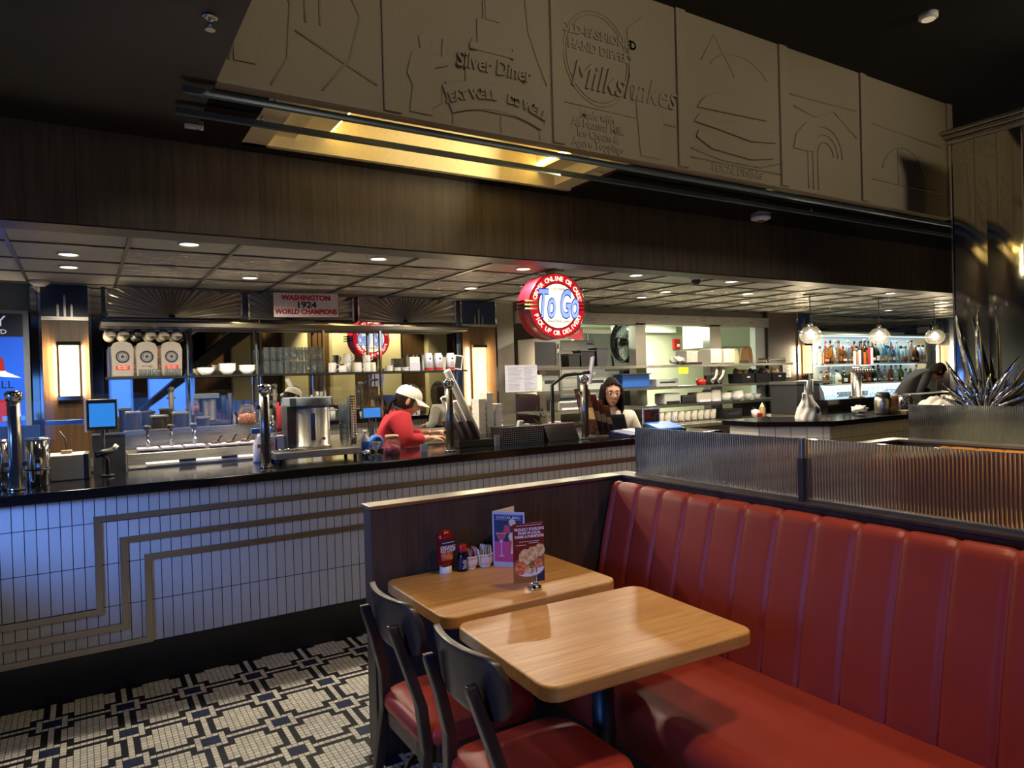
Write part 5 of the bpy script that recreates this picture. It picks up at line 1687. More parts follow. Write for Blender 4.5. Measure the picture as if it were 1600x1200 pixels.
for k in range(3):
    t = thing('coffee_tin', 'white coffee tin with a red foot band, the %s of three' % ('left', 'middle', 'right')[k], 'tin', (3.19 + 0.118 * k + (0.03 if k == 2 else 0), 6.85, SZ), 0, 'coffee tins on the glass shelf')
    B().lathe([(0.0, 0.0), (0.048, 0.0), (0.048, 0.165), (0.04, 0.172), (0.04, 0.19), (0.0, 0.192)], n=26).build('tin_body', MT['labelwhite'], t)
    curved_label(0.048, 1.0, 0.008, 0.034, 180, 360, MT['redcap'], t, 'foot_band', 0.0008)
    b = B()
    for j in range(4):
        b.box(-0.022, 0.022 - 0.006 * (j % 2), -0.0495, -0.0485, 0.05 + 0.014 * j, 0.054 + 0.014 * j)
    b.prism(arc(0, 0.130, 0.012, 0, 345, 12), -0.0495, -0.0485, 'y')
    b.build('label_print', MT['typenavy'], t)
t = thing('picture_frame', 'small white-edged frame leaning at the right end of the glass shelf', 'frame', (3.555, 6.88, SZ + 0.009), 0)
B().box(-0.05, 0.05, -0.006, 0.006, 0, 0.16, RY(0.16)).build('frame', MT['labelwhite'], t)
B().box(-0.038, 0.038, -0.008, -0.006, 0.012, 0.148, RY(0.16)).build('picture', MT['charcoal'], t)

# left poster (only its right edge is in view)
t = thing('lit_poster', 'backlit blue wall poster with white lettering at the left edge', 'poster', (-0.72, 7.05, 1.15))
B().box(-0.36, 0.36, -0.02, 0.05, 0.0, 1.12).build('frame', MT['greywall'], t, bevel=0.006)
B().box(-0.33, 0.318, -0.024, -0.02, 0.03, 0.90).build('blue_print', MT['posterblue'], t)
B().box(-0.33, 0.318, -0.024, -0.02, 0.90, 1.09).build('dark_band', MT['posterdark'], t)
B().text('FRESHLY', 0.12, T(0.205, -0.0255, 1.025) @ UP, 0.001, 0, 0, 1.0, 'RIGHT').build('lettering', MT['posterwhite'], t)
B().text('CRAFTED', 0.052, T(0.21, -0.0255, 0.94) @ UP, 0.001, 0, 0, 1.2, 'RIGHT').build('lettering', MT['posterwhite'], t)
B().text('EAT WELL', 0.09, T(0.245, -0.0255, 0.505) @ UP, 0.001, 0, 0, 1.0, 'RIGHT').build('motto', MT['posterdark'], t)
B().prism([(0.13, 0.20), (0.21, 0.20), (0.225, 0.36), (0.12, 0.40)], -0.026, -0.024, 'y').build('red_print', MT['typered'], t)
B().prism([(0.12, 0.62), (0.19, 0.62), (0.18, 0.72), (0.14, 0.75)], -0.026, -0.024, 'y').build('red_print', MT['typered'], t)
B().prism([(0.10, 0.58), (0.30, 0.56), (0.20, 0.61), (0.16, 0.66), (0.12, 0.66)], -0.0255, -0.024, 'y').build('white_print', MT['posterwhite'], t)
B().box(0.0, 0.3, -0.0255, -0.024, 0.10, 0.12).build('white_print', MT['posterwhite'], t)
t = thing('menu_holder', 'navy board standing behind the steel canister at the left', 'board', (-0.38, 6.4, 1.0))
B().box(-0.16, 0.10, -0.01, 0.01, 0, 0.34).build('board', MT['bluepanel'], t)
B().box(-0.17, 0.11, -0.03, 0.03, -0.0, 0.02).build('foot', MT['chrome'], t)

# Washington sign
t = thing('champions_sign', 'pale board reading Washington 1924 world champions under the tin ceiling', 'sign', (1.86, 6.72, 2.35), -0.16)
B().box(-0.30, 0.30, -0.008, 0.008, -0.115, 0.115).build('board', MT['signpale'], t)
B().box(-0.305, 0.305, -0.006, 0.012, -0.122, -0.115).build('bottom_edge', MT['black'], t)
B().text('WASHINGTON', 0.066, T(0, -0.0095, 0.068) @ UP, 0.0012, 0.003, 0, 1.0).build('red_lettering', MT['typered'], t)
B().text('WORLD CHAMPIONS', 0.064, T(0, -0.0095, -0.065) @ UP, 0.0012, 0.003, 0, 0.92).build('red_lettering', MT['typered'], t)
B().text('1924', 0.082, T(0, -0.0095, 0.0) @ UP, 0.0012, 0.003, 0, 1.15).build('dark_lettering', MT['typenavy'], t)
b = B()
for s in (-1, 1):
    b.rod((s * 0.25, 0, 0.115), (s * 0.25, 0, 0.15), 0.004)
b.build('hanger', MT['chrome'], t)

# To Go sign
t = thing('togo_sign', 'round red illuminated To Go drum sign hanging from the counter ceiling', 'sign', (3.43, 4.86, 2.19), -0.06)
R = 0.275
MF = RX(PI / 2)
B().lathe([(R, -0.10), (R + 0.004, -0.09), (R, -0.085), (R, 0.085), (R + 0.004, 0.09), (R, 0.10)], n=64, M=MF, cap=True).build('drum', MT['signred_side'], t)
def arctext(b, S, s, r, a_mid, step, size, flip=False, y=-0.1055):
    n_ = len(s)
    for i, ch in enumerate(s):
        if ch == ' ':
            continue
        k = (i - (n_ - 1) / 2) * step
        a = math.radians(a_mid + (k if flip else -k))
        rot = a + PI / 2 if flip else a - PI / 2
        b.text(ch, size, S @ T(r * math.cos(a), y, r * math.sin(a)) @ UP @ RZ(rot), 0.001, 0.0012)


for S in (Matrix.Identity(4), RZ(PI)):          # both faces of the drum
    B().lathe([(0.192, 0.101), (R - 0.006, 0.101), (R - 0.006, 0.104), (0.192, 0.104)], n=64, M=S @ MF, cap=False).build('red_face', MT['signred'], t)
    B().lathe([(0.0, 0.100), (0.188, 0.100), (0.188, 0.106), (0.0, 0.106)], n=64, M=S @ MF).build('lit_face', MT['signwhite'], t)
    B().ring((0, -0.104, 0), 0.190, 0.005, 'y', 64, 8, S).build('inner_rim', MT['redprint'], t)
    B().ring((0, -0.102, 0), R - 0.002, 0.005, 'y', 64, 8, S).build('outer_rim', MT['chrome'], t)
    b = B()
    arctext(b, S, 'ORDER ONLINE OR CALL', 0.229, 90, 7.6, 0.053)
    b.build('ring_lettering', MT['signwhite'], t)
    b = B()
    arctext(b, S, 'PICK UP OR DELIVERY', 0.229, 270, 7.6, 0.053, True)
    b.build('ring_lettering', MT['signwhite'], t)
    B().text('To Go', 0.33, S @ T(0.0, -0.108, 0.005) @ UP, 0.003, 0.013, 0.2, 0.45).build('neon_edge', MT['neondark'], t)
    B().text('To Go', 0.33, S @ T(0.0, -0.112, 0.005) @ UP, 0.003, 0.003, 0.2, 0.45).build('neon_lettering', MT['neon'], t)
    B().text('SILVER DINER', 0.024, S @ T(0, -0.107, 0.140) @ UP, 0.0006, 0, 0, 1.1).build('small_lettering', MT['typered'], t)
    B().text('SilverDiner.com', 0.034, S @ T(0, -0.107, -0.128) @ UP, 0.0006, 0, 0.15).build('web_lettering', MT['typenavy'], t)
b = B()
for s in (-1, 1):
    for z in (-0.028, 0.004, 0.036):
        b.box(min(s * 0.2, s * (R + 0.045)), max(s * 0.2, s * (R + 0.045)), -0.114, -0.104, z - 0.006, z + 0.006)
        if s < 0:
            b.box(-R - 0.05, -R - 0.0, -0.112, 0.10, z - 0.006, z + 0.006)
b.build('chrome_bars', MT['chrome'], t)
B().box(-0.03, 0.03, -0.03, 0.03, R - 0.005, 0.312).box(-0.10, 0.10, -0.06, 0.06, 0.300, 0.312).build('bracket', MT['steel'], t)

# ------------------------------------------------------------------ kitchen pass
structure(B().box(4.43, 9.05, 7.02, 7.2, 2.26, 2.40).build('trim_pass_header', MT['steel']))
structure(B().box(4.43, 9.05, 7.1, 7.2, 2.40, 2.56).build('wall_pass_header', MT['darksteel']))
structure(B().box(8.83, 9.05, 7.1, 7.2, 1.0, 2.26).build('wall_pass_end', MT['kpanel']))
structure(B().box(9.05, 9.75, 7.04, 7.1, 0.9, 2.5).build('trim_dark_panel', MT['walnut']))
for k, (x0, x1) in enumerate(((4.84, 5.05), (6.32, 6.50), (7.74, 7.97))):
    structure(B().box(x0, x1, 7.02, 7.16, 1.0, 2.28).build('trim_pass_post', MT['steelv']))
SH = [('upper', 1.70, 6.60, 7.1), ('second', 1.42, 6.62, 7.06), ('third', 1.18, 6.60, 7.06)]
for nm, z, y0, y1 in SH:
    t = thing('pass_shelf', 'long steel kitchen pass shelf, the %s one from the top' % ('first' if nm == 'upper' else nm), 'shelf', (0, 0, z), 0, 'kitchen pass shelves')
    B().box(4.43, 9.04, y0, y1, -0.02, 0.0).build('board', MT['steel'], t)
    B().box(4.43, 9.04, y0 - 0.006, y0 + 0.012, -0.03, 0.004).build('front_lip', MT['steel'], t)
t = thing('kitchen_worktop', 'steel kitchen worktop under the pass shelves', 'worktop', (0, 0, 0))
B().box(4.43, 8.9, 6.30, 7.02, 0.90, 0.945).build('top', MT['steel'], t, bevel=0.004)
B().box(4.43, 8.9, 6.36, 7.02, 0.0, 0.90).build('cabinet', MT['darksteel'], t)
B().box(7.6, 8.3, 6.345, 6.36, 0.35, 0.85).build('drawer_front', MT['steel'], t, bevel=0.003)
B().tube([(7.72, 6.345, 0.74), (7.75, 6.30, 0.72), (8.15, 6.30, 0.72), (8.18, 6.345, 0.74)], 0.012, 8).build('handle', MT['chrome'], t)

P1, P2, P3, PW = 1.7012, 1.4212, 1.1812, 0.9462
t = thing('printed_sheet', 'large printed sheet hanging from the upper pass shelf', 'sheet', (4.20, 6.58, 1.735))
B().box(-0.21, 0.22, -0.002, 0.0, -0.30, 0.0).build('paper', MT['bluelit_white'], t)
b = B()
rr = random.Random(2)
for j in range(17):
    b.box(-0.17, -0.17 + rr.uniform(0.12, 0.2), -0.003, -0.002, -0.03 - 0.0155 * j, -0.026 - 0.0155 * j)
    b.box(0.04, 0.04 + rr.uniform(0.08, 0.15), -0.003, -0.002, -0.03 - 0.0155 * j, -0.026 - 0.0155 * j)
b.build('print_lines', MT['greywall'], t)
B().tube([(-0.15, 0.0, -0.002), (-0.15, 0.03, -0.002), (0.15, 0.03, -0.002), (0.15, 0.0, -0.002)], 0.003, 6).build('hook', MT['chrome'], t)
t = thing('microwave', 'dark-fronted steel microwave on the upper pass shelf at its left end', 'microwave', (4.66, 6.86, P1))
B().box(-0.20, 0.17, -0.18, 0.18, 0.0, 0.34).build('housing', MT['steel'], t, bevel=0.004)
B().box(-0.19, 0.10, -0.186, -0.18, 0.03, 0.30).build('door', MT['charcoal'], t)
B().rod((0.12, -0.20, 0.05), (0.12, -0.20, 0.28), 0.008).build('handle', MT['chrome'], t)
for k, (x, w, h, lab) in enumerate(((5.235, 0.10, 0.19, 'black square bin on the upper pass shelf left of the drawers'), (5.03, 0.08, 0.15, 'black box on the upper pass shelf behind the first post'), (5.46, 0.08, 0.22, 'grey file box on the upper pass shelf beside the drawers'))):
    t = thing('storage_bin', lab, 'bin', (x, 6.76, P1))
    B().prism([(-w, 0), (w, 0), (w * 1.1, h), (-w * 1.1, h)], -0.08, 0.08, 'y').build('bin', MT['black' if k < 2 else 'charcoal'], t, bevel=0.006)
    B().box(-w * 1.14, w * 1.14, -0.09, 0.09, h, h + 0.012).build('rim', MT['charcoal'], t)
t = thing('drawer_unit', 'white drawer unit with blue tags in the kitchen behind the pass', 'cabinet', (5.87, 7.85, 0.0))
B().box(-0.30, 0.32, -0.12, 0.2, 1.3, 2.09).build('cabinet_body', MT['kpanel'], t)
for k in range(6):
    d = B().box(-0.28, 0.30, -0.135, -0.12, 1.32 + 0.125 * k, 1.435 + 0.125 * k).build('drawer', MT['white'], t, bevel=0.003)
    B().box(0.20, 0.29, -0.145, -0.135, 1.405 + 0.125 * k, 1.415 + 0.125 * k).build('pull', MT['charcoal'], d)
B().box(0.16, 0.26, -0.138, -0.134, 2.03, 2.05).build('blue_tag', MT['bluebox'], t)
B().box(-0.28, 0.30, -0.1, 0.18, 0.0, 1.3).build('stand', MT['darksteel'], t)
t = thing('red_notice', 'bright red notice taped under the pass header by the round sign', 'notice', (5.20, 7.005, 2.06), 0)
B().box(-0.01, 0.21, -0.002, 0.0, 0.0, 0.16, RY(0.06)).build('paper', MT['redglow'], t)
B().text('HOT', 0.06, T(0.10, -0.003, 0.085) @ UP @ RZ(-0.06), 0.0006, 0, 0, 1.0).build('lettering', MT['signpale'], t)
B().box(0.09, 0.11, -0.002, 0.0, 0.155, 0.215).build('tape', MT['kpanel'], t)
structure(B().box(4.95, 5.62, 8.05, 8.10, 0, 2.5).build('door_kitchen', MT['brownwall']))
structure(B().box(6.25, 7.35, 8.30, 8.36, 0.0, 2.28).build('wall_kitchen_screen', MT['kpanel']))
b = B().box(6.25, 7.35, 8.28, 8.30, 2.23, 2.29)
for x in (6.27, 6.5, 7.33):
    b.box(x - 0.012, x + 0.012, 8.285, 8.30, 0.0, 2.23)
structure(b.build('trim_kitchen_screen', MT['steel']))
t = thing('round_fan', 'big black round fan behind the second steel post of the pass', 'fan', (6.64, 7.62, 2.06), -1.72)
B().ring((0, -0.05, 0), 0.285, 0.014, 'y', 40, 8).ring((0, 0.05, 0), 0.285, 0.014, 'y', 40, 8).lathe([(0.292, -0.06), (0.292, 0.06), (0.282, 0.06), (0.282, -0.06), (0.292, -0.06)], n=40, M=RX(PI / 2), cap=False).build('hoop', MT['black'], t)
b = B()
for k in range(16):
    a = 2 * PI * k / 16
    b.rod((0.05 * math.cos(a), -0.062, 0.05 * math.sin(a)), (0.28 * math.cos(a), -0.05, 0.28 * math.sin(a)), 0.0025, 5)
for r in (0.10, 0.17, 0.23):
    b.ring((0, -0.06, 0), r, 0.002, 'y', 30, 5)
b.build('grille', MT['black'], t)
b = B()
for k in range(3):
    a = 2 * PI * k / 3
    def fn(u, v, a=a):
        r = 0.05 + 0.2 * u
        aa = a + (v - 0.5) * 1.0 * (0.5 + u)
        return (r * math.cos(aa), 0.02 - 0.04 * (v - 0.5), r * math.sin(aa))
    b.grid(fn, 8, 6)
b.build('blades', MT['kpanel'], t)
B().lathe([(0.0, -0.03), (0.06, -0.03), (0.06, 0.07), (0.0, 0.09)], n=20, M=RX(PI / 2)).build('motor', MT['black'], t)
b = B().tube([(-0.30, 0, 0.0), (-0.34, 0, -0.20), (-0.30, 0.0, -0.40)], 0.016, 8).tube([(0.30, 0, 0.0), (0.30, 0, -0.40)], 0.016, 8).box(-0.32, 0.32, -0.14, 0.14, -0.41, -0.38).box(-0.06, 0.06, -0.06, 0.06, -2.06, -0.38)
b.build('stand', MT['black'], t)
t = thing('fluorescent_light', 'long bright fluorescent fitting on the kitchen ceiling', 'light', (8.45, 9.3, 2.535))
B().box(-1.35, 1.0, -0.12, 0.12, -0.03, 0.022).build('housing', MT['white'], t)
B().box(-1.33, 0.98, -0.10, 0.10, -0.045, -0.03).build('diffuser', MT['tube'], t)
structure(B().box(8.1, 9.62, 9.55, 9.65, 2.36, 2.56).build('trim_kitchen_bulkhead', MT['white']))
structure(B().box(8.95, 10.6, 9.75, 9.85, 0, 2.56).build('wall_kitchen_mid', MT['kwall']))
t = thing('fire_alarm', 'red fire alarm box on the kitchen wall above the takeaway boxes', 'alarm', (9.78, 9.74, 2.05))
B().box(-0.085, 0.085, -0.05, 0.0, 0.0, 0.20).build('housing', MT['redcap'], t, bevel=0.012)
B().cyl((0.03, -0.055, 0.07), 0.035, 0.01, 16, M=None).build('white_horn', MT['white'], t)
B().box(0.0, 0.06, -0.058, -0.05, 0.05, 0.10).build('strobe', MT['white'], t)
t = thing('extractor_hood', 'white enamel kitchen hood above the right end of the pass', 'hood', (9.36, 8.35, 2.03))
B().prism([(0.0, 0.0), (1.05, 0.0), (1.05, 0.58), (0.0, 0.58)], -0.02, 0.02, 'y').build('front_sheet', MT['kpanel'], t)
B().prism([(-0.02, 0.0), (0.75, 0.0), (0.75, 0.58), (-0.02, 0.58)], -0.30, -0.28, 'x', T(0.27, 0, 0)).build('side_sheet', MT['kwall'], t)
B().box(-0.03, 1.07, -0.03, 0.0, -0.02, 0.0).build('bottom_lip', MT['steel'], t)
B().box(0.0, 1.05, 0.02, 0.75, 0.54, 0.58).build('top_sheet', MT['kpanel'], t)
# takeaway clamshells: rows of upright nested boxes
for s_, (x, y, z, n_) in enumerate(((7.10, 6.95, P1, 7), (7.32, 6.72, P1, 6), (7.58, 6.72, P1, 6))):
    for j in range(n_):
        t = thing('clamshell_box', 'cream clamshell takeaway box standing on edge in the %s row, %s from its left' % (('rear', 'front', 'right-hand front')[s_], ORD[j]), 'box', (x + 0.036 * j, y, z), 0, 'clamshell boxes on the upper pass shelf')
        B().prism(rrect(-0.11, 0.11, 0.0, 0.215 if s_ else 0.20, 0.03, 4), -0.016, 0.016, 'x').build('shell', MT['shirtwhite'], t, bevel=0.008)
t = thing('cling_roll', 'crumpled clear wrap lying left of the clamshell boxes', 'wrap', (6.90, 6.86, P1 + 0.026))
b = B()
def fn(u, v):
    a, e = 2 * PI * u, PI * v
    r = 0.11 * (1 + 0.25 * math.sin(5 * a + 3 * e) + 0.15 * math.sin(9 * e - 2 * a))
    return (r * math.sin(e) * math.cos(a), 0.6 * r * math.sin(e) * math.sin(a), 0.045 - 0.4 * r * math.cos(e))
b.grid(fn, 24, 12)
b.build('wrap', MT['whitebag'], t)
t = thing('black_tray', 'flat black tray on the upper pass shelf before the clamshell boxes', 'tray', (6.98, 6.66, P1))
B().box(-0.16, 0.16, -0.04, 0.05, 0.0, 0.035).build('tray', MT['black'], t, bevel=0.006)
t = thing('lime_note', 'bright lime sticky note hanging under the upper pass shelf', 'note', (6.75, 6.585, 1.66))
B().box(-0.085, 0.085, -0.001, 0.001, -0.075, 0.01, RY(0.03)).build('note', MT['lime'], t)
for k, (x, w, h, m, z, lab) in enumerate(((8.19, 0.11, 0.20, 'lemon', P1, 'yellow paper sack on the upper pass shelf'), (8.48, 0.13, 0.23, 'kraft', P1, 'clear bag of brown pasta on the upper pass shelf'), (7.985, 0.06, 0.15, 'turkey', P1, 'small tan carton on the upper pass shelf by the third post'))):
    t = thing('food_bag', lab, 'bag', (x, 6.98, z))
    def fn(u, v, w=w, h=h):
        a = 2 * PI * u
        k_ = (1 - 0.25 * v ** 3) * (0.9 + 0.1 * math.sin(3 * a))
        return (w * k_ * math.cos(a), 0.09 * k_ * math.sin(a), h * v)
    b = B().grid(fn, 20, 8)
    b.sph((0, 0, h * 0.97), (w * 0.7, 0.06, 0.04), 16, 8)
    b.build('sack', MT[m], t)
for k, (x, n_, lab) in enumerate(((8.30, 2, 'flat'), (8.72, 3, 'taller'))):
    for j in range(n_):
        t = thing('sheet_pan', 'steel sheet pan on the upper pass shelf, %s in the %s pile' % (ORD[j], lab), 'pan', (x, 6.72, P1 + 0.026 * j), 0, 'sheet pans on the upper pass shelf')
        B().prism([(-0.20, 0.025), (-0.185, 0.0), (0.185, 0.0), (0.20, 0.025), (0.19, 0.025), (0.178, 0.006), (-0.178, 0.006), (-0.19, 0.025)], -0.09, 0.09, 'y').build('pan', MT['steel'], t)
# second shelf: bins, bag, phone
for k, (x, w, h) in enumerate(((8.13, 0.14, 0.14), (8.47, 0.17, 0.14), (8.82, 0.16, 0.14))):
    t = thing('black_crate', 'black plastic crate on the second pass shelf, %s of three' % ('left', 'middle', 'right')[k], 'crate', (x, 6.80, P2), 0, 'black crates on the second pass shelf')
    B().prism([(-w * 0.92, 0), (w * 0.92, 0), (w, h), (-w, h)], -0.13, 0.13, 'y').build('crate', MT['black'], t, bevel=0.006)
    B().box(-0.03, 0.03, -0.134, -0.128, h * 0.55, h * 0.7).build('label', MT['charcoal' if k == 1 else 'labelwhite'], t)
    b = B()
    rr = random.Random(k)
    for q in range(7):
        b.sph((rr.uniform(-w * 0.6, w * 0.6), rr.uniform(-0.08, 0.08), h + 0.01), (0.05, 0.04, rr.uniform(0.03, 0.075)), 10, 6)
    b.build('contents', MT[('kraft', 'charcoal', 'turkey')[k]], t)
t = thing('ladle_rack', 'curved grey scoops hanging over the second pass shelf by the third post', 'utensil rack', (7.46, 6.68, P2))
for dx in (0.0, 0.13):
    B().tube([(dx, 0, 0.25), (dx + 0.02, 0, 0.17), (dx - 0.02, 0, 0.09), (dx - 0.10, 0, 0.03)], [0.03, 0.034, 0.036, 0.034], 10).build('scoop', MT['steel'], t)
B().box(-0.16, 0.14, 0.02, 0.06, 0.0, 0.13).build('black_holder', MT['black'], t)
t = thing('red_tub', 'small red tub on the second pass shelf beside the scoops', 'tub', (7.19, 6.70, P2))
B().lathe([(0.0, 0), (0.06, 0), (0.07, 0.07), (0.05, 0.085), (0.0, 0.09)], n=18).build('tub', MT['redcap'], t)
t = thing('blue_bin', 'blue plastic bin seen through the pass left of the person in the apron', 'bin', (6.05, 6.90, P2), 0)
B().box(-0.17, 0.30, -0.1, 0.1, 0, 0.17).build('bin', MT['bluebox'], t, bevel=0.01)
B().box(-0.19, 0.32, -0.11, 0.11, 0.17, 0.185).build('lid', MT['kpanel'], t)
for k, (x, w, h, lab) in enumerate(((5.42, 0.16, 0.18, 'white tote on the second pass shelf left of the ticket screen arm'), (6.62, 0.20, 0.10, 'stack of white cartons on the second pass shelf right of the second post'), (4.72, 0.12, 0.2, 'white machine on the second pass shelf beside the printed sheet'))):
    t = thing('white_carton', lab, 'carton', (x, 6.85, P2))
    B().box(-w, w, -0.1, 0.1, 0, h).build('carton', MT['kpanel'], t, bevel=0.006)
    B().box(-w * 0.7, w * 0.7, -0.104, -0.1, h * 0.45, h * 0.65).build('dark_band', MT['charcoal'], t)
# third shelf
for k, (x, r, n_) in enumerate(((7.75, 0.10, 3), (7.98, 0.12, 4), (8.22, 0.09, 2), (8.42, 0.07, 1))):
    for j in range(n_):
        o = B().lathe([(0.0, 0), (r * 0.5, 0), (r * 0.62, 0.012), (r, 0.075), (r * 0.96, 0.075), (r * 0.58, 0.016), (0.0, 0.010)], n=24).build('serving_bowl', MT['ceramic'], None, (x, 6.78, P3 + 0.022 * j))
        tag(o, 'white serving bowl on the third pass shelf, %s up in the %s stack' % (ORD[j], ORD[k]), 'bowl', 'serving bowls on the third pass shelf')
for k, (x, w, h, m, lab) in enumerate(((6.66, 0.15, 0.15, 'kpanel', 'rounded white machine on the third pass shelf behind the bread tray'), (6.98, 0.13, 0.11, 'charcoal', 'black pan rack on the third pass shelf'), (7.26, 0.14, 0.14, 'shirtwhite', 'cream box of napkins on the third pass shelf'), (7.50, 0.09, 0.17, 'paper', 'white crumpled stack of napkins by the third post'), (5.0, 0.2, 0.12, 'steel', 'steel pan on the third pass shelf behind the leafy sprig'), (5.5, 0.25, 0.14, 'kpanel', 'white tray stack on the third pass shelf by the brochures'))):
    t = thing('shelf_box', lab, 'box', (x, 6.80, P3))
    B().box(-w, w, -0.1, 0.1, 0, h).build('box', MT[m], t, bevel=0.02)
    B().box(-w * 0.8, w * 0.8, -0.106, -0.1, 0.01, h * 0.3).build('front_strip', MT['black' if k < 2 else 'labelwhite'], t)
for k in range(9):
    o = B().lathe([(0.0, 0), (0.035, 0), (0.045, 0.02), (0.055, 0.14), (0.052, 0.14), (0.04, 0.02), (0.0, 0.012)], n=20).build('soup_cup', MT['shirtwhite'], None, (6.42 + 0.122 * k, 6.70, PW))
    tag(o, 'cream soup crock in the row on the kitchen worktop, %s from the left' % ORD[k], 'crock', 'soup crocks on the worktop')
t = thing('black_drawer_box', 'black box at the right end of the row of soup crocks', 'box', (7.66, 6.66, PW))
B().box(-0.15, 0.17, -0.12, 0.12, 0, 0.13).build('box', MT['black'], t, bevel=0.006)
B().box(-0.12, 0.12, -0.124, -0.12, 0.05, 0.09).build('drawer_label', MT['charcoal'], t)
t = thing('sauce_pot', 'small tan and red sauce pot on the worktop', 'pot', (7.95, 6.42, PW))
B().lathe([(0.0, 0), (0.05, 0), (0.06, 0.1), (0.0, 0.12)], n=18).build('pot', MT['signpale'], t)
B().box(-0.04, 0.06, -0.07, -0.055, 0.0, 0.06).build('red_label', MT['redcap'], t)
t = thing('squeeze_bottle', 'tan squeeze bottle with a pointed tip on the worktop', 'bottle', (8.13, 6.45, PW))
B().lathe([(0.0, 0), (0.045, 0), (0.048, 0.01), (0.046, 0.12), (0.04, 0.13)], n=18).build('body', MT['tan'], t)
B().lathe([(0.04, 0.13), (0.03, 0.15), (0.006, 0.20), (0.0, 0.20)], n=16).build('nozzle', MT['lemon'], t)
t = thing('control_box', 'black control box with a small white dial right of the squeeze bottle', 'control box', (8.36, 6.86, PW))
B().box(-0.25, 0.22, -0.1, 0.1, 0, 0.19).build('housing', MT['black'], t, bevel=0.005)
B().box(-0.06, 0.0, -0.106, -0.1, 0.06, 0.13).build('dial', MT['labelwhite'], t)
t = thing('cutting_board', 'pale cutting board with bread on the worktop', 'board', (8.35, 6.42, PW))
B().box(-0.12, 0.5, -0.1, 0.1, 0, 0.02).build('board', MT['shirtwhite'], t)
b = B().sph((0.30, 0, 0.035), (0.10, 0.05, 0.022)).sph((0.12, 0.02, 0.03), (0.06, 0.04, 0.012))
b.build('bread', MT['lemon'], t)
t = thing('ice_machine', 'grey sloped-side machine at the right end of the kitchen worktop', 'machine', (8.30, 6.00, 0.0))
B().box(-0.30, 0.36, -0.2, 0.2, 0.0, 1.0).build('stand', MT['steel'], t)
B().prism([(-0.30, 1.0), (0.36, 1.0), (0.28, 1.26), (0.20, 1.40), (-0.30, 1.40)], -0.2, 0.2, 'y').build('housing', MT['charcoal'], t, bevel=0.01)
B().prism([(0.24, 1.01), (0.365, 1.01), (0.285, 1.26), (0.22, 1.36), (0.18, 1.36)], -0.206, -0.2, 'y').build('side_face', MT['greywall'], t)
B().box(0.10, 0.17, -0.206, -0.2, 1.03, 1.13).build('tag_print', MT['tan'], t)
B().box(-0.32, 0.45, -0.22, 0.2, 1.402, 1.44).build('top_tray', MT['steel'], t)
t = thing('wall_notice', 'small white printed notice on the dark panel left of the bar', 'notice', (9.48, 7.035, 1.60))
B().box(-0.10, 0.10, -0.003, 0.0, -0.12, 0.12).build('paper', MT['paper'], t)
b = B()
for j in range(9):
    b.box(-0.075, 0.06 - 0.03 * (j % 3), -0.0045, -0.003, -0.09 + 0.021 * j, -0.083 + 0.021 * j)
b.build('print_lines', MT['charcoal'], t)

# ------------------------------------------------------------------ the bar at the right
t = thing('bar_counter', 'black-topped bar counter with a chamfered corner right of the kitchen', 'counter', (0, 0, 0))
poly = [(5.72, 5.05), (5.72, 4.62), (6.22, 4.10), (12.5, 4.10), (12.5, 4.75), (6.55, 4.75), (6.40, 5.05)]
B().prism(poly, 1.03, 1.085, 'z').build('top', MT['granite'], t, bevel=0.006)
B().box(6.25, 12.45, 4.15, 4.70, 0.0, 1.03).build('front', MT['tile_bar'], t)
b = B().prism([(5.78, 5.0), (5.78, 4.65), (6.24, 4.16), (6.24, 5.0)], 0.0, 1.0299, 'z')
b.build('tiled_end', MT['tile_y'], t)
t = thing('inner_bar', 'dark inner bar ledge behind the bar counter', 'ledge', (0, 0, 0))
B().box(8.0, 12.6, 5.35, 5.75, 1.04, 1.20).build('ledge', MT['blackgloss'], t, bevel=0.004)
B().box(8.02, 12.58, 5.37, 5.74, 0.0, 1.04).build('cabinet', MT['black'], t)
t = thing('carrier_bag', 'white translucent carrier bag standing with handles up on the bar counter', 'bag', (6.42, 4.52, 1.085), 0.5)
b = B()
def fn(u, v):
    a = 2 * PI * u
    k = 1.0 - 0.30 * v ** 1.5 + 0.06 * math.sin(5 * a + 4 * v) + 0.04 * math.sin(9 * a - 7 * v)
    flat = 1.0 - 0.75 * max(0.0, v - 0.45) / 0.55
    hx = 0.0 + 0.16 * max(0, v - 0.5)
    return (0.195 * k * math.cos(a) + hx * math.cos(a) * 0.8, 0.12 * k * flat * math.sin(a), 0.24 * v + (0.24 * max(0, v - 0.6) / 0.4) * max(0.0, math.cos(a)) ** 2 * (v ** 2) + (0.14 * max(0, v - 0.6) / 0.4) * max(0.0, -math.cos(a)) ** 3)
b.grid(fn, 40, 20)
b.build('bag_film', MT['whitebag'], t)
b = B()
b.tube([(0.16, 0.02, 0.26), (0.24, 0.02, 0.38), (0.21, -0.02, 0.40), (0.13, -0.03, 0.26)], [0.02, 0.012, 0.012, 0.02], 8)
b.build('handle', MT['whitebag'], t)
b = B()
b.tube([(-0.14, 0.02, 0.18), (-0.20, 0.02, 0.27), (-0.16, -0.02, 0.24), (-0.09, -0.03, 0.17)], [0.02, 0.01, 0.01, 0.02], 8)
b.build('handle', MT['whitebag'], t)
B().sph((-0.07, -0.09, 0.09), (0.05, 0.03, 0.04), 14, 8).build('blue_content', MT['bluebag'], t)
t = thing('thermal_jug', 'steel thermal jug with a dark lid on the bar counter', 'jug', (7.52, 4.36, 1.085), 0.3)
B().lathe([(0.0, 0), (0.082, 0), (0.088, 0.01), (0.088, 0.15), (0.074, 0.19)], n=28).build('body', MT['steelv'], t)
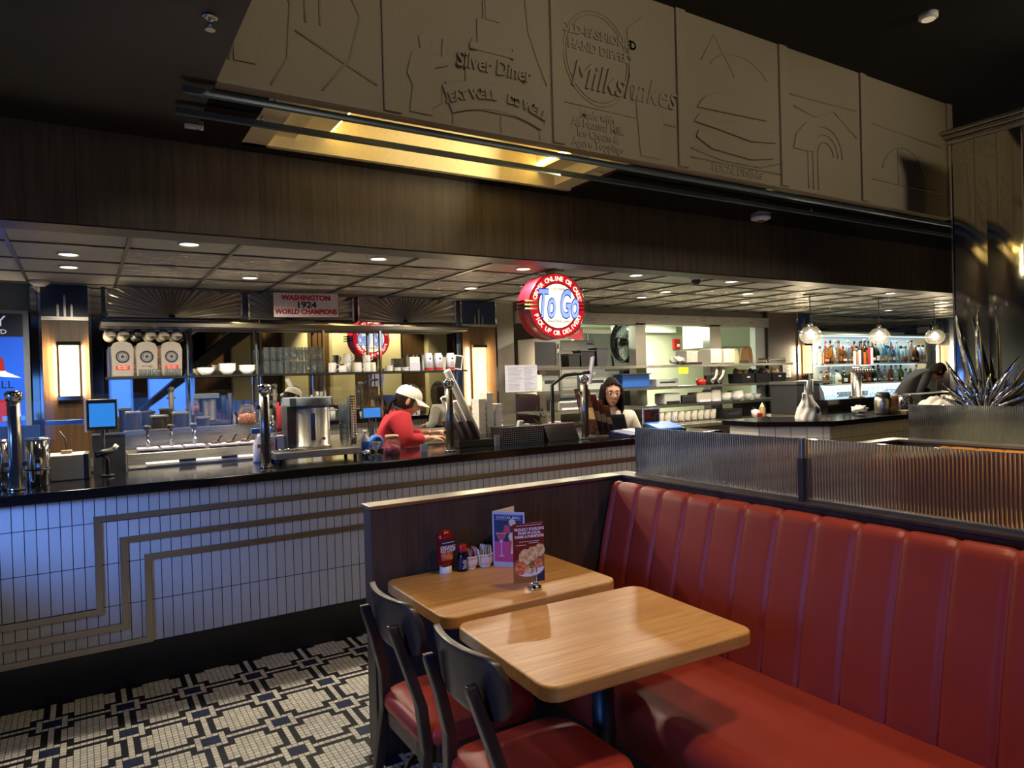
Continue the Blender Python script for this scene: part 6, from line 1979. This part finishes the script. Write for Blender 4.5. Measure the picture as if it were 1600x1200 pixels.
B().lathe([(0.074, 0.188), (0.076, 0.20), (0.06, 0.235), (0.0, 0.245)], n=24).build('lid', MT['charcoal'], t)
B().tube([(0.085, 0, 0.17), (0.125, 0, 0.16), (0.125, 0, 0.06), (0.087, 0, 0.03)], 0.012, 8).build('handle', MT['charcoal'], t)
t = thing('tea_pitcher', 'clear pitcher of amber iced tea behind the bar jug', 'pitcher', (7.78, 4.42, 1.085))
B().lathe([(0.0, 0.0), (0.075, 0.0), (0.08, 0.01), (0.082, 0.22), (0.075, 0.24), (0.06, 0.26)], n=24).build('glass_body', MT['glassware'], t)
B().lathe([(0.0, 0.008), (0.07, 0.008), (0.074, 0.185), (0.0, 0.187)], n=22).build('tea', MT['orange'], t)
B().tube([(0.08, 0, 0.2), (0.12, 0, 0.19), (0.12, 0, 0.08), (0.08, 0, 0.05)], 0.010, 8).build('handle', MT['glassware'], t)
t = thing('wire_pot', 'mesh-patterned steel pot beside the amber pitcher', 'pot', (8.03, 4.40, 1.085))
B().lathe([(0.0, 0), (0.07, 0), (0.09, 0.04), (0.092, 0.11), (0.075, 0.16), (0.066, 0.175), (0.0, 0.176)], n=26).build('body', speckle('wire_mesh_steel', '3c3a36', 'c9c6bc', 55.0, 0.42, 0.55, 0.3, metal=0.8), t)
B().ring((0, 0, 0.175), 0.066, 0.006).build('rim', MT['chrome'], t)
t = thing('napkin_stack', 'low stack of paper napkins in front of the amber pitcher', 'napkins', (7.74, 4.24, 1.085))
B().box(-0.08, 0.08, -0.06, 0.06, 0, 0.03).build('stack', MT['tan'], t, bevel=0.004)
t = thing('crumpled_napkin', 'crumpled white napkin left of the bar jug', 'napkin', (7.22, 4.45, 1.102))
b = B()
def fn(u, v):
    a, e = 2 * PI * u, PI * v
    r = 0.075 * (1 + 0.3 * math.sin(4 * a + 2 * e) + 0.2 * math.sin(7 * e - 3 * a))
    return (r * math.sin(e) * math.cos(a), r * math.sin(e) * math.sin(a), 0.040 - 0.5 * r * math.cos(e))
b.grid(fn, 20, 10)
b.build('napkin', MT['paper'], t)
t = thing('cloth_pile', 'pile of cream cloths on the bar counter in front of the leaning person', 'cloths', (9.05, 4.45, 1.085))
b = B()
def fn(u, v):
    a = 2 * PI * u
    k = (1 - v) * (1 + 0.08 * math.sin(6 * a))
    return (0.55 * k * math.cos(a), 0.20 * k * math.sin(a), 0.10 * (1 - (1 - v) ** 4) * (1 + 0.25 * math.sin(3 * a + 1) + 0.2 * math.sin(8 * a + 9 * v) + 0.15 * math.sin(14 * a - 6 * v)))
b.grid(fn, 50, 14)
b.build('cloth', MT['shirtwhite'], t)
# beer taps
t = thing('beer_tower', 'steel beer tower with a row of coloured tap handles', 'beer tower', (8.95, 5.55, 1.20))
B().lathe([(0.10, 0), (0.10, 0.012), (0.065, 0.02), (0.065, 0.33), (0.06, 0.36)], n=26).build('column', MT['steelv'], t)
B().rod((-0.22, -0.05, 0.38), (0.22, -0.05, 0.38), 0.045, 16).build('crossbar', MT['steel'], t)
rr = random.Random(4)
for k in range(8):
    x = -0.20 + 0.057 * k
    B().rod((x, -0.10, 0.39), (x, -0.12, 0.33), 0.012).build('spout', MT['chrome'], t)
    B().box(x - 0.021, x + 0.021, -0.115, -0.095, 0.44, 0.62 + rr.uniform(-0.02, 0.06)).build('tap_handle', MT[('signpale', 'kraft', 'signpale', 'black', 'orange', 'menubrown', 'typered', 'signpale')[k]], t, bevel=0.006)
# pendants
pend = None
for k, (x, y) in enumerate(((7.47, 5.20), (8.92, 5.20), (10.30, 5.20))):
    lab = 'clear glass globe pendant over the bar, %s of the three' % ('leftmost', 'middle', 'rightmost')[k]
    if pend is None:
        pend = thing('globe_pendant', lab, 'light', (x, y, 2.50), 0, 'glass globe pendants over the bar')
        B().lathe([(0.075, 0), (0.075, -0.012), (0.0, -0.014)], n=22).build('canopy', MT['charcoal'], pend)
        B().rod((0, 0, -0.35), (0, 0, -0.012), 0.005, 8).build('cord', MT['black'], pend)
        B().cyl((0, 0, -0.43), 0.028, 0.08, 16).build('lamp_holder', MT['chrome'], pend)
        B().lathe([(0.03, -0.385), (0.075, -0.40), (0.118, -0.45), (0.128, -0.495), (0.116, -0.545), (0.075, -0.585), (0.04, -0.592)], n=32, cap=False).build('globe', MT['lamp_glass'], pend)
        B().sph((0, 0, -0.485), (0.042, 0.042, 0.05), 16, 10).build('bulb', MT['bulb'], pend)
    else:
        dup(pend, (x, y, 2.50), 0, lab)
    pl = D.lights.new('pendant_glow', 'POINT')
    pl.energy, pl.color, pl.shadow_soft_size = 14, WARMW, 0.04
    po = D.objects.new('pendant_glow', pl)
    COL.objects.link(po)
    po.location = (x, y, 1.93)

# back bar
pilaster('wood pilaster at the left end of the bar shelves', 9.76, 10.12, 2.5, 9.96, 1.53, 1.98, 0.085)
pilaster('wood pilaster at the right end of the bar shelves', 13.95, 14.45, 2.5, 14.22, 1.53, 1.98, 0.10)
o = B().box(10.15, 13.93, 7.06, 7.09, 2.22, 2.5).build('bar_top_panel', MT['bronze'])
tag(o, 'dull patterned metal panel above the bar shelves', 'panel')
t = thing('bar_added_glow_panel', 'added glowing panel brightening the bottles of the bar from behind', 'light panel', (0, 7.085, 0))
B().box(10.15, 13.3, 0.0, 0.012, 1.34, 2.14).build('pane', MT['bar_fill_panel'], t)  # glow added behind the bottles in place of a mirror
for nm, z, x1, lab in (('upper', 1.665, 13.3, 'upper glass bar shelf holding bottles, lit cool white'), ('lower', 1.335, 13.1, 'lower glass bar shelf holding bottles, lit cool white'), ('top', 2.16, 13.93, 'pale top shelf over the bar bottles')):
    t = thing('bar_shelf', lab, 'shelf', (0, 6.95, z), 0, 'lit bar shelves')
    B().box(10.15, x1, -0.12, 0.13, -0.012, 0.0).build('shelf_pane', MT['glassgreen'], t)
    B().box(10.15, x1, -0.13, -0.12, -0.02, 0.006).build('front_edge', MT['kpanel'], t)
    B().box(10.2, x1 - 0.05, 0.09, 0.115, -0.028, -0.014).build('light_strip', MT['barlight'], t)
t = thing('lit_backsplash', 'glowing cool white panel behind the hanging glasses under the bar shelves', 'light panel', (0, 7.06, 0))
B().box(10.15, 13.2, 0.025, 0.03, 1.08, 1.31).build('glow_panel', MT['barlight'], t)
area('bar_shelf_glow', (11.7, 6.9, 2.12), (11.7, 6.9, 0), 3.0, 0.1, 14, (0.75, 0.92, 1.0))
o = B().box(9.8, 13.9, 6.45, 7.09, 0.0, 1.07).build('back_bar_cabinet', MT['black'])
tag(o, 'black back bar cabinet under the glowing panel', 'cabinet')

BOT = {
    'amber': ('ambergl', 'whiskey', 'amber'), 'clear': ('clearliq', None, 'clear'), 'green': ('greengl', None, 'green'),
    'dark': ('darkgl', None, 'dark'), 'red': ('glassware', 'redliq', 'red-filled'), 'blue': ('blueliq', None, 'pale blue'), 'white': ('ceramic', None, 'white')}
SHAPES = {
    'tall': ([(0.0, 0), (0.046, 0), (0.048, 0.01), (0.048, 0.23), (0.034, 0.27), (0.016, 0.30), (0.015, 0.38)], 0.015, 0.38),
    'squat': ([(0.0, 0), (0.052, 0), (0.055, 0.01), (0.055, 0.16), (0.045, 0.20), (0.018, 0.23), (0.017, 0.29)], 0.017, 0.29),
    'wine': ([(0.0, 0), (0.044, 0), (0.046, 0.01), (0.046, 0.22), (0.02, 0.29), (0.016, 0.31), (0.016, 0.40)], 0.016, 0.40),
    'jug': ([(0.0, 0), (0.054, 0), (0.059, 0.015), (0.059, 0.18), (0.045, 0.24), (0.022, 0.28), (0.020, 0.31)], 0.020, 0.31)}
UPPER = [('amber', 'squat'), ('amber', 'tall'), ('clear', 'tall'), ('amber', 'tall'), ('amber', 'squat'), ('clear', 'tall'), ('amber', 'squat'), ('clear', 'squat'), ('amber', 'tall'), ('dark', 'wine'), ('green', 'tall'), ('dark', 'tall'), ('green', 'squat'), ('clear', 'tall'), ('blue', 'tall'), ('clear', 'squat'), ('blue', 'squat'), ('clear', 'tall'), ('clear', 'squat'), ('red', 'squat'), ('clear', 'tall'), ('amber', 'wine'), ('dark', 'squat'), ('white', 'jug'), ('white', 'jug')]
LOWER = [('amber', 'squat'), ('clear', 'tall'), ('white', 'squat'), ('green', 'squat'), ('amber', 'squat'), ('clear', 'tall'), ('dark', 'squat'), ('amber', 'tall'), ('green', 'tall'), ('blue', 'jug'), ('clear', 'tall'), ('amber', 'squat'), ('clear', 'tall'), ('green', 'tall'), ('clear', 'squat'), ('green', 'squat'), ('clear', 'tall')]
protos = {}
rr = random.Random(12)
for nm, seq, z, x0, x1 in (('upper', UPPER, 1.666, 10.26, 13.20), ('lower', LOWER, 1.336, 10.26, 12.95)):
    for k, (ck, sh) in enumerate(seq):
        lab = '%s %s bottle on the %s bar shelf, %s from the left' % (BOT[ck][2], {'tall': 'tall', 'squat': 'broad', 'wine': 'long-necked', 'jug': 'big jug-shaped'}[sh], nm, ORD[k])
        loc = (x0 + (x1 - x0) * k / (len(seq) - 1), 6.885 + rr.uniform(-0.012, 0.012), z)
        if (ck, sh) in protos:
            dup(protos[(ck, sh)], loc, 0, lab, 'bottles on the %s bar shelf' % nm).scale = (1, 1, 1.0 if nm == 'upper' else 0.74)
            continue
        t = thing('liquor_bottle', lab, 'bottle', loc, 0, 'bottles on the %s bar shelf' % nm)
        t.scale = (1, 1, 1.0 if nm == 'upper' else 0.74)
        prof, rt, zt = SHAPES[sh]
        B().lathe(prof, n=18).build('bottle_glass', MT[BOT[ck][0]], t)
        if BOT[ck][1]:
            r = prof[2][0] - 0.003
            B().lathe([(0, 0.006), (r, 0.006), (r, 0.11), (0, 0.112)], n=16).build('liquor', MT[BOT[ck][1]], t)
        B().lathe([(rt + 0.003, zt - 0.03), (rt + 0.003, zt + 0.012), (0, zt + 0.014)], n=14).build('stopper', MT[('black', 'black', 'chrome', 'tan', 'redcap')[rr.randrange(5)]], t)
        curved_label(prof[2][0] + 0.001, 1.0, 0.05, (0.10, 0.13, 0.085)[rr.randrange(3)], 215, 325, MT[('labelwhite', 'tan', 'signpale', 'kraft')[rr.randrange(4)]], t, 'label', 0.0005)
        protos[(ck, sh)] = t
for nm, z, x0, x1, n_ in (('upper', 1.666, 10.32, 12.9, 17), ('lower', 1.336, 10.34, 12.6, 12)):
    kinds = list(protos)
    for k in range(n_):
        ck, sh = kinds[(k * 5 + 3) % len(kinds)]
        dup(protos[(ck, sh)], (x0 + (x1 - x0) * k / (n_ - 1), 7.022, z), 0, '%s bottle in the back row of the %s bar shelf, %s from the left' % (BOT[ck][2], nm, ORD[k]), 'back row bottles on the %s bar shelf' % nm).scale = (1, 1, 1.0 if nm == 'upper' else 0.74)
for k in range(20):
    x = 10.3 + 0.142 * k
    o = B().lathe([(0.036, 0.0), (0.040, 0.05), (0.030, 0.085), (0.006, 0.10), (0.006, 0.17), (0.034, 0.178), (0.034, 0.182), (0, 0.182)], n=16).build('bar_glass', MT['glassware'], None, (x, 6.88, 1.072))
    tag(o, 'upside-down stemmed glass before the glowing panel, %s from the left' % ORD[k], 'glass', 'stemmed glasses under the bar shelves')
for k in range(7):
    x = 10.2 + 0.12 * k
    o = B().lathe([(0.0, 0), (0.03, 0), (0.036, 0.15), (0.033, 0.15), (0.027, 0.01)], n=16).build('pint_glass', MT['glassware'], None, (x, 6.62, 1.072))
    tag(o, 'clear pint glass on the back bar left of the beer tower, %s from the left' % ORD[k], 'glass', 'pint glasses on the back bar')
t = thing('storage_basket', 'dark wire basket of white linens on the top bar shelf at the right', 'basket', (13.2, 6.95, 2.162))
B().box(-0.55, 0.6, -0.11, 0.11, 0.0, 0.02).box(-0.28, -0.26, -0.11, 0.11, 0, 0.2).box(0.26, 0.28, -0.11, 0.11, 0, 0.2).tube([(-0.55, -0.11, 0.12), (0.27, -0.11, 0.19), (0.6, -0.11, 0.24)], 0.012, 6).build('basket_frame', MT['black'], t)
B().box(-0.22, 0.24, -0.09, 0.1, 0.03, 0.17).box(0.30, 0.58, -0.09, 0.1, 0.03, 0.2).build('linens', MT['kpanel'], t, bevel=0.02)
t = thing('bus_tub', 'black bin in front of the leaning person behind the cloths', 'bin', (9.6, 4.90, 0.0))
B().box(-0.5, 0.5, -0.12, 0.13, 1.04, 1.24).build('bin', MT['black'], t, bevel=0.01)
B().box(-0.48, 0.48, -0.11, 0.12, 0.0, 1.04).build('stand', MT['black'], t)
t = thing('wall_picture', 'small dark framed pictures column at the right end of the bar wall', 'picture', (14.49, 6.2, 1.9), 0)
B().box(-0.02, 0.0, -0.1, 0.1, 0.0, 0.3).build('frame', MT['black'], t)
B().box(-0.022, -0.02, -0.07, 0.07, 0.03, 0.27).build('picture', MT['kraft'], t)


# ------------------------------------------------------------------ people
def skin_mesh(nodes, edges, root):
    names = list(nodes)
    me = D.meshes.new('tmp_skin')
    me.from_pydata([nodes[k][0] for k in names], [(names.index(a), names.index(b)) for a, b in edges], [])
    o = D.objects.new('tmp_skin', me)
    COL.objects.link(o)
    o.modifiers.new('s', 'SKIN')
    sv = me.skin_vertices[0].data
    for i, k in enumerate(names):
        r = nodes[k][1]
        sv[i].radius = r if isinstance(r, tuple) else (r, r)
        sv[i].use_root = (k == root)
    m = o.modifiers.new('u', 'SUBSURF')
    m.levels = m.render_levels = 2
    dg = bpy.context.evaluated_depsgraph_get()
    ev = D.meshes.new_from_object(o.evaluated_get(dg))
    vs, fs = [tuple(v.co) for v in ev.vertices], [tuple(p.vertices) for p in ev.polygons]
    D.objects.remove(o)
    D.meshes.remove(me)
    D.meshes.remove(ev)
    return vs, fs


def head_geo(b, M):
    """head facing -Y, centred on the skull, with brow, sockets, nose, lips, chin, ears"""
    vs, fs = [], []
    nn, mm = 44, 34
    def g(x, s):
        return math.exp(-(x / s) ** 2)
    for j in range(mm + 1):
        t_ = -PI / 2 + PI * j / mm
        for i in range(nn):
            a = 2 * PI * i / nn
            dx, dy, dz = math.cos(t_) * math.cos(a), math.cos(t_) * math.sin(a), math.sin(t_)
            x, y, z = 0.074 * dx, 0.094 * dy, 0.118 * dz
            if z < 0:
                k = (-z / 0.118)
                x *= 1 - 0.30 * k ** 1.6
                if dy < 0:
                    y -= 0.006 * k
                else:
                    y *= 1 - 0.45 * k
            if dy < 0:
                y *= 0.94
                y -= 0.020 * g(x, 0.011) * g(z + 0.022, 0.022) + 0.010 * g(x, 0.009) * g(z + 0.036, 0.010)
                y += 0.009 * (g(x - 0.030, 0.014) + g(x + 0.030, 0.014)) * g(z - 0.004, 0.012)
                y -= 0.004 * g(z - 0.026, 0.010) * g(x, 0.05)
                y -= 0.006 * g(x, 0.022) * (g(z + 0.062, 0.006) + g(z + 0.073, 0.006))
                y -= 0.007 * g(x, 0.02) * g(z + 0.098, 0.014)
            vs.append((x, y, z))
    for j in range(mm):
        for i in range(nn):
            i2 = (i + 1) % nn
            fs.append((j * nn + i, j * nn + i2, (j + 1) * nn + i2, (j + 1) * nn + i))
    b.add(vs, fs, True, M)
    for s in (-1, 1):
        b.sph((s * 0.076, 0.008, -0.004), (0.009, 0.018, 0.030), 12, 8, M)


def face_parts(root, M, hairmat, glasses=False):
    b = B()
    for s in (-1, 1):
        b.sph((s * 0.030, -0.073, 0.004), (0.0125, 0.010, 0.008), 12, 8, M)
    b.build('eyes', MT['paper'], root)
    b = B()
    for s in (-1, 1):
        b.sph((s * 0.030, -0.081, 0.004), (0.0058, 0.004, 0.006), 10, 6, M)
    b.build('irises', MT['hair'], root)
    b = B()
    b.sph((0, -0.093, -0.0625), (0.022, 0.007, 0.0045), 14, 8, M).sph((0, -0.0925, -0.0715), (0.019, 0.008, 0.005), 14, 8, M)
    b.build('lips', plain('lips', '9a4a48', 0.5), root)
    b = B()
    for s in (-1, 1):
        pts = [M @ Vector((s * q, -0.088 + 0.10 * (q - 0.02), 0.026 + 0.004 * math.sin((q - 0.012) / 0.036 * PI))) for q in (0.013, 0.024, 0.036, 0.047)]
        b.tube(pts, [0.003, 0.004, 0.0035, 0.0015], 6)
    b.build('eyebrows', hairmat, root)
    if glasses:
        b = B()
        for s in (-1, 1):
            b.ring((s * 0.031, -0.097, 0.002), 0.022, 0.0034, 'y', 24, 6, M)
            b.tube([M @ Vector(p) for p in ((s * 0.053, -0.092, 0.004), (s * 0.074, -0.05, 0.004), (s * 0.080, 0.01, 0.006))], 0.002, 6)
        b.tube([M @ Vector(p) for p in ((-0.009, -0.096, 0.004), (0, -0.099, 0.007), (0.009, -0.096, 0.004))], 0.002, 6)
        b.build('glasses', MT['menubrown'], root)


def hand_geo(b, M, side=1, curl=0.5):
    """palm along +Z from the wrist, palm side -Y, thumb on side*X"""
    b.sph((0, 0, 0.045), (0.038, 0.014, 0.052), 14, 10, M)
    for k, (x, L) in enumerate(((0.027, 0.066), (0.009, 0.075), (-0.009, 0.070), (-0.026, 0.055))):
        x *= side
        p, pts = Vector((x, 0, 0.085)), []
        ang = 0.12
        pts.append(Vector((x * 0.95, 0, 0.060)))
        pts.append(p.copy())
        for q in range(3):
            ang += curl * (0.7 + 0.12 * k)
            p = p + Vector((x * 0.04, -math.sin(ang), math.cos(ang))) * (L / 3)
            pts.append(p.copy())
        b.tube([M @ v for v in pts], [0.0095, 0.009, 0.0085, 0.0078, 0.006], 8)
    pts = [Vector((side * 0.022, -0.004, 0.022)), Vector((side * 0.045, -0.012, 0.045)), Vector((side * 0.055, -0.024, 0.068)), Vector((side * 0.052, -0.036, 0.085))]
    b.tube([M @ v for v in pts], [0.013, 0.0115, 0.010, 0.007], 8)


def person(label, loc, rz, J, head_M, skin, shirt, trousers, sleeve=1.0, bulk=1.16):
    t = thing('person', label, 'person', loc, rz)
    E = [('pelvis', 'waist'), ('waist', 'chest'), ('chest', 'neck_base'), ('neck_base', 'neck'),
         ('chest', 'shoulder_l'), ('shoulder_l', 'elbow_l'), ('elbow_l', 'wrist_l'), ('chest', 'shoulder_r'), ('shoulder_r', 'elbow_r'), ('elbow_r', 'wrist_r'),
         ('pelvis', 'hip_l'), ('hip_l', 'knee_l'), ('knee_l', 'ankle_l'), ('ankle_l', 'toe_l'), ('pelvis', 'hip_r'), ('hip_r', 'knee_r'), ('knee_r', 'ankle_r'), ('ankle_r', 'toe_r')]
    rad = dict(pelvis=0.115, waist=0.105, chest=0.120, neck_base=0.058, neck=0.048, shoulder=0.055, elbow=0.038, wrist=0.026, hip=0.080, knee=0.055, ankle=0.038, toe=0.034)
    nodes = {k: (tuple(v), rad.get(k, rad.get(k[:-2], 0.05))) for k, v in J.items()}
    vs, fs = skin_mesh(nodes, E, 'pelvis')
    b = B().add(vs, fs, True)
    head_geo(b, head_M)
    for s, nm in ((-1, 'r'), (1, 'l')):
        w, e = Vector(J['wrist_' + nm]), Vector(J['elbow_' + nm])
        d = (w - e).normalized()
        q = d.to_track_quat('Z', 'Y').to_matrix().to_4x4()
        hand_geo(b, Matrix.Translation(w - d * 0.01) @ q, s, 0.45)
    b.build('body', skin, t)
    up = ('pelvis', 'waist', 'chest', 'neck_base', 'shoulder_l', 'shoulder_r', 'elbow_l', 'elbow_r', 'cuff_l', 'cuff_r')
    n2 = {}
    for k in up:
        if k.startswith('cuff'):
            a, c = Vector(J['elbow_' + k[-1]]), Vector(J['wrist_' + k[-1]])
            n2[k] = (tuple(a.lerp(c, sleeve)), 0.040 * bulk / 1.1)
        else:
            r = nodes[k][1]
            n2[k] = (nodes[k][0], r * bulk + 0.018 if k != 'neck_base' else r + 0.012)
    E2 = [('pelvis', 'waist'), ('waist', 'chest'), ('chest', 'neck_base'), ('chest', 'shoulder_l'), ('shoulder_l', 'elbow_l'), ('chest', 'shoulder_r'), ('shoulder_r', 'elbow_r'), ('elbow_l', 'cuff_l'), ('elbow_r', 'cuff_r')]
    vs, fs = skin_mesh(n2, E2, 'pelvis')
    B().add(vs, fs, True).build('shirt', shirt, t)
    lo = ('pelvis', 'hip_l', 'knee_l', 'ankle_l', 'hip_r', 'knee_r', 'ankle_r')
    n3 = {k: (nodes[k][0], nodes[k][1] * 1.12 + 0.01) for k in lo}
    vs, fs = skin_mesh(n3, [('pelvis', 'hip_l'), ('hip_l', 'knee_l'), ('knee_l', 'ankle_l'), ('pelvis', 'hip_r'), ('hip_r', 'knee_r'), ('knee_r', 'ankle_r')], 'pelvis')
    B().add(vs, fs, True).build('trousers', trousers, t)
    b = B()
    for s in ('l', 'r'):
        a = Vector(J['ankle_' + s])
        b.sph((a.x, a.y - 0.07, 0.036), (0.046, 0.125, 0.036), 16, 8)
    b.build('shoes', MT['black'], t)
    return t


def hair_shell(root, M, mat, long=0.0, face=0.35, volume=1.10):
    vs, fs = [], []
    nn, mm = 40, 26
    def ok(a, t_):
        d = (math.cos(t_) * math.cos(a), math.cos(t_) * math.sin(a), math.sin(t_))
        if d[1] < -0.18 and d[2] < face + 0.30 * (1 - abs(d[0])) and abs(d[0]) < 0.86:
            return False
        return d[2] > -0.55
    for j in range(mm + 1):
        t_ = -PI / 2 + PI * j / mm
        for i in range(nn):
            a = 2 * PI * i / nn
            k = volume * (1 + 0.02 * math.sin(11 * a) + 0.015 * math.sin(7 * t_ * 3 + a * 5))
            vs.append((0.076 * k * math.cos(t_) * math.cos(a), 0.098 * k * math.cos(t_) * math.sin(a) + 0.006, 0.122 * k * math.sin(t_) + 0.004))
    for j in range(mm):
        for i in range(nn):
            if ok(2 * PI * (i + 0.5) / nn, -PI / 2 + PI * (j + 0.5) / mm):
                i2 = (i + 1) % nn
                fs.append((j * nn + i, j * nn + i2, (j + 1) * nn + i2, (j + 1) * nn + i))
    b = B().add(vs, fs, True, M)
    if long:
        r_ = random.Random(8)
        for k in range(44):
            a = math.radians(-28 + 236 * k / 43)
            x, y = 0.074 * math.cos(a), 0.088 * math.sin(a) + 0.006
            pts = []
            for q in range(7):
                s = q / 6
                sp = 1.06 + 0.25 * math.sin(PI * min(1, s * 0.9)) + r_.uniform(-0.03, 0.03)
                pts.append(M @ Vector((x * sp, y * sp, 0.07 - (0.07 + long) * s)))
            b.tube(pts, [0.012, 0.016, 0.017, 0.017, 0.016, 0.013, 0.005], 6)
    o = b.build('hair', mat, root)
    md = o.modifiers.new('thick', 'SOLIDIFY')
    md.thickness = 0.006
    return o


def std(h=1.0):
    return dict(pelvis=(0, 0, 0.92), waist=(0, 0, 1.06), chest=(0, 0, 1.23), neck_base=(0, 0.0, 1.36), neck=(0, -0.015, 1.42),
                shoulder_l=(0.165, 0, 1.30), elbow_l=(0.20, -0.02, 1.06), wrist_l=(0.19, -0.16, 0.90), shoulder_r=(-0.165, 0, 1.30), elbow_r=(-0.20, -0.02, 1.06), wrist_r=(-0.19, -0.16, 0.90),
                hip_l=(0.085, 0, 0.86), knee_l=(0.09, -0.02, 0.48), ankle_l=(0.09, 0.01, 0.09), toe_l=(0.095, -0.12, 0.035), hip_r=(-0.085, 0, 0.86), knee_r=(-0.09, -0.02, 0.48), ankle_r=(-0.09, 0.01, 0.09), toe_r=(-0.095, -0.12, 0.035))


# person in red, in profile, looking down at the counter
J = std()
J.update(waist=(0, -0.02, 1.03), chest=(0, -0.07, 1.17), neck_base=(0, -0.09, 1.245), neck=(0, -0.12, 1.29), shoulder_l=(0.17, -0.07, 1.215), shoulder_r=(-0.17, -0.07, 1.215),
         elbow_r=(-0.22, -0.12, 1.06), wrist_r=(-0.14, -0.30, 1.07), elbow_l=(0.21, -0.13, 1.06), wrist_l=(0.12, -0.34, 1.09))
HM = T(0, -0.150, 1.350) @ RX(math.radians(22))
p = person('person in a red shirt and white cap looking down behind the counter', (2.11, 5.31, 0), math.radians(72), J, HM, MT['skin'], MT['shirtred'], MT['vest'], 0.7, 1.32)
p.scale = (1.06, 1.06, 1.06)
face_parts(p, HM, MT['hair'])
hair_shell(p, HM, MT['hair'], 0.0, 0.25, 1.06)
b = B()
for k in range(9):
    x = -0.03 + 0.0075 * k
    b.tube([HM @ Vector(q) for q in ((x, 0.09, 0.0), (x * 1.2, 0.125, -0.06), (x, 0.115, -0.15))], [0.012, 0.015, 0.005], 6)
b.build('ponytail', MT['hair'], p)
b = B()
def fn(u, v):
    a, e = 2 * PI * u, PI / 2 * v
    return tuple(HM @ Vector((0.086 * math.cos(e) * math.cos(a), 0.106 * math.cos(e) * math.sin(a) + 0.008, 0.028 + 0.098 * math.sin(e) ** 0.9)))
b.grid(fn, 32, 12)
b.build('cap', MT['capwhite'], p)
b = B()
def fn(u, v):
    x = -0.078 + 0.156 * u
    L = 0.095 * math.sqrt(max(0, 1 - (x / 0.085) ** 2))
    y0 = -0.085 * math.sqrt(max(0, 1 - (x / 0.09) ** 2)) + 0.006
    return tuple(HM @ Vector((x, y0 - L * v, 0.036 - 0.030 * v - 1.6 * x * x * (0.5 + v))))
b.grid(fn, 18, 8)
o = b.build('cap_brim', MT['capwhite'], p)
o.modifiers.new('thick', 'SOLIDIFY').thickness = 0.004

# person in white shirt and black apron, facing the dining room
J = std()
J.update(waist=(0, -0.03, 1.02), chest=(0, -0.07, 1.15), neck_base=(0, -0.08, 1.25), neck=(0.0, -0.10, 1.315), shoulder_l=(0.185, -0.06, 1.18), shoulder_r=(-0.185, -0.06, 1.18),
         elbow_l=(0.26, -0.06, 0.98), wrist_l=(0.16, -0.26, 0.96), elbow_r=(-0.25, -0.08, 0.97), wrist_r=(-0.13, -0.26, 0.96))
HM = T(0, -0.125, 1.425) @ RZ(0.10) @ RX(math.radians(6)) @ Matrix.Diagonal((1.12, 1.12, 1.12, 1))
p = person('person with long dark hair, glasses, white shirt and black apron behind the counter', (4.40, 5.28, 0), math.radians(-32), J, HM, MT['skin2'], MT['shirtwhite'], MT['vest'], 0.9)
face_parts(p, HM, MT['hair'], True)
hair_shell(p, HM, MT['hair'], 0.19, 0.36, 1.07)
b = B()
def fn(u, v):
    x = -0.185 + 0.315 * u
    z = 0.72 + 0.50 * v
    y = -0.225 + 0.9 * x * x + 0.10 * max(0, (z - 1.05)) * 0.8
    return (x * (1 - 0.2 * max(0, v - 0.75) / 0.25), y, z)
b.grid(fn, 16, 14)
o = b.build('apron', MT['vest'], p)
o.modifiers.new('thick', 'SOLIDIFY').thickness = 0.012

# person leaning over behind the bar
J = std()
J.update(pelvis=(0, 0.10, 1.00), waist=(0, 0.02, 1.16), chest=(0, -0.16, 1.40), neck_base=(0, -0.34, 1.50), neck=(0, -0.41, 1.51), shoulder_l=(0.18, -0.26, 1.46), shoulder_r=(-0.18, -0.26, 1.46),
         elbow_r=(-0.22, -0.14, 1.27), wrist_r=(-0.20, 0.06, 1.16), elbow_l=(0.20, -0.36, 1.24), wrist_l=(0.14, -0.52, 1.15), hip_l=(0.085, 0.1, 0.94), hip_r=(-0.085, 0.1, 0.94))
J['wrist_r'] = (-0.22, -0.06, 1.10)
HM = T(0, -0.53, 1.50) @ RX(math.radians(38)) @ Matrix.Diagonal((1.1, 1.1, 1.1, 1))
p = person('person in dark grey clothes leaning over behind the bar', (11.15, 6.10, 0), math.radians(58), J, HM, MT['skin3'], MT['greyjacket'], MT['vest'], 0.85)
face_parts(p, HM, MT['hair'])
hair_shell(p, HM, MT['hair'], 0.0, 0.30, 1.10)

# ------------------------------------------------------------------ dining room behind the camera (seen in the mirrors)
for k, x in enumerate((3.3, 4.6, 5.9, 7.3, 8.8)):
    structure(B().box(x, x + 0.62, -4.98, -4.70, 0, 4.0).build('column_cream', MT['column_cream']))
for x, y in ((3.6, -4.2), (5.6, -4.2), (7.6, -4.2)):
    spot('column_wash', (x, y, 3.9), (x + 0.3, -4.8, 1.6), 480, (1.0, 0.85, 0.5), 80, 0.6, 0.05)
t = thing('stair', 'diagonal dark stair flight with a steel handrail in the dining room behind', 'stair', (0, -4.2, 0))
B().prism([(0.9, 0.9), (1.0, 0.9), (4.2, 3.3), (4.2, 3.6), (3.9, 3.6)], -0.3, 0.3, 'y').build('flight', MT['charcoal'], t)
B().rod((0.9, 0.32, 1.9), (3.9, 0.32, 4.0), 0.03).build('handrail', MT['chrome'], t)
B().box(0.9, 1.0, -0.3, 0.3, 0.0, 0.95).build('foot_post', MT['charcoal'], t)
